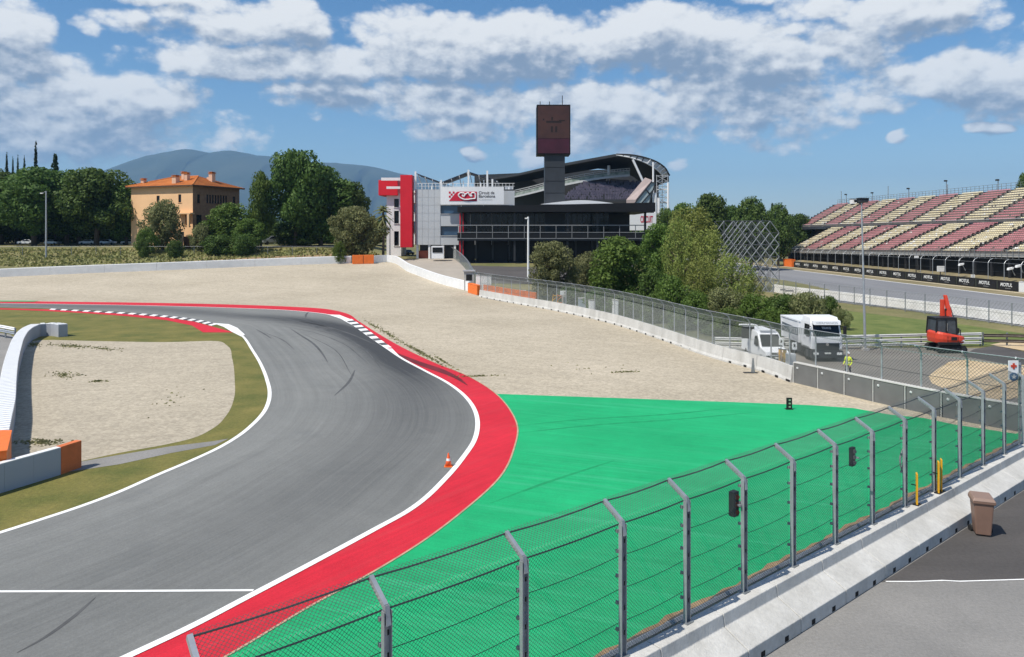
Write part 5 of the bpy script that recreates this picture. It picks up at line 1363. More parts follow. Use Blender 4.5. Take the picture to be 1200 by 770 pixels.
for k, (u, v, w, h, lab) in enumerate([(1102.5, 315, 8.5, 6.5, 'larger white board on a stand behind the black advertising wall'), (1140, 324, 4.5, 4.5, 'small square white board just above the black advertising wall'), (1074, 301, 5, 2.5, 'small white panel on the fence under the grandstand, farthest from the white block')]):
    Yw = SP(0, 1.6).x; best = min(np.arange(112, 230, .5), key=lambda y: abs(600 + F * SP(y, 1.6).x / y - u)); p = Vector((SP(best, 1.6).x, best, HC - (v - VH) / F * best)); s_ = best / F
    t_ = thing('white_board', lab, 'sign', p)
    mk('panel', MB().box(p, (w * s_, .12, h * s_)), m_whitep, t_); mk('post', MB().bar(p + Vector((0, .15, 0)), Vector((p.x, p.y + .15, 1.4)), .14), m_greyd, t_)
for k, (u, v) in enumerate([(1127, 310), (1186, 315), (1196, 312)]):
    best = min(np.arange(112, 230, .5), key=lambda y: abs(600 + F * SP(y, 1.2).x / y - u)); p = Vector((SP(best, 1.2).x, best, HC - (v - VH) / F * best))
    t_ = thing('track_lamp', ['white floodlight on the fence by the larger white board under the grandstand', 'white floodlight on the fence above the last black advertising board', 'white floodlight on the fence above the pale white wall block'][k], 'lamp', p, 0, 'floodlights on the grandstand fence')
    mk('lamp_head', MB().hexa([p + Vector(q) for q in [(-.7, -.3, -.25), (.1, -.3, -.05), (.1, .3, -.05), (-.7, .3, -.25), (-.6, -.3, .15), (.2, -.3, .3), (.2, .3, .3), (-.6, .3, .15)]]), m_whitep, t_); mk('arm', MB().bar(p, p + Vector((.6, 0, -1.2)), .1), m_galv, t_)

# ---- inner wall of the pit straight with its fence
nwl = [G(v_, w_) for v_, w_ in ((905, 343), (929, 346.7), (985, 353.5), (1050, 362), (1125, 371.5), (1200, 382), (1290, 396))]
nw_ = thing('pit_wall', 'white wall with faded marks on the near side of the pit straight', 'wall', nwl[2])
m_pw = mat('stained_white_paint', (.62, .61, .59), .75, .1, .5, 5, .1, 6, col2=(.80, .79, .77), pos=True, sc2=2.2, amt2=.2)
wall_blocks(nw_, 'wall_section', nwl, 6.0, [(-.12, 0), (0, .1), (0, 1.45), (-.35, 1.45), (-.4, 0)][::-1], m_pw)
mk('faded_mark', MB().box(G(918, 345.3) + Vector((0, -.25, .85)), (1.2, .1, .3)).box(G(929, 346.7) + Vector((-.4, -.2, .85)), (1.6, .1, .3)), mat('faded_print', (.25, .25, .26), .8), nw_)
mesh_fence('thin wire fence with plain grey posts in front of the white pit wall', right_of(nwl, -1.5), 3.1, 0, 2.6, 0, pitch=.5, r=.009, wire=True, post_r=.07, post_m=m_galvd)

# ---- guard rails of the service yard
gr_ = thing('guard_rail', 'three-beam white guard rail behind truck and excavator in the service yard', 'guard rail', G(1000, 408))
gl = spline([G(838, 411.5), G(880, 412.5), G(1000, 409), G(1100, 406.5), G(1150, 405.5)], 5)
for z in (.18, .58, .98):
    mk('rail_beam', MB().sweep(gl, [(0, z), (.07, z + .06), (0, z + .13), (.07, z + .2), (0, z + .27), (-.03, z + .27), (-.03, z)][::-1]), mat('dusty_white_rail', (.55, .55, .53), .5, .12, 1.5), gr_)
for p in resample(gl, step=2.0): mk('rail_post', MB().box(p + Vector((0, .14, .62)), (.12, .1, 1.24)), m_galvd, gr_)
gr2 = thing('guard_rail', 'weathered dark guard rail continuing beyond the white one towards the sand', 'guard rail', G(1180, 405))
gl = spline([G(1153, 405), G(1200, 406), G(1280, 412)], 5)
for z in (.3, .8): mk('rail_beam', MB().sweep(gl, [(0, z), (.07, z + .1), (0, z + .2), (.07, z + .3), (-.03, z + .3), (-.03, z)][::-1]), mat('rusty_rail', (.12, .10, .085), .8, .3, 2), gr2)
for p in resample(gl, step=2.0): mk('rail_post', MB().box(p + Vector((0, .14, .6)), (.12, .1, 1.2)), m_galvd, gr2)

# ---- scaffold lattice
YSc = 128
sc = thing('scaffold_frame', 'tall open lattice of crossed grey steel scaffold tubes behind the loose green trees', 'scaffold', P(880, 340, YSc))
m_tube = mat('pale_scaffold_tube', (.26, .275, .285), .45, .08, 2); m_tubed = mat('dark_scaffold_tube', (.08, .085, .09), .5, .1, 2, metal=.3)
xa, xb2 = P(838, 0, YSc).x, P(913, 0, YSc).x; zt2 = P(0, 259, YSc).z; nb = 7; nl = 6; bz = (zt2) / nl; bx = (xb2 - xa) / nb; dep = 6.0
def SQ(i, j, f_):  # bay i, level j, depth fraction; front top is set back on the ends
    return Vector((xa + bx * i, YSc + dep * f_, bz * j))
up_, hz, dg, bk = MB(), MB(), MB(), MB()
for i in range(nb + 1):
    j1 = nl if 0 < i < nb else nl - 1
    up_.tube([SQ(i, 0, 0), SQ(i, j1, 0)], .05, 5); bk.tube([SQ(i, 0, 1), SQ(i, j1, 1)], .05, 5)
    for j in range(j1 + 1): bk.tube([SQ(i, j, 0), SQ(i, j, 1)], .04, 4)
    for j in range(j1): bk.tube([SQ(i, j, 0), SQ(i, j + 1, 1)], .035, 4)
for j in range(nl + 1):
    a, b_ = (0, nb) if j < nl else (1, nb - 1)
    hz.tube([SQ(a, j, 0), SQ(b_, j, 0)], .06, 5); bk.tube([SQ(a, j, 1), SQ(b_, j, 1)], .06, 5)
for i in range(nb):
    for j in range(nl):
        if j == nl - 1 and i in (0, nb - 1):
            p = (SQ(0, j, 0), SQ(1, nl, 0)) if i == 0 else (SQ(nb, j, 0), SQ(nb - 1, nl, 0)); dg.tube(p, .07, 5); continue
        dg.tube([SQ(i, j, 0), SQ(i + 1, j + 1, 0)], .085, 5)
        if i < 3: dg.tube([SQ(i + .5, j, 0), SQ(min(nb, i + 1.5), j + 1, 0)], .06, 5)
        if (i + j) % 2 or i > 2: dg.tube([SQ(i + 1, j, 0), SQ(i, j + 1, 0)], .085, 5)
        bk.tube([SQ(i + 1, j, 1), SQ(i, j + 1, 1)], .055, 5); bk.tube([SQ(i, j, 1), SQ(i + 1, j + 1, 1)], .055, 5); bk.tube([SQ(i + .5, j, .5), SQ(i + .5, j + 1, .5)], .045, 4)
mk('upright', up_, m_tubed, sc); mk('ledger', hz, m_tubed, sc); mk('diagonal_brace', dg, m_tube, sc); mk('rear_frame', bk, m_tubed, sc)
mk('base_plate', MB().box(((xa + xb2) / 2, YSc, .1), (xb2 - xa + 1, .5, .2)).box(((xa + xb2) / 2, YSc + dep, .1), (xb2 - xa + 1, .5, .2)), m_conc2, sc)

# service road up to the control building
Lr = [GT(548, 338), GT(520, 327), GT(480, 310), GT(462, 303), GT(452, 299.5)]; Rr = [GT(552, 325), GT(545, 315), GT(537, 306), GT(530, 302), GT(522, 300)]
L2, R2_ = resample(spline(Lr, 5), n=24), resample(spline(Rr, 5), n=24)
structure('service_road', MB().grid([[ON(*(a.lerp(b_, f_)).xy, .05) for f_ in np.linspace(0, 1, 9)] for a, b_ in zip(L2, R2_)]), mat('beige_road', (.36, .32, .27), .9, .08, .3, 4, .3, 14, pos=True), True)
mesh_fence('close-set mesh fence with many posts beside the pale service road', [ON(*GT(u, v).xy) for u, v in ((527, 301.5), (534, 305), (541, 311), (548, 319), (556, 333), (562, 341))], 1.9, 0, 2.4, .5, 1, pitch=.5, r=.005)
structure('paddock_road', MB().grid([[ON(*GT(u, v).lerp(GT(u2, v2), f_).xy, .04) for f_ in np.linspace(0, 1, 10)] for (u, v), (u2, v2) in [((532, 301), (760, 301)), ((545, 306), (750, 306)), ((556, 316), (740, 316)), ((566, 332), (720, 335))]]), m_darkasph, True)
# ================================================================== VEHICLES
m_paint_w = mat('white_vehicle_paint', (.74, .75, .76), .35, .04, 1.2, spec=.5)
m_paint_dk = mat('navy_black_paint', (.02, .024, .032), .4, .25, 1.2, spec=.5)
m_tyre = mat('tyre_rubber', (.018, .018, .018), .85, .2, 5)
m_rim = mat('silver_rim', (.45, .46, .47), .4, .1, 4, metal=.6)
m_chrome = mat('bright_metal', (.6, .6, .6), .25, .05, 3, metal=.8)
m_lamp = mat('lamp_glass', (.75, .76, .75), .15, .05, 3)
m_plate = mat('number_plate', (.72, .72, .68), .5)

def wheel(parent, x, y, z, r, w, axis='x'):
    t_ = mk('wheel', MB().lathe((x, y, z), [(r * .55, -w / 2), (r * .9, -w / 2), (r, -w * .3), (r, w * .3), (r * .9, w / 2), (r * .55, w / 2)], 18, axis), m_tyre, parent, True)
    mk('rim', MB().lathe((x, y, z), [(0, -w * .42), (r * .3, -w * .50), (r * .58, -w * .40), (r * .58, w * .40), (r * .3, w * .50), (0, w * .42)], 14, axis), m_rim, t_)

# ---- tipper truck, cab towards the camera
T0 = G(969, 424)
tk = thing('tipper_truck', 'white tipper truck with dark grille parked facing the gravel beside the worker', 'truck', T0)
def tb(name, x0, x1, y0, y1, z0, z1, m, par=None, bevel=.0, **k):
    return mk(name, MB().box((T0.x + (x0 + x1) / 2, T0.y + (y0 + y1) / 2, T0.z + (z0 + z1) / 2), (x1 - x0, y1 - y0, z1 - z0)), m, par or tk, bevel=bevel, **k)
def TP(x, y, z): return T0 + Vector((x, y, z))
cabp = [(-1.25, 0), (1.25, 0), (1.25, 2.2), (-1.25, 2.2)]
cab = mk('cab', MB().add([TP(-1.25, .0, 1.0), TP(1.25, .0, 1.0), TP(1.25, 2.1, 1.0), TP(-1.25, 2.1, 1.0), TP(-1.25, .02, 1.95), TP(1.25, .02, 1.95), TP(1.25, 2.1, 1.95), TP(-1.25, 2.1, 1.95), TP(-1.18, .35, 3.1), TP(1.18, .35, 3.1), TP(1.2, 2.1, 3.1), TP(-1.2, 2.1, 3.1), TP(-1.12, .62, 3.55), TP(1.12, .62, 3.55), TP(1.12, 2.1, 3.6), TP(-1.12, 2.1, 3.6)],
    [(3, 2, 1, 0)] + [(a + 4 * l, b_ + 4 * l, b_ + 4 * l + 4, a + 4 * l + 4) for l in range(3) for a, b_ in ((0, 1), (1, 2), (2, 3), (3, 0))] + [(12, 13, 14, 15)]), m_paint_w, tk, bevel=.05)
mk('windscreen', MB().add([TP(-1.08, .03, 2.05), TP(1.08, .03, 2.05), TP(1.04, .30, 3.0), TP(-1.04, .30, 3.0)], [(0, 1, 2, 3)]), m_glass, cab)
mk('sun_visor', MB().hexa([TP(-1.1, -.12, 2.98), TP(1.1, -.12, 2.98), TP(1.1, .36, 3.1), TP(-1.1, .36, 3.1), TP(-1.1, -.02, 3.32), TP(1.1, -.02, 3.32), TP(1.1, .5, 3.36), TP(-1.1, .5, 3.36)]), m_paint_w, cab, bevel=.03)
place_text('lettering', 'HERMANOS', TP(-.85, -.09, 3.06), (1, 0, 0), (0, .28, .96), 1.7, .17, mat('grey_lettering', (.16, .18, .22), .6), cab, depth=.012)
place_text('lettering', 'TRANS', TP(-.38, .14, 2.62), (1, 0, 0), (0, .28, .96), .75, .18, m_paint_w, cab, depth=.05)
tb('white_panel', -1.12, 1.12, -.05, .0, 1.52, 1.92, m_paint_w, cab, .02)
tb('grille', -.98, .98, -.07, .0, .92, 1.5, m_paint_dk, cab, .02)
for k in range(5): tb('grille_bar', -.92, .92, -.095, -.06, .98 + k * .105, 1.02 + k * .105, m_greyd, cab)
mk('emblem', MB().lathe(TP(0, -.10, 1.42), [(.09, -.012), (.115, -.012), (.115, .012), (.09, .012)], 18, 'y').bar(TP(0, -.105, 1.42), TP(0, -.105, 1.53), .022).bar(TP(0, -.105, 1.42), TP(-.09, -.105, 1.37), .022).bar(TP(0, -.105, 1.42), TP(.09, -.105, 1.37), .022), m_chrome, cab)
bmp = tb('bumper', -1.27, 1.27, -.18, .35, .32, .92, m_paint_dk, tk, .05)
tb('number_plate', -.26, .26, -.2, -.18, .66, .78, m_plate, bmp)
for s in (-1, 1):
    mk('headlight', MB().box(TP(s * .95, -.19, .68), (.42, .05, .2)), m_lamp, tk, bevel=.02)
    mk('mirror', MB().box(TP(s * 1.5, .1, 2.45), (.26, .14, .85)), m_black, tk, bevel=.04); mk('mirror_arm', MB().bar(TP(s * 1.2, .2, 2.85), TP(s * 1.5, .12, 2.8), .05).bar(TP(s * 1.2, .2, 2.1), TP(s * 1.5, .12, 2.15), .05), m_black, tk)
    mk('wiper', MB().bar(TP(s * .1 - .3, .0, 2.05), TP(s * .1 + .5, .07, 2.3), .03), m_black, tk)
    mk('side_window', MB().add([TP(s * 1.256, .35, 2.05), TP(s * 1.256, 1.5, 2.05), TP(s * 1.212, 1.5, 2.95), TP(s * 1.212, .5, 2.95)], [(0, 1, 2, 3)]), m_glass, cab)
    mk('door_handle', MB().box(TP(s * 1.27, 1.45, 1.75), (.03, .2, .06)), m_black, cab)
    mk('step', MB().box(TP(s * 1.2, .75, .6), (.25, .6, .55)), m_paint_dk, tk, bevel=.04)
tb('chassis', -.45, .45, .4, 6.6, .62, .95, m_greyd)
tb('fuel_tank', -1.22, -.6, 2.3, 3.6, .45, 1.0, m_greyd, bevel=.08); tb('side_guard', 1.05, 1.15, 2.3, 4.6, .5, .95, m_greyd)
bed = mk('tipper_body', MB().hexa([TP(-1.2, 2.55, 1.15), TP(1.2, 2.55, 1.15), TP(1.2, 6.7, 1.15), TP(-1.2, 6.7, 1.15), TP(-1.27, 2.4, 2.95), TP(1.27, 2.4, 2.95), TP(1.27, 6.7, 2.95), TP(-1.27, 6.7, 2.95)]), m_paint_w, tk, bevel=.04)
tb('body_shield', -1.2, 1.2, 2.2, 2.42, 1.3, 3.2, m_paint_w, bed, .03)
for y in (2.62, 6.6): mk('body_rib', MB().bar(TP(-1.24, y, 1.15), TP(-1.30, y, 2.95), .09), m_paint_w, bed)
tb('top_rim', -1.33, 1.33, 2.36, 6.76, 2.95, 3.06, m_paint_w, bed)
mk('lettering_band', MB().add([TP(-1.245, 6.5, 1.72), TP(-1.245, 2.75, 1.72), TP(-1.268, 2.75, 2.35), TP(-1.27, 6.5, 2.5)], [(0, 1, 2, 3)]), mat('slate_paint', (.10, .125, .15), .5), bed)
place_text('lettering', 'TRANSPORT', TP(-1.262, 6.35, 1.80), (0, -1, 0), (-.03, 0, 1), 3.5, .50, m_paint_w, bed, bold=.02, depth=.012)
place_text('lettering', 'VALLES', TP(-1.228, 4.4, 1.28), (0, -1, 0), (-.03, 0, 1), 1.5, .36, mat('grey_lettering', (.16, .18, .22)), bed, depth=.012)
for y in (1.1, 4.4, 5.75):
    for s in (-1, 1): wheel(tk, T0.x + s * 1.05, T0.y + y, .52, .52, .34)
for y in (1.1,):
    for s in (-1, 1): mk('mudguard', MB().box(TP(s * 1.1, y, 1.1), (.35, 1.3, .08)), m_paint_dk, tk)

# ---- white van
V0 = G(911, 427.5)
vn = thing('white_van', 'white panel van with dark windscreen parked next to the tipper truck', 'van', V0)
def VP(x, y, z): return V0 + Vector((x * .98 - y * .05, y, z))
prof = [(0, .42), (-.06, .75), (.02, 1.02), (.95, 1.22), (1.75, 2.22), (2.2, 2.38), (5.2, 2.42), (5.3, 2.2), (5.3, .45)]
def half(y, z): return 1.0 - max(0, z - 1.1) * .10 - (max(0, .25 - y) * .25)
pl = [VP(-half(y, z), y, z) for y, z in prof]; pr = [VP(half(y, z), y, z) for y, z in prof]
n = len(prof)
vb = mk('body', MB().add(pl + pr, [tuple(range(n)), tuple(range(n, 2 * n))[::-1]] + [(i, n + i, n + (i + 1) % n, (i + 1) % n) for i in range(n)]), m_paint_w, vn, bevel=.06)
def vpt(x, y, z, o=.0): return VP(x, y, z)
mk('windscreen', MB().add([VP(-.86, .985, 1.275), VP(.86, .985, 1.275), VP(.77, 1.70, 2.17), VP(-.77, 1.70, 2.17)], [(0, 1, 2, 3)]), m_glass, vb)
for s in (-1, 1):
    mk('side_window', MB().add([VP(s * 1.005, 1.25, 1.28), VP(s * 1.005, 2.35, 1.28), VP(s * .93, 2.3, 2.0), VP(s * .925, 1.75, 2.05)], [(0, 1, 2, 3)]), m_glass, vb)
    mk('headlight', MB().add([VP(s * .62, -.035, .98), VP(s * .93, .03, .98), VP(s * .93, .42, 1.17), VP(s * .70, .30, 1.15)], [(0, 1, 2, 3)]), m_lamp, vb)
    mk('mirror', MB().box(VP(s * 1.13, 1.35, 1.42), (.16, .12, .3)), m_black, vn, bevel=.03)
    for y in (.95, 4.25): wheel(vn, V0.x + s * .86 - y * .05, V0.y + y, .34, .34, .22)
mk('bumper', MB().box(VP(0, -.08, .55), (1.8, .16, .34)), m_black, vn, bevel=.04)
mk('grille', MB().box(VP(0, -.045, .88), (1.0, .06, .16)), m_black, vb); mk('number_plate', MB().box(VP(0, -.175, .58), (.5, .02, .11)), m_plate, vn)
mk('bonnet_badge', MB().lathe(VP(0, -.08, .9), [(.0, -.01), (.09, -.01), (.09, .01), (0, .01)], 12, 'y'), m_chrome, vb)
mk('roof_beacon', MB().box(VP(0, 1.95, 2.45), (1.3, .2, .16)), m_paint_w, vn, bevel=.03)

# ---- excavator
E0 = G(1108, 412)
ex = thing('excavator', 'small red excavator with raised red boom beside the guard rail', 'excavator', E0)
def EP(x, y, z): return E0 + Vector((x, y, z))
for s in (-1, 1):
    tp = [(-1.28, .34), (-1.16, .12), (-.98, .02), (.98, .02), (1.16, .12), (1.28, .34), (1.16, .56), (.98, .66), (-.98, .66), (-1.16, .56)]
    tr_ = mk('track', MB().extrude([EP(x, s * .85 - .25, z) for x, z in tp], (0, .5, 0)), m_tyre, ex)
    for k in range(5): mk('roller', MB().lathe(EP(-.94 + .47 * k, s * .85 - .26, .33), [(0, -.04), (.17, -.04), (.17, .04), (0, .04)], 10, 'y'), m_greyd, tr_)
mk('undercarriage', MB().box(EP(0, 0, .5), (1.0, 1.3, .4)), m_greyd, ex)
mk('slew_ring', MB().lathe(EP(0, 0, .66), [(.55, 0), (.55, .14), (.0, .14)], 16), m_black, ex)
# rounded counterweight body
bd = spline([Vector((-1.35, -.75, 0)), Vector((-1.15, -1.05, 0)), Vector((0, -1.2, 0)), Vector((1.0, -1.05, 0)), Vector((1.35, -.5, 0)), Vector((1.2, .7, 0)), Vector((.6, 1.05, 0)), Vector((-1.1, 1.0, 0)), Vector((-1.35, .5, 0)), Vector((-1.35, -.75, 0))], 4)[:-1]
mb = MB(); k0 = len(bd)
ring = lambda sc_, z, dz=0: [EP(p.x * sc_, p.y * sc_, z + dz * (p.x)) for p in bd]
rgs = [ring(.80, .84), ring(.95, .90), ring(1.0, 1.18, -.07), ring(.98, 1.52, -.15), ring(.90, 1.66, -.17)]
for r in rgs: mb.v += [tuple(p) for p in r]
for l in range(4):
    for j in range(k0): mb.f.append((l * k0 + j, l * k0 + (j + 1) % k0, (l + 1) * k0 + (j + 1) % k0, (l + 1) * k0 + j)); mb.m.append(0)
mb.f += [tuple(range(k0))[::-1], tuple(range(4 * k0, 5 * k0))]; mb.m += [0, 0]
hbod = mk('house_body', mb, m_redp, ex, bevel=.03)
mk('engine_cover_line', MB().box(EP(.4, -1.185, 1.2), (.03, .04, .5)).box(EP(-.5, -1.2, 1.25), (.03, .04, .5)), m_black, hbod)
mk('warning_stripe', MB().box(EP(.85, -1.10, 1.12), (.35, .05, .12), .2), m_whitep, hbod)
mk('exhaust', MB().tube([EP(1.0, -.5, 1.5), EP(1.0, -.5, 2.0)], .05, 7), m_greyd, ex)
mk('door_handle_bar', MB().bar(EP(-.3, -.79, 1.9), EP(-.3, -.79, 2.6), .03), m_chrome, ex)
mk('dark_skirt', MB().box(EP(-.35, -1.13, .86), (1.9, .2, .26)), m_black, hbod, bevel=.05)
mk('rear_grille', MB().box(EP(.05, -1.19, 1.3), (.5, .06, .28)), m_black, hbod)
# cab frame with panes
cf = MB(); CX0, CX1, CY0, CY1, CZ0, CZ1 = -1.25, .55, -.75, .75, 1.6, 2.95
for x in (CX0, CX1):
    for y in (CY0, CY1): cf.bar(EP(x, y, CZ0), EP(x * .93, y * .95, CZ1), .10)
cf.bar(EP(-.35, CY0, CZ0), EP(-.35, CY0 * .95, CZ1), .09)
for z, q in ((CZ0, 1), (CZ1, .94)):
    cf.bar(EP(CX0 * q, CY0 * q, z), EP(CX1 * q, CY0 * q, z), .1).bar(EP(CX0 * q, CY1 * q, z), EP(CX1 * q, CY1 * q, z), .1).bar(EP(CX0 * q, CY0 * q, z), EP(CX0 * q, CY1 * q, z), .1).bar(EP(CX1 * q, CY0 * q, z), EP(CX1 * q, CY1 * q, z), .1)
cabx = mk('cab_frame', cf, m_black, ex)
mk('cab_roof', MB().box(EP(-.33, 0, 3.0), (1.8, 1.5, .12)), m_black, cabx, bevel=.04)
m_cabgl = mat('tinted_cab_glass', (.06, .07, .08), .1, .3, 1.5)
for x0_, x1_ in ((CX0 + .06, -.41), (-.29, CX1 - .06)): mk('pane', MB().add([EP(x0_, CY0 + .02, CZ0 + .06), EP(x1_, CY0 + .02, CZ0 + .06), EP(x1_ * .94, CY0 * .95 + .02, CZ1 - .06), EP(x0_ * .94, CY0 * .95 + .02, CZ1 - .06)], [(0, 1, 2, 3)]), m_cabgl, cabx)
mk('pane', MB().add([EP(CX0, -.65, CZ0 + .06), EP(CX0, .65, CZ0 + .06), EP(CX0 * .94, .6, CZ1 - .06), EP(CX0 * .94, -.6, CZ1 - .06)], [(0, 1, 2, 3)]), m_cabgl, cabx)
mk('seat', MB().box(EP(-.2, .1, 2.05), (.5, .5, .15)).box(EP(-.2, -.15, 2.4), (.48, .14, .6)), m_black, ex, bevel=.04)
mk('headrest', MB().box(EP(-.2, -.2, 2.74), (.3, .12, .2)), m_lampgr, ex)
# boom and arm, folded upright
mk('boom_pin', MB().lathe(EP(.62, .8, 1.5), [(0, 0), (.12, 0), (.12, .55), (0, .55)], 10, 'x').lathe(EP(.64, 1.1, 3.58), [(0, 0), (.1, 0), (.1, .5), (0, .5)], 10, 'x'), m_greyd, ex)
mk('boom', MB().hexa([EP(.66, .55, 1.3), EP(1.12, .55, 1.3), EP(1.12, 1.05, 1.3), EP(.66, 1.05, 1.3), EP(.70, .9, 3.6), EP(1.06, .9, 3.6), EP(1.06, 1.3, 3.6), EP(.70, 1.3, 3.6)]), m_redp, ex, bevel=.03)
mk('boom_head', MB().hexa([EP(.72, .92, 3.62), EP(1.04, .92, 3.62), EP(1.04, 1.28, 3.62), EP(.72, 1.28, 3.62), EP(.70, 1.3, 4.85), EP(.92, 1.3, 4.85), EP(.92, 1.6, 4.85), EP(.70, 1.6, 4.85)]), m_redp, ex, bevel=.03)
mk('dipper_arm', MB().hexa([EP(.34, 1.1, 2.2), EP(.62, 1.1, 2.2), EP(.62, 1.5, 2.2), EP(.34, 1.5, 2.2), EP(.42, 1.3, 4.45), EP(.68, 1.3, 4.45), EP(.68, 1.6, 4.45), EP(.42, 1.6, 4.45)]), m_redp, ex, bevel=.03)
mk('hydraulic_ram', MB().tube([EP(.86, .55, 1.6), EP(.88, .82, 2.9)], .07, 8).tube([EP(.88, .82, 2.9), EP(.86, 1.0, 3.7)], .04, 8), m_chrome, ex)
mk('hose', MB().tube(spline([EP(1.05, .6, 1.7), EP(1.18, .7, 2.6), EP(1.12, 1.0, 3.5), EP(.95, 1.3, 4.3), EP(.86, 1.5, 4.7)], 4), .035, 5).tube(spline([EP(.62, .6, 1.7), EP(.5, .8, 2.6), EP(.6, 1.1, 3.6)], 4), .035, 5), m_black, ex)
mk('bucket', MB().extrude([EP(1.0, .9, 1.35), EP(1.75, .9, 1.45), EP(1.8, .9, 1.9), EP(1.45, .9, 2.05), EP(1.05, .9, 1.85)], (0, .6, 0)), m_black, ex, bevel=.03)

# ---- small cars, parked
m_carw = mat('car_white', (.72, .73, .74), .3, .03, 2); m_carb = mat('car_black', (.012, .012, .014), .25, .1, 2); m_cars = mat('car_silver', (.36, .38, .40), .3, .05, 2, metal=.5); m_carr = mat('car_dark_red', (.16, .02, .02), .3, .05, 2)
def make_car(label, m, group):
    c_ = thing('parked_car', label, 'car', (0, 0, 0), 0, group)
    pr_ = [(-2.1, .35), (-2.15, .62), (-2.0, .85), (-1.1, .98), (-.45, 1.42), (.9, 1.45), (1.65, 1.02), (2.05, .92), (2.12, .55), (2.05, .35)]
    hw = lambda z: .87 - max(0, z - .8) * .28
    L_ = [Vector((x, -hw(z), z)) for x, z in pr_]; R_ = [Vector((x, hw(z), z)) for x, z in pr_]; n = len(pr_)
    b_ = mk('body', MB().add(L_ + R_, [tuple(range(n)), tuple(range(n, 2 * n))[::-1]] + [(i, n + i, n + (i + 1) % n, (i + 1) % n) for i in range(n)]), m, c_, bevel=.05)
    for s in (-1, 1):
        mk('side_window', MB().add([Vector((-.95, s * .835, 1.0)), Vector((1.45, s * .835, 1.02)), Vector((.85, s * .715, 1.38)), Vector((-.42, s * .715, 1.37))], [(0, 1, 2, 3)]), m_glass, b_)
        for x in (-1.3, 1.3): wheel(c_, x, s * .78, .32, .32, .2, 'y')
    mk('windscreen', MB().add([Vector((-1.09, -.72, 1.0)), Vector((-1.09, .72, 1.0)), Vector((-.5, .6, 1.41)), Vector((-.5, -.6, 1.41))], [(0, 1, 2, 3)]), m_glass, b_)
    mk('rear_window', MB().add([Vector((1.61, -.72, 1.06)), Vector((1.61, .72, 1.06)), Vector((.98, .6, 1.44)), Vector((.98, -.6, 1.44))], [(0, 1, 2, 3)]), m_glass, b_)
    for s in (-1, 1): mk('headlight', MB().box((-2.1, s * .62, .7), (.08, .32, .14)), m_lamp, b_); mk('tail_light', MB().box((2.1, s * .66, .76), (.06, .26, .16)), m_redp, b_)
    return c_
def bank(u, Y): X = (u - 600) / F * Y; return Vector((X, Y, H(X, Y)))
car = make_car('white hatchback parked on the tree-shaded bank, partly in sun near the tall lamp post', m_carw, 'cars parked under the trees on the bank')
car.location = bank(31, 205); car.rotation_euler = (0, 0, .15)
silver = make_car('silver car in deep shade under the trees on the bank', m_cars, 'cars parked under the trees on the bank'); silver.location = bank(62, 204); silver.rotation_euler = (0, 0, 2.9)
for u, Y, rz, lab, src in ((103, 206, .1, 'white car in shade behind the wire fence, below the broad dark tree', car), (126, 206, 3.3, 'silver car between two white cars in the shade below the farmhouse', silver), (152, 207, .2, 'white car parked closest to the farmhouse side of the shaded bank', car), (168, 211, 1.4, 'silver car seen end-on in shade by the garden gate', silver)):
    dup(src, bank(u, Y), rz, label=lab)
bc = make_car('black car parked at the foot of the tall red slab', m_carb, None); del_ = bc.pop('group', None) if 'group' in bc else None
p = GT(478, 299); bc.location = p; bc.rotation_euler = (0, 0, 2.2)
pvn = make_car('pale van-like car half hidden behind the tall clump of trees by the gravel', m_cars, None); p = P(320, 274, 205); pvn.location = ON(p.x, 205); pvn.scale = (1.3, 1.2, 1.7); pvn.rotation_euler = (0, 0, .5)
for n_ in (bc, pvn):
    if 'group' in n_: del n_['group']

# ================================================================== SMALL THINGS
# wheelie bin
B0 = G(1150.5, 626)
bn_ = thing('wheelie_bin', 'brown wheelie bin with closed lid standing on the dark asphalt', 'bin', B0)
rz = -.35; cs, sn = math.cos(rz), math.sin(rz)
def BP(x, y, z): x, y, z = x * .93, y * .93, z * .96; return B0 + Vector((x * cs - y * sn, x * sn + y * cs, z))
m_bin = mat('brown_bin_plastic', (.215, .130, .095), .55, .08, 2); m_lid = mat('faded_brown_lid', (.25, .17, .135), .55, .08, 2)
mk('bin_body', MB().hexa([BP(-.25, -.28, .05), BP(.25, -.28, .05), BP(.25, .25, .05), BP(-.25, .25, .05), BP(-.33, -.38, 1.26), BP(.33, -.38, 1.26), BP(.33, .36, 1.26), BP(-.33, .36, 1.26)]), m_bin, bn_, bevel=.04)
mk('rim', MB().hexa([BP(-.37, -.42, 1.2), BP(.37, -.42, 1.2), BP(.37, .40, 1.2), BP(-.37, .40, 1.2), BP(-.38, -.43, 1.29), BP(.38, -.43, 1.29), BP(.38, .41, 1.29), BP(-.38, .41, 1.29)]), m_bin, bn_, bevel=.02)
ld_ = mk('lid', MB().hexa([BP(-.39, -.45, 1.295), BP(.39, -.45, 1.295), BP(.39, .43, 1.295), BP(-.39, .43, 1.295), BP(-.32, -.36, 1.40), BP(.32, -.36, 1.40), BP(.32, .38, 1.43), BP(-.32, .38, 1.43)]), m_lid, bn_, bevel=.03)
mk('lid_handle', MB().bar(BP(-.3, .50, 1.30), BP(.3, .50, 1.30), .05), m_bin, ld_)
for s in (-1, 1):
    c_ = BP(s * .31, .24, .11); mk('wheel', MB().lathe(c_, [(0, -.04), (.11, -.04), (.11, .04), (0, .04)], 12, 'x'), m_tyre, bn_)
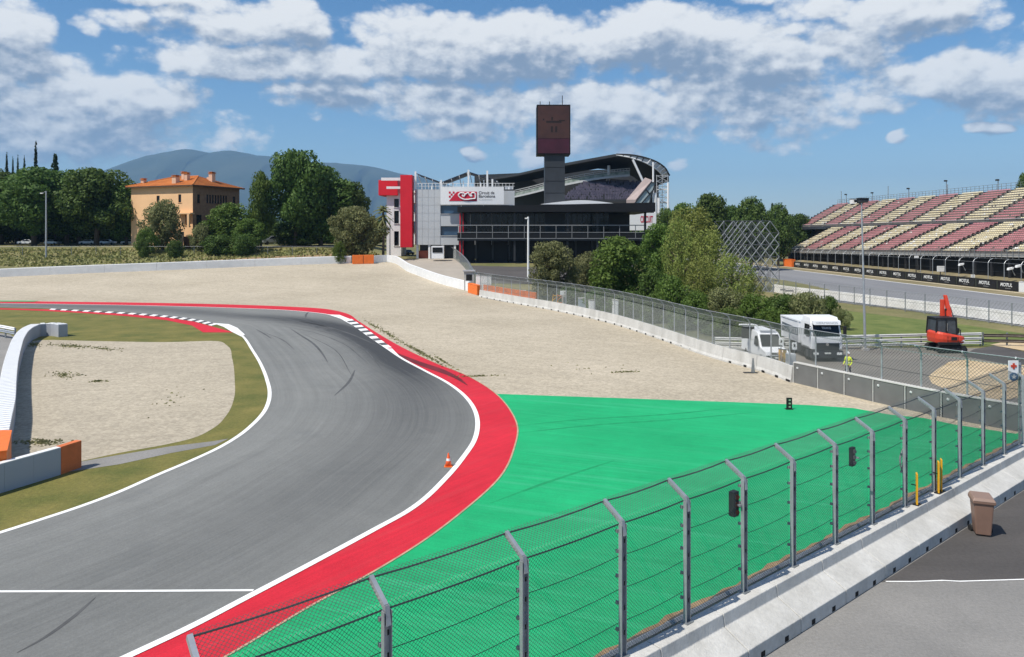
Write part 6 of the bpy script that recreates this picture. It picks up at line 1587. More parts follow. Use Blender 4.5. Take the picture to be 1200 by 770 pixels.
# traffic cone on the track
c0 = G(525.5, 547)
cone = thing('traffic_cone', 'small orange traffic cone standing on the track near the white edge line', 'cone', c0)
mk('base', MB().box(c0 + Vector((0, 0, .025)), (.36, .36, .05)), m_orange, cone)
mk('cone_body', MB().lathe(c0, [(.15, .05), (.10, .28), (.075, .38), (.03, .60), (.02, .62)], 14), mat('fluorescent_orange', (.85, .13, .03), .5), cone, True)
mk('reflective_band', MB().lathe(c0, [(.102, .28), (.079, .385)], 14), m_whitep, cone)
# marker in gravel
c0 = G(925, 480)
mkb = thing('distance_marker', 'short dark marker board with pale stripes at the edge of gravel and green paint', 'marker', c0)
mk('board', MB().box(c0 + Vector((0, .02, .36)), (.34, .05, .68)), m_black, mkb, bevel=.01)
for k in range(3): mk('stripe', MB().box(c0 + Vector((.02, -.01, .16 + .2 * k)), (.12, .012, .09)), mat('pale_green_stripe', (.30, .42, .28), .6), mkb)
mk('base', MB().box(c0 + Vector((0, .05, .02)), (.42, .3, .05)), m_black, mkb)
# wedge post leaning on the concrete wall
c0 = G(882.5, 437)
wg = thing('wedge_post', 'thin dark wedge-shaped post with flat foot standing against the concrete wall', 'post', c0)
mk('post', MB().hexa([c0 + Vector((-.13, -.1, .03)), c0 + Vector((.13, -.1, .03)), c0 + Vector((.13, .1, .03)), c0 + Vector((-.13, .1, .03)), c0 + Vector((-.04, -.04, 1.1)), c0 + Vector((.04, -.04, 1.1)), c0 + Vector((.04, .04, 1.1)), c0 + Vector((-.04, .04, 1.1))]), m_galvd, wg)
mk('foot', MB().box(c0 + Vector((-.2, 0, .02)), (1.0, .4, .04)), m_black, wg)
# yard furniture by the van
def simple_post(name, label, cat, u, v, w, h, m, Yadd=0, extra=None):
    g = G(u, v); t_ = thing(name, label, cat, g)
    mk('post', MB().box(g + Vector((0, 0, h / 2)), (w, w, h)), m, t_, bevel=.02); mk('cap', MB().box(g + Vector((0, 0, h + .03)), (w * 1.1, w * 1.1, .06)), m_greyd, t_)
    mk('foot', MB().box(g + Vector((0, 0, .03)), (w * 1.6, w * 1.6, .06)), m_greyd, t_)
    return t_
simple_post('bollard', 'yellow bollard in front of the white van, on the van side of its pair', 'bollard', 914.5, 434, .22, 1.6, m_yellow)
simple_post('bollard', 'yellow bollard in front of the white van, on the grey cabinet side of its pair', 'bollard', 919.5, 435, .22, 1.6, m_yellow)
g = G(926.5, 438)
cbn = thing('grey_cabinet', 'pale grey electrical cabinet behind the joint of concrete wall and panels', 'cabinet', g)
mk('cabinet', MB().box(g + Vector((0, 0, .75)), (.6, .5, 1.5)), mat('pale_grey_cabinet', (.50, .52, .53), .5, .05, 1), cbn, bevel=.02); mk('door', MB().box(g + Vector((0, -.26, .75)), (.5, .02, 1.35)), mat('pale_grey_cabinet', (.5, .52, .53)), cbn); mk('plinth', MB().box(g + Vector((0, 0, .05)), (.64, .54, .1)), m_conc2, cbn)
for u, v, vb, w, h, lab in ((915.5, 400.5, 436, .36, .48, 'small white sign above the yellow bollards'), (931, 405.5, 436.5, .38, .55, 'small white sign on a thin post beside the grey cabinet')):
    g = G(u, vb); z = HC - (v - VH) / F * g.y
    t_ = thing('small_sign', lab, 'sign', g); mk('panel', MB().box((g.x, g.y, z), (w, .04, h)), m_whitep, t_, bevel=.01); mk('post', MB().tube([g, Vector((g.x, g.y + .05, z))], .035, 6), m_galvd, t_)
    mk('symbol', MB().box((g.x, g.y - .025, z + .03), (w * .35, .01, h * .4)), m_black, t_)
# display panel under a curved arm
Yd = 62; a = P(891, 428, Yd); a.z = 0
dpn = thing('track_display', 'black display panel hanging from a white curved arm above the concrete wall', 'display', a)
mk('arm', MB().tube(spline([a, P(891, 395, Yd), P(890, 386, Yd), P(885.5, 381, Yd), P(878, 380.5, Yd), P(866, 380.5, Yd)], 5), .07, 7), m_whitep, dpn)
c_ = P(876.5, 389.5, Yd); pn_ = mk('panel', MB().box(c_, (1.05, .15, 1.0)), m_black, dpn, bevel=.03); mk('screen', MB().box(c_ + Vector((0, -.085, 0)), (.9, .02, .85)), m_hole, pn_)
# tall light mast in the yard
a = G(1014, 411)
ma = thing('light_mast', 'tall slender steel mast with small lamp head rising from the service yard', 'mast', a)
top = P(1009.5, 237, a.y)
mk('mast', MB().tube([a, a.lerp(top, .5), top], [.12, .09, .055], 8), m_galv, ma); mk('lamp_head', MB().box(top + Vector((.15, 0, .05)), (.75, .35, .16)), m_greyd, ma, bevel=.03); mk('base', MB().box(a + Vector((0, 0, .12)), (.5, .5, .24)), m_conc2, ma)
# pit lamp post in front of the pit building, and posts by the road
def lamp_post(label, u, vt, Y, r, heads, m=m_galv, base=None):
    top = P(u, vt, Y); b_ = base or ON(top.x, Y)
    t_ = thing('lamp_post', label, 'lamp post', b_); mk('pole', MB().tube([b_, top], [r, r * .7], 8), m, t_)
    for dx, dz in heads: mk('lamp_arm', MB().bar(top, top + Vector((dx, 0, dz)), .08), m, t_); mk('lamp_head', MB().box(top + Vector((dx, 0, dz)), (.55, .4, .22)), m_whitep, t_)
lamp_post('white lamp post in front of the black pit building above the round olive tree', 619, 254, 138, .22, [(-.35, -.3)], m_whitep)
lamp_post('single pale lamp post on the bank in front of the dark trees', 54, 224, 172, .20, [(-1.0, -.5)], m_galv)
lamp_post('short lamp post beside the red slab near the palm-like tree', 457, 257, 174, .14, [(-.7, .1), (.7, .1)], m_galv)
# gate hut and grey boxes behind the mesh fence
p = P(552, 318, 128)
ht = thing('ticket_hut', 'small grey booth with flat roof behind the orange end block', 'booth', ON(p.x, 128))
q = ht.location; mk('walls', MB().box(q + Vector((-.3, 0, 1.6)), (1.7, 1.6, 3.2)), m_conc2, ht); mk('roof', MB().box(q + Vector((-.3, 0, 3.3)), (2.1, 2.0, .2)), mat('grey_roof', (.35, .35, .36), .7), ht); mk('window', MB().box(q + Vector((-.3, -.82, 2.2)), (1.0, .06, 1.0)), m_glass, ht)
for k, (u, v0, v1, w, Y, m_, lab) in enumerate([(567, 323, 334, 18, 124, m_whitep, 'white equipment boxes behind the row of orange plastic barriers'), (613, 341, 347, 7, 112, m_conc, 'small pale box just past the orange plastic barriers behind the concrete wall'), (682, 350, 366, 8, 99, mat('blue_grey_tank', (.30, .36, .42), .6), 'blue-grey water tank behind the mesh fence near the dark green tree'), (693, 352, 368, 6, 96, m_whitep, 'white tank beside the blue-grey tank behind the mesh fence'), (721, 352, 366, 6, 90, m_whitep, 'white cabinet standing alone behind the mesh fence'), (661, 342, 364, 3.5, 104, m_conc2, 'narrow grey concrete pillar behind the mesh fence')]):
    a, b_ = P(u - w / 2, v1, Y), P(u + w / 2, v0, Y); g = ON((a.x + b_.x) / 2, Y)
    t_ = thing('equipment_box', lab, 'box', g)
    hh = b_.z - g.z
    mk('box', MB().box(g + Vector((0, 0, hh / 2)), (b_.x - a.x, 1.2, hh)), m_, t_, bevel=.05); mk('lid', MB().box(g + Vector((0, 0, hh + .05)), ((b_.x - a.x) * 1.05, 1.26, .1)), m_conc2, t_)
    mk('door', MB().box(g + Vector((0, -.62, hh * .5)), ((b_.x - a.x) * .7, .03, hh * .7)), m_, t_)
for k, (u, v) in enumerate([(650.5, 352), (656, 354)]):
    Y = 105; a = ON(P(u, v, Y).x, Y)
    t_ = thing('orange_cage', ['orange steel trestle behind the mesh fence below the olive tree', 'second orange steel trestle next to a white sign behind the mesh fence'][k], 'trestle', a)
    f_ = MB()
    for x in (-.45, .45): f_.bar(a + Vector((x, 0, 0)), a + Vector((x * .6, 0, 1.7)), .1)
    f_.bar(a + Vector((-.45, 0, .5)), a + Vector((.45, 0, .5)), .1).bar(a + Vector((-.3, 0, 1.5)), a + Vector((.3, 0, 1.5)), .1).bar(a + Vector((-.4, 0, .8)), a + Vector((.35, 0, 1.4)), .08)
    mk('frame', f_, m_yellow if k == 0 else m_orange, t_)
Y = 103; a = P(658.5, 343.5, Y)
t_ = thing('small_sign', 'small white sign on the mesh fence between the orange trestles and the narrow grey pillar', 'sign', a); mk('panel', MB().box(a, (.5, .05, .65)), m_whitep, t_); mk('post', MB().bar(a + Vector((0, .05, 0)), Vector((a.x, Y + .05, 0)), .06), m_galvd, t_)
# wire fence on the bank
bl = [ON(P(u, 0, 176).x, 176 + .0) for u in (-60, 0, 60, 120, 180, 240, 300, 360, 400)]
mesh_fence('thin wire fence on short posts along the grassy bank below the trees', bl, 5.8, 0, 2.0, 0, pitch=1.0, r=.01, wire=False, post_r=.06, post_m=m_galvd)

# ================================================================== WORKER
def make_person(g, label):
    t_ = thing('person', label, 'person', g)
    nodes = {'pel': (0, 0, .95, .15), 'wai': (0, .0, 1.10, .145), 'che': (0, -.01, 1.32, .165), 'nek': (0, 0, 1.50, .065), 'hea0': (0, -.015, 1.60, .085), 'hea': (0, -.02, 1.69, .098), 'heat': (0, -.01, 1.765, .07), 'nose': (0, -.125, 1.665, .018)}
    ed = [('pel', 'wai'), ('wai', 'che'), ('che', 'nek'), ('nek', 'hea0'), ('hea0', 'hea'), ('hea', 'heat'), ('hea0', 'nose')]
    for s, S_ in ((-1, 'l'), (1, 'r')):
        sw = .06 * s
        nodes.update({'hip' + S_: (s * .10, 0, .90, .105), 'kne' + S_: (s * .12, -.03 + sw, .50, .07), 'ank' + S_: (s * .13, .03 + sw * 1.2, .10, .048), 'toe' + S_: (s * .15, -.13 + sw * 1.2, .045, .042),
                      'sho' + S_: (s * .20, 0, 1.42, .075), 'elb' + S_: (s * .29, .02, 1.14, .052), 'wri' + S_: (s * .27, -.14, .92, .036), 'pal' + S_: (s * .262, -.19, .86, .034)})
        ed += [('pel', 'hip' + S_), ('hip' + S_, 'kne' + S_), ('kne' + S_, 'ank' + S_), ('ank' + S_, 'toe' + S_), ('che', 'sho' + S_), ('sho' + S_, 'elb' + S_), ('elb' + S_, 'wri' + S_), ('wri' + S_, 'pal' + S_)]
        for q, (dx, ln) in enumerate(((-.03, .075), (-.01, .085), (.01, .08), (.028, .06))):
            nodes['f%d%s' % (q, S_)] = (s * .262 + dx, -.215, .81, .010); nodes['g%d%s' % (q, S_)] = (s * .262 + dx, -.20, .81 - ln * .6, .008)
            ed += [('pal' + S_, 'f%d%s' % (q, S_)), ('f%d%s' % (q, S_), 'g%d%s' % (q, S_))]
        nodes['th' + S_] = (s * .225, -.225, .85, .011); nodes['tt' + S_] = (s * .222, -.245, .815, .009); ed += [('pal' + S_, 'th' + S_), ('th' + S_, 'tt' + S_)]
    key = list(nodes); me = bpy.data.meshes.new('person_body')
    me.from_pydata([nodes[k][:3] for k in key], [(key.index(a), key.index(b_)) for a, b_ in ed], [])
    o = bpy.data.objects.new('tmp', me); SC.collection.objects.link(o)
    md = o.modifiers.new('skin', 'SKIN'); sb_ = o.modifiers.new('sub', 'SUBSURF'); sb_.levels = 2
    for i, k in enumerate(key): me.skin_vertices[0].data[i].radius = (nodes[k][3],) * 2
    me.skin_vertices[0].data[0].use_root = True
    dg = bpy.context.evaluated_depsgraph_get(); nm = bpy.data.meshes.new_from_object(o.evaluated_get(dg)); bpy.data.objects.remove(o)
    nm.materials.clear()
    for m in (mat('skin', (.48, .28, .20), .6), mat('hi_vis_yellow', (.62, .72, .03), .6, .08, 6), mat('dark_trousers', (.025, .03, .045), .8), m_black): nm.materials.append(m)
    for f_ in nm.polygons:
        c_ = f_.center; x = abs(c_.x)
        f_.material_index = 3 if c_.z < .13 else 2 if (c_.z < .88 and x < .235) else 0 if c_.z > 1.50 or (x > .2 and c_.z < .93) else 1
        f_.use_smooth = True
    b_ = add_mesh('body', nm, t_)
    mk('hard_hat', MB().lathe(Vector((0, -.01, 1.74)) + g, [(.135, -.01), (.12, .0), (.108, .05), (.07, .10), (0, .115)], 12), m_paint_w, t_, True)
    bm_ = MB()
    for z in (1.06, 1.2): bm_.lathe(Vector((0, 0, z)) + g, [(.172, -.022), (.175, .022)], 14)
    mk('reflective_stripe', bm_, m_lamp, t_)
    return t_
pw = make_person(G(994, 442), 'worker in hi-vis yellow jacket and dark trousers walking beside the tipper truck')
pw.rotation_euler = (0, 0, -1.0)
# ================================================================== TREES
L_dark = leafmat('dark_green_leaves', (.048, .096, .018), (.120, .185, .040))
L_mid = leafmat('mid_green_leaves', (.062, .120, .018), (.155, .230, .044))
L_light = leafmat('yellow_green_leaves', (.145, .185, .034), (.310, .345, .098))
L_olive = leafmat('olive_green_leaves', (.125, .145, .050), (.270, .285, .125))
L_con = leafmat('blackish_green_needles', (.016, .036, .014), (.036, .066, .024), .15)
m_bark = mat('grey_brown_bark', (.09, .07, .05), .9, .25, 3, 4, .4, 12)

def leaf_cloud(rg, clumps, n, size, jitter=.55, up=.25):
    """n small leaf faces spread through clumps: (centre, radii, weight)"""
    w = np.array([c_[2] for c_ in clumps]); w = w / w.sum()
    idx = rg.choice(len(clumps), n, p=w)
    C = np.array([c_[0] for c_ in clumps])[idx]; R = np.array([c_[1] for c_ in clumps])[idx]
    d = rg.normal(size=(n, 3)); d /= np.linalg.norm(d, axis=1)[:, None]
    rad = rg.uniform(.35, 1.0, n) ** .55
    P_ = C + d * R * rad[:, None]
    nrm = d + rg.normal(size=(n, 3)) * jitter + np.array([0, 0, up]); nrm /= np.linalg.norm(nrm, axis=1)[:, None]
    t1 = np.cross(nrm, rg.normal(size=(n, 3))); t1 /= np.linalg.norm(t1, axis=1)[:, None] + 1e-9
    t2 = np.cross(nrm, t1)
    s = size * rg.uniform(.6, 1.35, n)[:, None]
    q = np.stack([P_ - t1 * s * .5, P_ + t2 * s * .36 + nrm * s * .06, P_ + t1 * s * .5, P_ - t2 * s * .36 + nrm * s * .06], 1)
    return q.reshape(-1, 3)
def leaf_mesh(name, verts, m, parent):
    me = bpy.data.meshes.new(name); k = len(verts) // 4
    me.vertices.add(k * 4); me.vertices.foreach_set('co', verts.astype(np.float32).ravel())
    me.loops.add(k * 4); me.loops.foreach_set('vertex_index', np.arange(k * 4, dtype=np.int32))
    me.polygons.add(k); me.polygons.foreach_set('loop_start', np.arange(0, k * 4, 4, dtype=np.int32))
    me.materials.append(m); me.update(calc_edges=True); me.validate()
    return add_mesh(name, me, parent)
def proto(seed, height, hw, crown0, n, size, m, shape='broad', nclump=34, cl=.34, gaps=0.0):
    rg = np.random.default_rng(seed); r_ = random.Random(seed)
    root = thing('tree', 'tree', 'tree')
    clumps = []; limbs = []
    cz, rzv = (crown0 + height) / 2, (height - crown0) / 2
    for k in range(nclump):
        if shape in ('broad', 'round', 'bush'):
            a = k * 2.39996 + r_.random() * .6; h = (k + .5) / nclump * 2 - 1
            rr_ = math.sqrt(max(0, 1 - h * h)) * (.55 + .38 * r_.random()) if k % 4 else .35 * r_.random()
            if shape == 'bush': h = max(h, -.6)
            sz = cl * (.7 + .6 * r_.random())
            c_ = (hw * rr_ * math.cos(a) * (1 - .12), hw * rr_ * math.sin(a) * .88, cz + rzv * h * .84)
            clumps.append((c_, (hw * sz, hw * sz, rzv * sz * (1.0 if shape != 'broad' else .85)), sz ** 2))
        elif shape == 'loose':
            a = k * 2.39996 + r_.random(); t_ = (k + .5) / nclump
            prof = math.sin(math.pi * min(1, (t_ * .86 + .12))) ** .7
            rr_ = hw * prof * (.25 + .6 * r_.random()); c_ = (rr_ * math.cos(a), rr_ * math.sin(a), crown0 + (height - crown0) * t_ * .96)
            sz = cl * (.55 + .6 * r_.random()); clumps.append((c_, (hw * sz, hw * sz, hw * sz * 1.5), sz ** 2))
        else:  # cypress / conifer
            t_ = (k + .5) / nclump; a = k * 2.39996
            rr_ = hw * (1 - t_) ** (.75 if shape == 'conifer' else .5) * (.6 if shape == 'conifer' else .35) * (.7 + .6 * r_.random())
            if shape == 'cypress': rr_ *= min(1, t_ * 5 + .4)
            c_ = (rr_ * math.cos(a), rr_ * math.sin(a), crown0 + (height - crown0) * t_ * .97)
            sz = (1 - t_ * .8); clumps.append((c_, (hw * .5 * sz + .1, hw * .5 * sz + .1, height / nclump * (1.1 if shape == 'conifer' else 2.4)), sz + .15))
    v = leaf_cloud(rg, clumps, n, size, .6 if shape != 'conifer' else .9)
    if shape in ('broad', 'round'):
        # ragged sprays reaching past the main outline
        extra = [((c_[0][0] * 1.16, c_[0][1] * 1.16, c_[0][2] + rzv * .08), tuple(x * .55 for x in c_[1]), 1) for c_ in clumps[::2]]
        v = np.concatenate([v, leaf_cloud(rg, extra, n // 9, size, .8)])
    leaf_mesh('crown', v, m, root)
    tr = MB(); tt = crown0 + (height - crown0) * (.55 if shape in ('broad', 'round', 'bush') else .9); r0 = max(.05, hw * .055)
    tr.tube([(0, 0, -.4), (r0 * .3, 0, tt * .35), (-r0 * .4, r0 * .3, tt * .7), (0, 0, tt)], [r0 * 1.35, r0, r0 * .75, r0 * .35], 8)
    for c_ in clumps[::3]:
        c_ = Vector(c_[0]); z0 = min(tt * .95, max(crown0 * .7, c_.z - .35 * math.hypot(c_.x, c_.y) - .3))
        tr.tube([(0, 0, z0), (c_.x * .45, c_.y * .45, z0 + (c_.z - z0) * .35), (c_.x * .9, c_.y * .9, c_.z)], [r0 * .42, r0 * .28, r0 * .10], 5, False)
    mk('trunk', tr, m_bark, root, True)
    root['h'] = height; root['w'] = hw
    return root
PR = {

 'broad': proto(1, 11, 5.2, 1.7, 11000, .42, L_dark, 'broad', 44, .30),
 'broad2': proto(2, 11, 5.0, 1.3, 11000, .42, L_dark, 'broad', 38, .33),
 'mid': proto(3, 9, 4.4, 1.2, 9000, .34, L_mid, 'broad', 44, .28),
 'olive': proto(4, 6, 4.2, .4, 11000, .25, L_olive, 'round', 52, .25),
 'olive2': proto(5, 6.5, 4.4, .6, 9000, .30, L_olive, 'round', 40, .28),
 'loose': proto(6, 10, 3.6, .6, 6000, .24, L_light, 'broad', 60, .20),
 'loose2': proto(7, 9, 3.4, .5, 5200, .22, L_light, 'broad', 54, .21),
 'bush': proto(8, 3, 2.6, -.3, 7000, .18, L_mid, 'bush', 34, .30),
 'bush2': proto(9, 3, 2.6, -.3, 7000, .18, L_olive, 'bush', 30, .32),
 'dbush': proto(10, 3.4, 2.8, -.3, 6000, .24, L_dark, 'bush', 30, .32),
 'cypress': proto(11, 13, 1.5, .6, 3500, .34, L_con, 'cypress', 26),
 'conifer': proto(12, 12, 3.0, 1.5, 4500, .40, L_con, 'conifer', 40),
}
used_proto = set()
def plant(kind, u, vt, hwpx, Y, label, group, vb=None, cat='tree', name=None, rz=None, zb=None):
    X = (u - 600) / F * Y; z0 = H(X, Y) if zb is None else zb
    if vb is not None: z0 = max(z0, HC - (vb - VH) / F * Y)
    h = HC - (vt - VH) / F * Y - z0; w = hwpx / F * Y
    p = PR[kind]; sx = w / p['w']; sz = h / p['h']; rot = rnd.uniform(0, 6.28) if rz is None else rz
    if kind not in used_proto: used_proto.add(kind); o = p
    else: o = copy_tree(p)
    o.location = (X, Y, z0); o.rotation_euler = (0, 0, rot); o.scale = (sx, sx, sz)
    o['label'] = label; o['category'] = cat
    if group: o['group'] = group
    elif 'group' in o: del o['group']
    if name: o.name = name
    return o
GL = 'dark trees in a row on the bank'; GC = 'cypresses above the bank trees'; GR = 'trees between pit building and scaffold'; GB = 'bushes in front of the scaffold'; GF = 'far trees behind the scaffold'
TREES = [
 ('broad', -48, 205, 52, 202, 'broad dark tree cut by the frame edge on the bank', GL),
 ('broad2', 2, 203, 42, 212, 'dark broad tree on the bank directly below the slim cypresses', GL),
 ('broad', 40, 195, 48, 199, 'large dark tree behind the single pale lamp post', GL),
 ('broad2', 78, 203, 42, 206, 'dark tree between the lamp post tree and the rounded tree, partly hidden', GL),
 ('broad', 113, 196, 46, 200, 'rounded dark tree with a paler green top beside the farmhouse', GL),
 ('broad2', 148, 218, 28, 203, 'lower dark tree overlapping the shaded corner of the farmhouse', GL),
 ('broad2', 20, 226, 40, 216, 'shadowy tree filling the gap low behind the lamp post tree', GL),
 ('broad', 92, 226, 36, 217, 'shadowy tree filling the gap low beside the parked cars', GL),
 ('dbush', -20, 240, 60, 228, 'wide dark thicket at the frame edge behind the bank trees', GL),
 ('dbush', 60, 238, 60, 230, 'wide dark thicket behind the single pale lamp post', GL),
 ('dbush', 128, 240, 52, 232, 'wide dark thicket behind the parked cars near the farmhouse', GL),
 ('dbush', 300, 252, 40, 228, 'dark thicket behind the farmhouse corner, below the mountain', GL),
 ('dbush', 372, 250, 52, 226, 'dark thicket filling the space under the tallest clump', GL),
 ('dbush', 436, 256, 30, 222, 'dark thicket behind the palm-like tree', GL),
 ('dbush', 350, 262, 34, 196, 'dark bushy undergrowth at the trunks of the tallest clump', GL),
 ('olive2', 236, 262, 15, 181, 'small pale shrub tree hiding the shaded brown base of the farmhouse', None),
 ('bush', 172, 268, 16, 178, 'rounded green bush in front of the apricot farmhouse corner', 'bushes on the bank'),
 ('cypress', 42, 168, 6, 222, 'tallest slim cypress rising above the dark bank trees', GC),
 ('cypress', 8, 183, 5.5, 226, 'slim cypress nearest the frame edge above the bank trees', GC),
 ('cypress', 21, 186, 4.5, 227, 'short cypress in the small huddle of cypresses', GC),
 ('cypress', 28.5, 186.5, 4.5, 226, 'short cypress in the huddle, on its side towards the tallest cypress', GC),
 ('cypress', 15, 188, 4.5, 228, 'lowest cypress of the huddle above the bank trees', GC),
 ('conifer', 65, 179, 13, 220, 'ragged dark conifer beside the tallest cypress', GC),
 ('olive2', 191, 235, 28, 184, 'rounded grey-green tree in front of the farmhouse wall', None),
 ('mid', 268, 238, 34, 186, 'dark green bushy tree against the shaded brown wall of the farmhouse', None),
 ('mid', 306, 201, 19, 190, 'narrow green tree beside the tallest clump, next to the farmhouse', None),
 ('broad', 346, 174, 36, 194, 'tallest tree of the clump in front of the mountain', None),
 ('broad2', 376, 196, 40, 198, 'broad dark tree merging with the tallest tree of the clump', None),
 ('broad', 408, 212, 27, 201, 'sloping dark tree at the edge of the clump towards the red slabs', None),
 ('olive', 418, 243, 37, 172, 'round pale olive tree at the corner of the far gravel', None),
 ('mid', 292, 256, 20, 180, 'small green bushy tree between farmhouse and the tallest clump', None),
 ('dbush', 168, 280, 9, 172, 'small dark bush on the sunny bank below the farmhouse', 'bushes on the bank'),
 ('dbush', 205, 282, 11, 172, 'wider dark bush on the bank below the garden gate', 'bushes on the bank'),
 ('dbush', 258, 276, 22, 176, 'dark bush at the foot of the bushy tree by the farmhouse', 'bushes on the bank'),
 ('dbush', 285, 275, 20, 176, 'dark bush on the bank under the narrow green tree', 'bushes on the bank'),
 ('bush', 398, 284, 10, 165, 'little green bush under the round pale olive tree', 'bushes on the bank'),
 # between pit building and scaffold
 ('olive', 648, 284, 37, 116, 'round pale olive tree in front of the black pit building', GR),
 ('olive2', 690, 296, 26, 124, 'pale olive tree half hidden behind the bright green round tree', GR),
 ('mid', 725, 277, 44, 104, 'bright dark-green round tree behind the mesh fence', GR),
 ('mid', 772, 262, 26, 128, 'shaded tree under the white stair lattice of the roofed stand', GR),
 ('dbush', 765, 318, 26, 100, 'low dark shrub beside the round green tree behind the mesh fence', GR),
 ('dbush', 752, 250, 28, 240, 'dark tree far behind the end of the black pit building', GF),
 ('loose', 812, 239, 42, 118, 'tall loose yellow-green tree beside the scaffold', GR),
 ('loose2', 795, 252, 24, 108, 'loose yellow-green tree leaning towards the white stair lattice', GR),
 ('loose', 832, 266, 30, 104, 'mid-height loose tree overlapping the scaffold edge', GR),
 ('loose2', 858, 296, 32, 92, 'pale feathery tree in front of the scaffold', GR),
 ('loose2', 822, 300, 30, 90, 'feathery light green shrub tree in front of the tall loose tree', GR),
 ('loose', 878, 322, 18, 98, 'slim feathery sapling at the scaffold foot', GR),
 ('dbush', 668, 336, 18, 108, 'dark shrub low between the pale olive trees behind the mesh fence', GB),
 ('dbush', 702, 338, 20, 97, 'dark shrub at the foot of the bright round tree behind the mesh fence', GB),
 ('dbush', 738, 342, 24, 91, 'dark shrub behind the mesh fence near the lone white cabinet', GB),
 ('dbush', 768, 350, 24, 86, 'dark shrub behind the mesh fence under the low green bush', GB),
 ('dbush', 800, 358, 25, 80, 'dark shrub behind the mesh fence, midway to the guard rail', GB),
 ('dbush', 832, 368, 22, 76, 'dark shrub where the guard rail begins behind the mesh fence', GB),
 ('bush', 788, 325, 30, 88, 'green bush behind the mesh fence under the loose trees', GB),
 ('bush2', 850, 338, 34, 82, 'wide olive bush behind the mesh fence', GB),
 ('bush', 815, 342, 24, 82, 'green bush low against the mesh fence', GB),
 ('bush', 884, 346, 30, 80, 'green bush in front of the scaffold foot', GB),
 ('dbush', 918, 346, 30, 84, 'dark green bush beyond the tipper truck body', GB),
 ('bush2', 948, 343, 30, 80, 'olive bush directly behind the truck cab', GB),
 ('dbush', 972, 348, 18, 82, 'dark bush at the end of the row beside the grass', GB),
 ('bush', 905, 362, 28, 74, 'green bush in front, next to the white tipper body', GB),
 ('bush', 855, 362, 26, 74, 'green bush just behind the guard rail and mesh fence', GB),
 ('bush2', 985, 362, 14, 80, 'small olive bush where the grass begins', GB),
 # far trees
 ('broad', 832, 226, 26, 190, 'dark rounded tree rising highest behind the scaffold', GF),
 ('mid', 800, 238, 26, 196, 'green tree behind the tall loose tree, near the roofed stand', GF),
 ('broad2', 880, 234, 28, 205, 'broad flat-topped dark tree behind the scaffold', GF),
 ('broad', 857, 240, 18, 222, 'dark tree in the dip behind the scaffold', GF),
 ('broad2', 912, 241, 20, 230, 'dark tree where the scaffold meets the open grandstand', GF),
 ('broad', 936, 250, 18, 260, 'lower dark tree at the far corner of the open grandstand', GF),
 ('conifer', 905, 237, 7, 236, 'small pointed conifer among the far trees', GF),
 ('broad2', 957, 257, 16, 290, 'low dark tree peeping over the far end of the open grandstand', GF),
 ('broad', 1206, 200, 20, 205, 'tall dark tree behind the top of the open grandstand', GF),
 ('mid', 780, 244, 16, 230, 'green tree just beyond the white stair lattice', GF),
]
for i, tdat in enumerate(TREES):
    kind, u, vt, hwpx, Y, lab, grp = tdat
    bushy = 'bush' in kind and Y < 200
    plant(kind, u, vt, hwpx, Y, lab, grp, cat='bush' if bushy else 'tree', name='bush' if bushy else {'cypress': 'cypress_tree', 'conifer': 'conifer_tree', 'olive': 'olive_tree', 'olive2': 'olive_tree', 'loose': 'loose_tree', 'loose2': 'loose_tree'}.get(kind, 'broadleaf_tree'))
for k, p in PR.items():
    if k not in used_proto:
        for ch in list(p.children): bpy.data.objects.remove(ch)
        bpy.data.objects.remove(p)
# palm-like plant by the red slab
pY = 172; pX = P(449, 0, pY).x; pz = H(pX, pY)
pm = thing('palm_tree', 'shaggy palm-like tree between the round olive tree and the red slab', 'tree', (pX, pY, pz))
ptop = HC - (246 - VH) / F * pY
mk('trunk', MB().tube([(pX, pY, pz - .3), (pX + .1, pY, (pz + ptop) / 2), (pX, pY, ptop)], [.35, .28, .25], 8), m_bark, pm)
for k in range(34):
    a = k * 2.4; el_ = 1.25 - 2.1 * (k / 34); L_ = 2.3 + .6 * rnd.random(); b0 = Vector((pX, pY, ptop - .02 * k * 3 * (1 if k > 17 else .4)))
    pts = [b0 + Vector((math.cos(a) * L_ * s * math.cos(el_), math.sin(a) * L_ * s * math.cos(el_), L_ * s * math.sin(el_) - .55 * L_ * s * s)) for s in (0, .35, .7, 1)]
    fm = MB()
    for s in range(3):
        d = (pts[s + 1] - pts[s]).normalized(); w = d.cross(Vector((0, 0, 1))).normalized() * (.30, .36, .24, .03)[s]; w2 = d.cross(Vector((0, 0, 1))).normalized() * (.30, .36, .24, .03)[s + 1]
        dr = Vector((0, 0, -.18))
        fm.quad(pts[s], pts[s + 1], pts[s + 1] + w2 + dr, pts[s] + w + dr); fm.quad(pts[s + 1], pts[s], pts[s] - w + dr, pts[s + 1] - w2 + dr)
    mk('frond', fm, L_olive, pm)
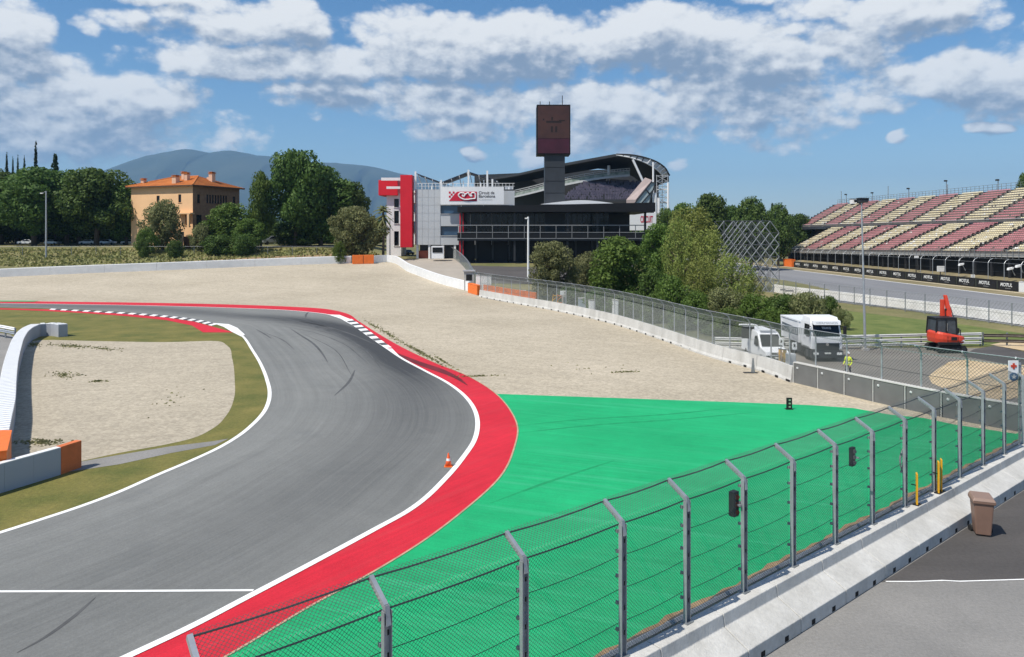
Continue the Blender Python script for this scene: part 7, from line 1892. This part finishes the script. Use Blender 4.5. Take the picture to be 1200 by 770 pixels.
# grass tufts on the sunlit bank and infield verge
rg = np.random.default_rng(22)
def tuft_field(name, label, pts, h, w, m):
    n = len(pts); q = np.empty((n, 4, 3)); a = rg.uniform(0, 6.28, n); hh = h * rg.uniform(.5, 1.3, n); ww = w * rg.uniform(.6, 1.3, n)
    dx, dy = np.cos(a) * ww, np.sin(a) * ww; lx, ly = rg.normal(0, .35, n) * hh, rg.normal(0, .35, n) * hh
    q[:, 0] = np.stack([pts[:, 0] - dx, pts[:, 1] - dy, pts[:, 2]], 1); q[:, 1] = np.stack([pts[:, 0] + dx, pts[:, 1] + dy, pts[:, 2]], 1)
    q[:, 2] = np.stack([pts[:, 0] + dx * .3 + lx, pts[:, 1] + dy * .3 + ly, pts[:, 2] + hh], 1); q[:, 3] = np.stack([pts[:, 0] - dx * .3 + lx, pts[:, 1] - dy * .3 + ly, pts[:, 2] + hh], 1)
    o = leaf_mesh(name, q.reshape(-1, 3), m, None); o['kind'] = 'stuff'; o['label'] = label; return o
bx_ = []
while len(bx_) < 3800:
    u = rg.uniform(-20, 445); Y = rg.uniform(160, 186); X = (u - 600) / F * Y
    if Y < y_far(X) + (11 if rg.uniform() < .85 else 3): continue
    bx_.append((X, Y, H(X, Y) - .03))
tuft_field('bank_grass', 'dry grass and weeds on the bank beyond the far wall', np.array(bx_), .42, .35, leafmat('dry_grass_blades', (.13, .15, .04), (.36, .33, .13), .2))
wp_ = []
for cu, cv, ru, rv, sl, n_ in WEEDS:
    for k in range(n_):
        a = rg.uniform(0, 6.28); q = abs(rg.normal(0, .62)); du, dv = ru * q * math.cos(a), rv * q * math.sin(a); p = G(cu + du, cv + dv + sl * du); wp_.append((p.x, p.y, 0))
tuft_field('weeds', 'sparse weeds growing through the gravel', np.array(wp_), .08, .10, leafmat('weed_blades', (.16, .17, .06), (.33, .32, .17), .2))

# ================================================================== AIR
m_haze = bpy.data.materials.new('haze'); m_haze.use_nodes = True
t = NT(m_haze.node_tree)
for n_ in list(t.n):
    if n_.type != 'OUTPUT_MATERIAL': t.n.remove(n_)
pv = t.node('ShaderNodeVolumePrincipled'); pv.inputs['Color'].default_value = (.34, .63, 1.0, 1); pv.inputs['Density'].default_value = HAZE; pv.inputs['Anisotropy'].default_value = 0.0
t.l.new(pv.outputs[0], t.n['Material Output'].inputs['Volume'])
hz = mk('haze', MB().box((0, 0, 600 - 12), (30000, 30000, 1224)), m_haze); hz['kind'] = 'stuff'; hz['label'] = 'pale blue haze over the distant mountain'
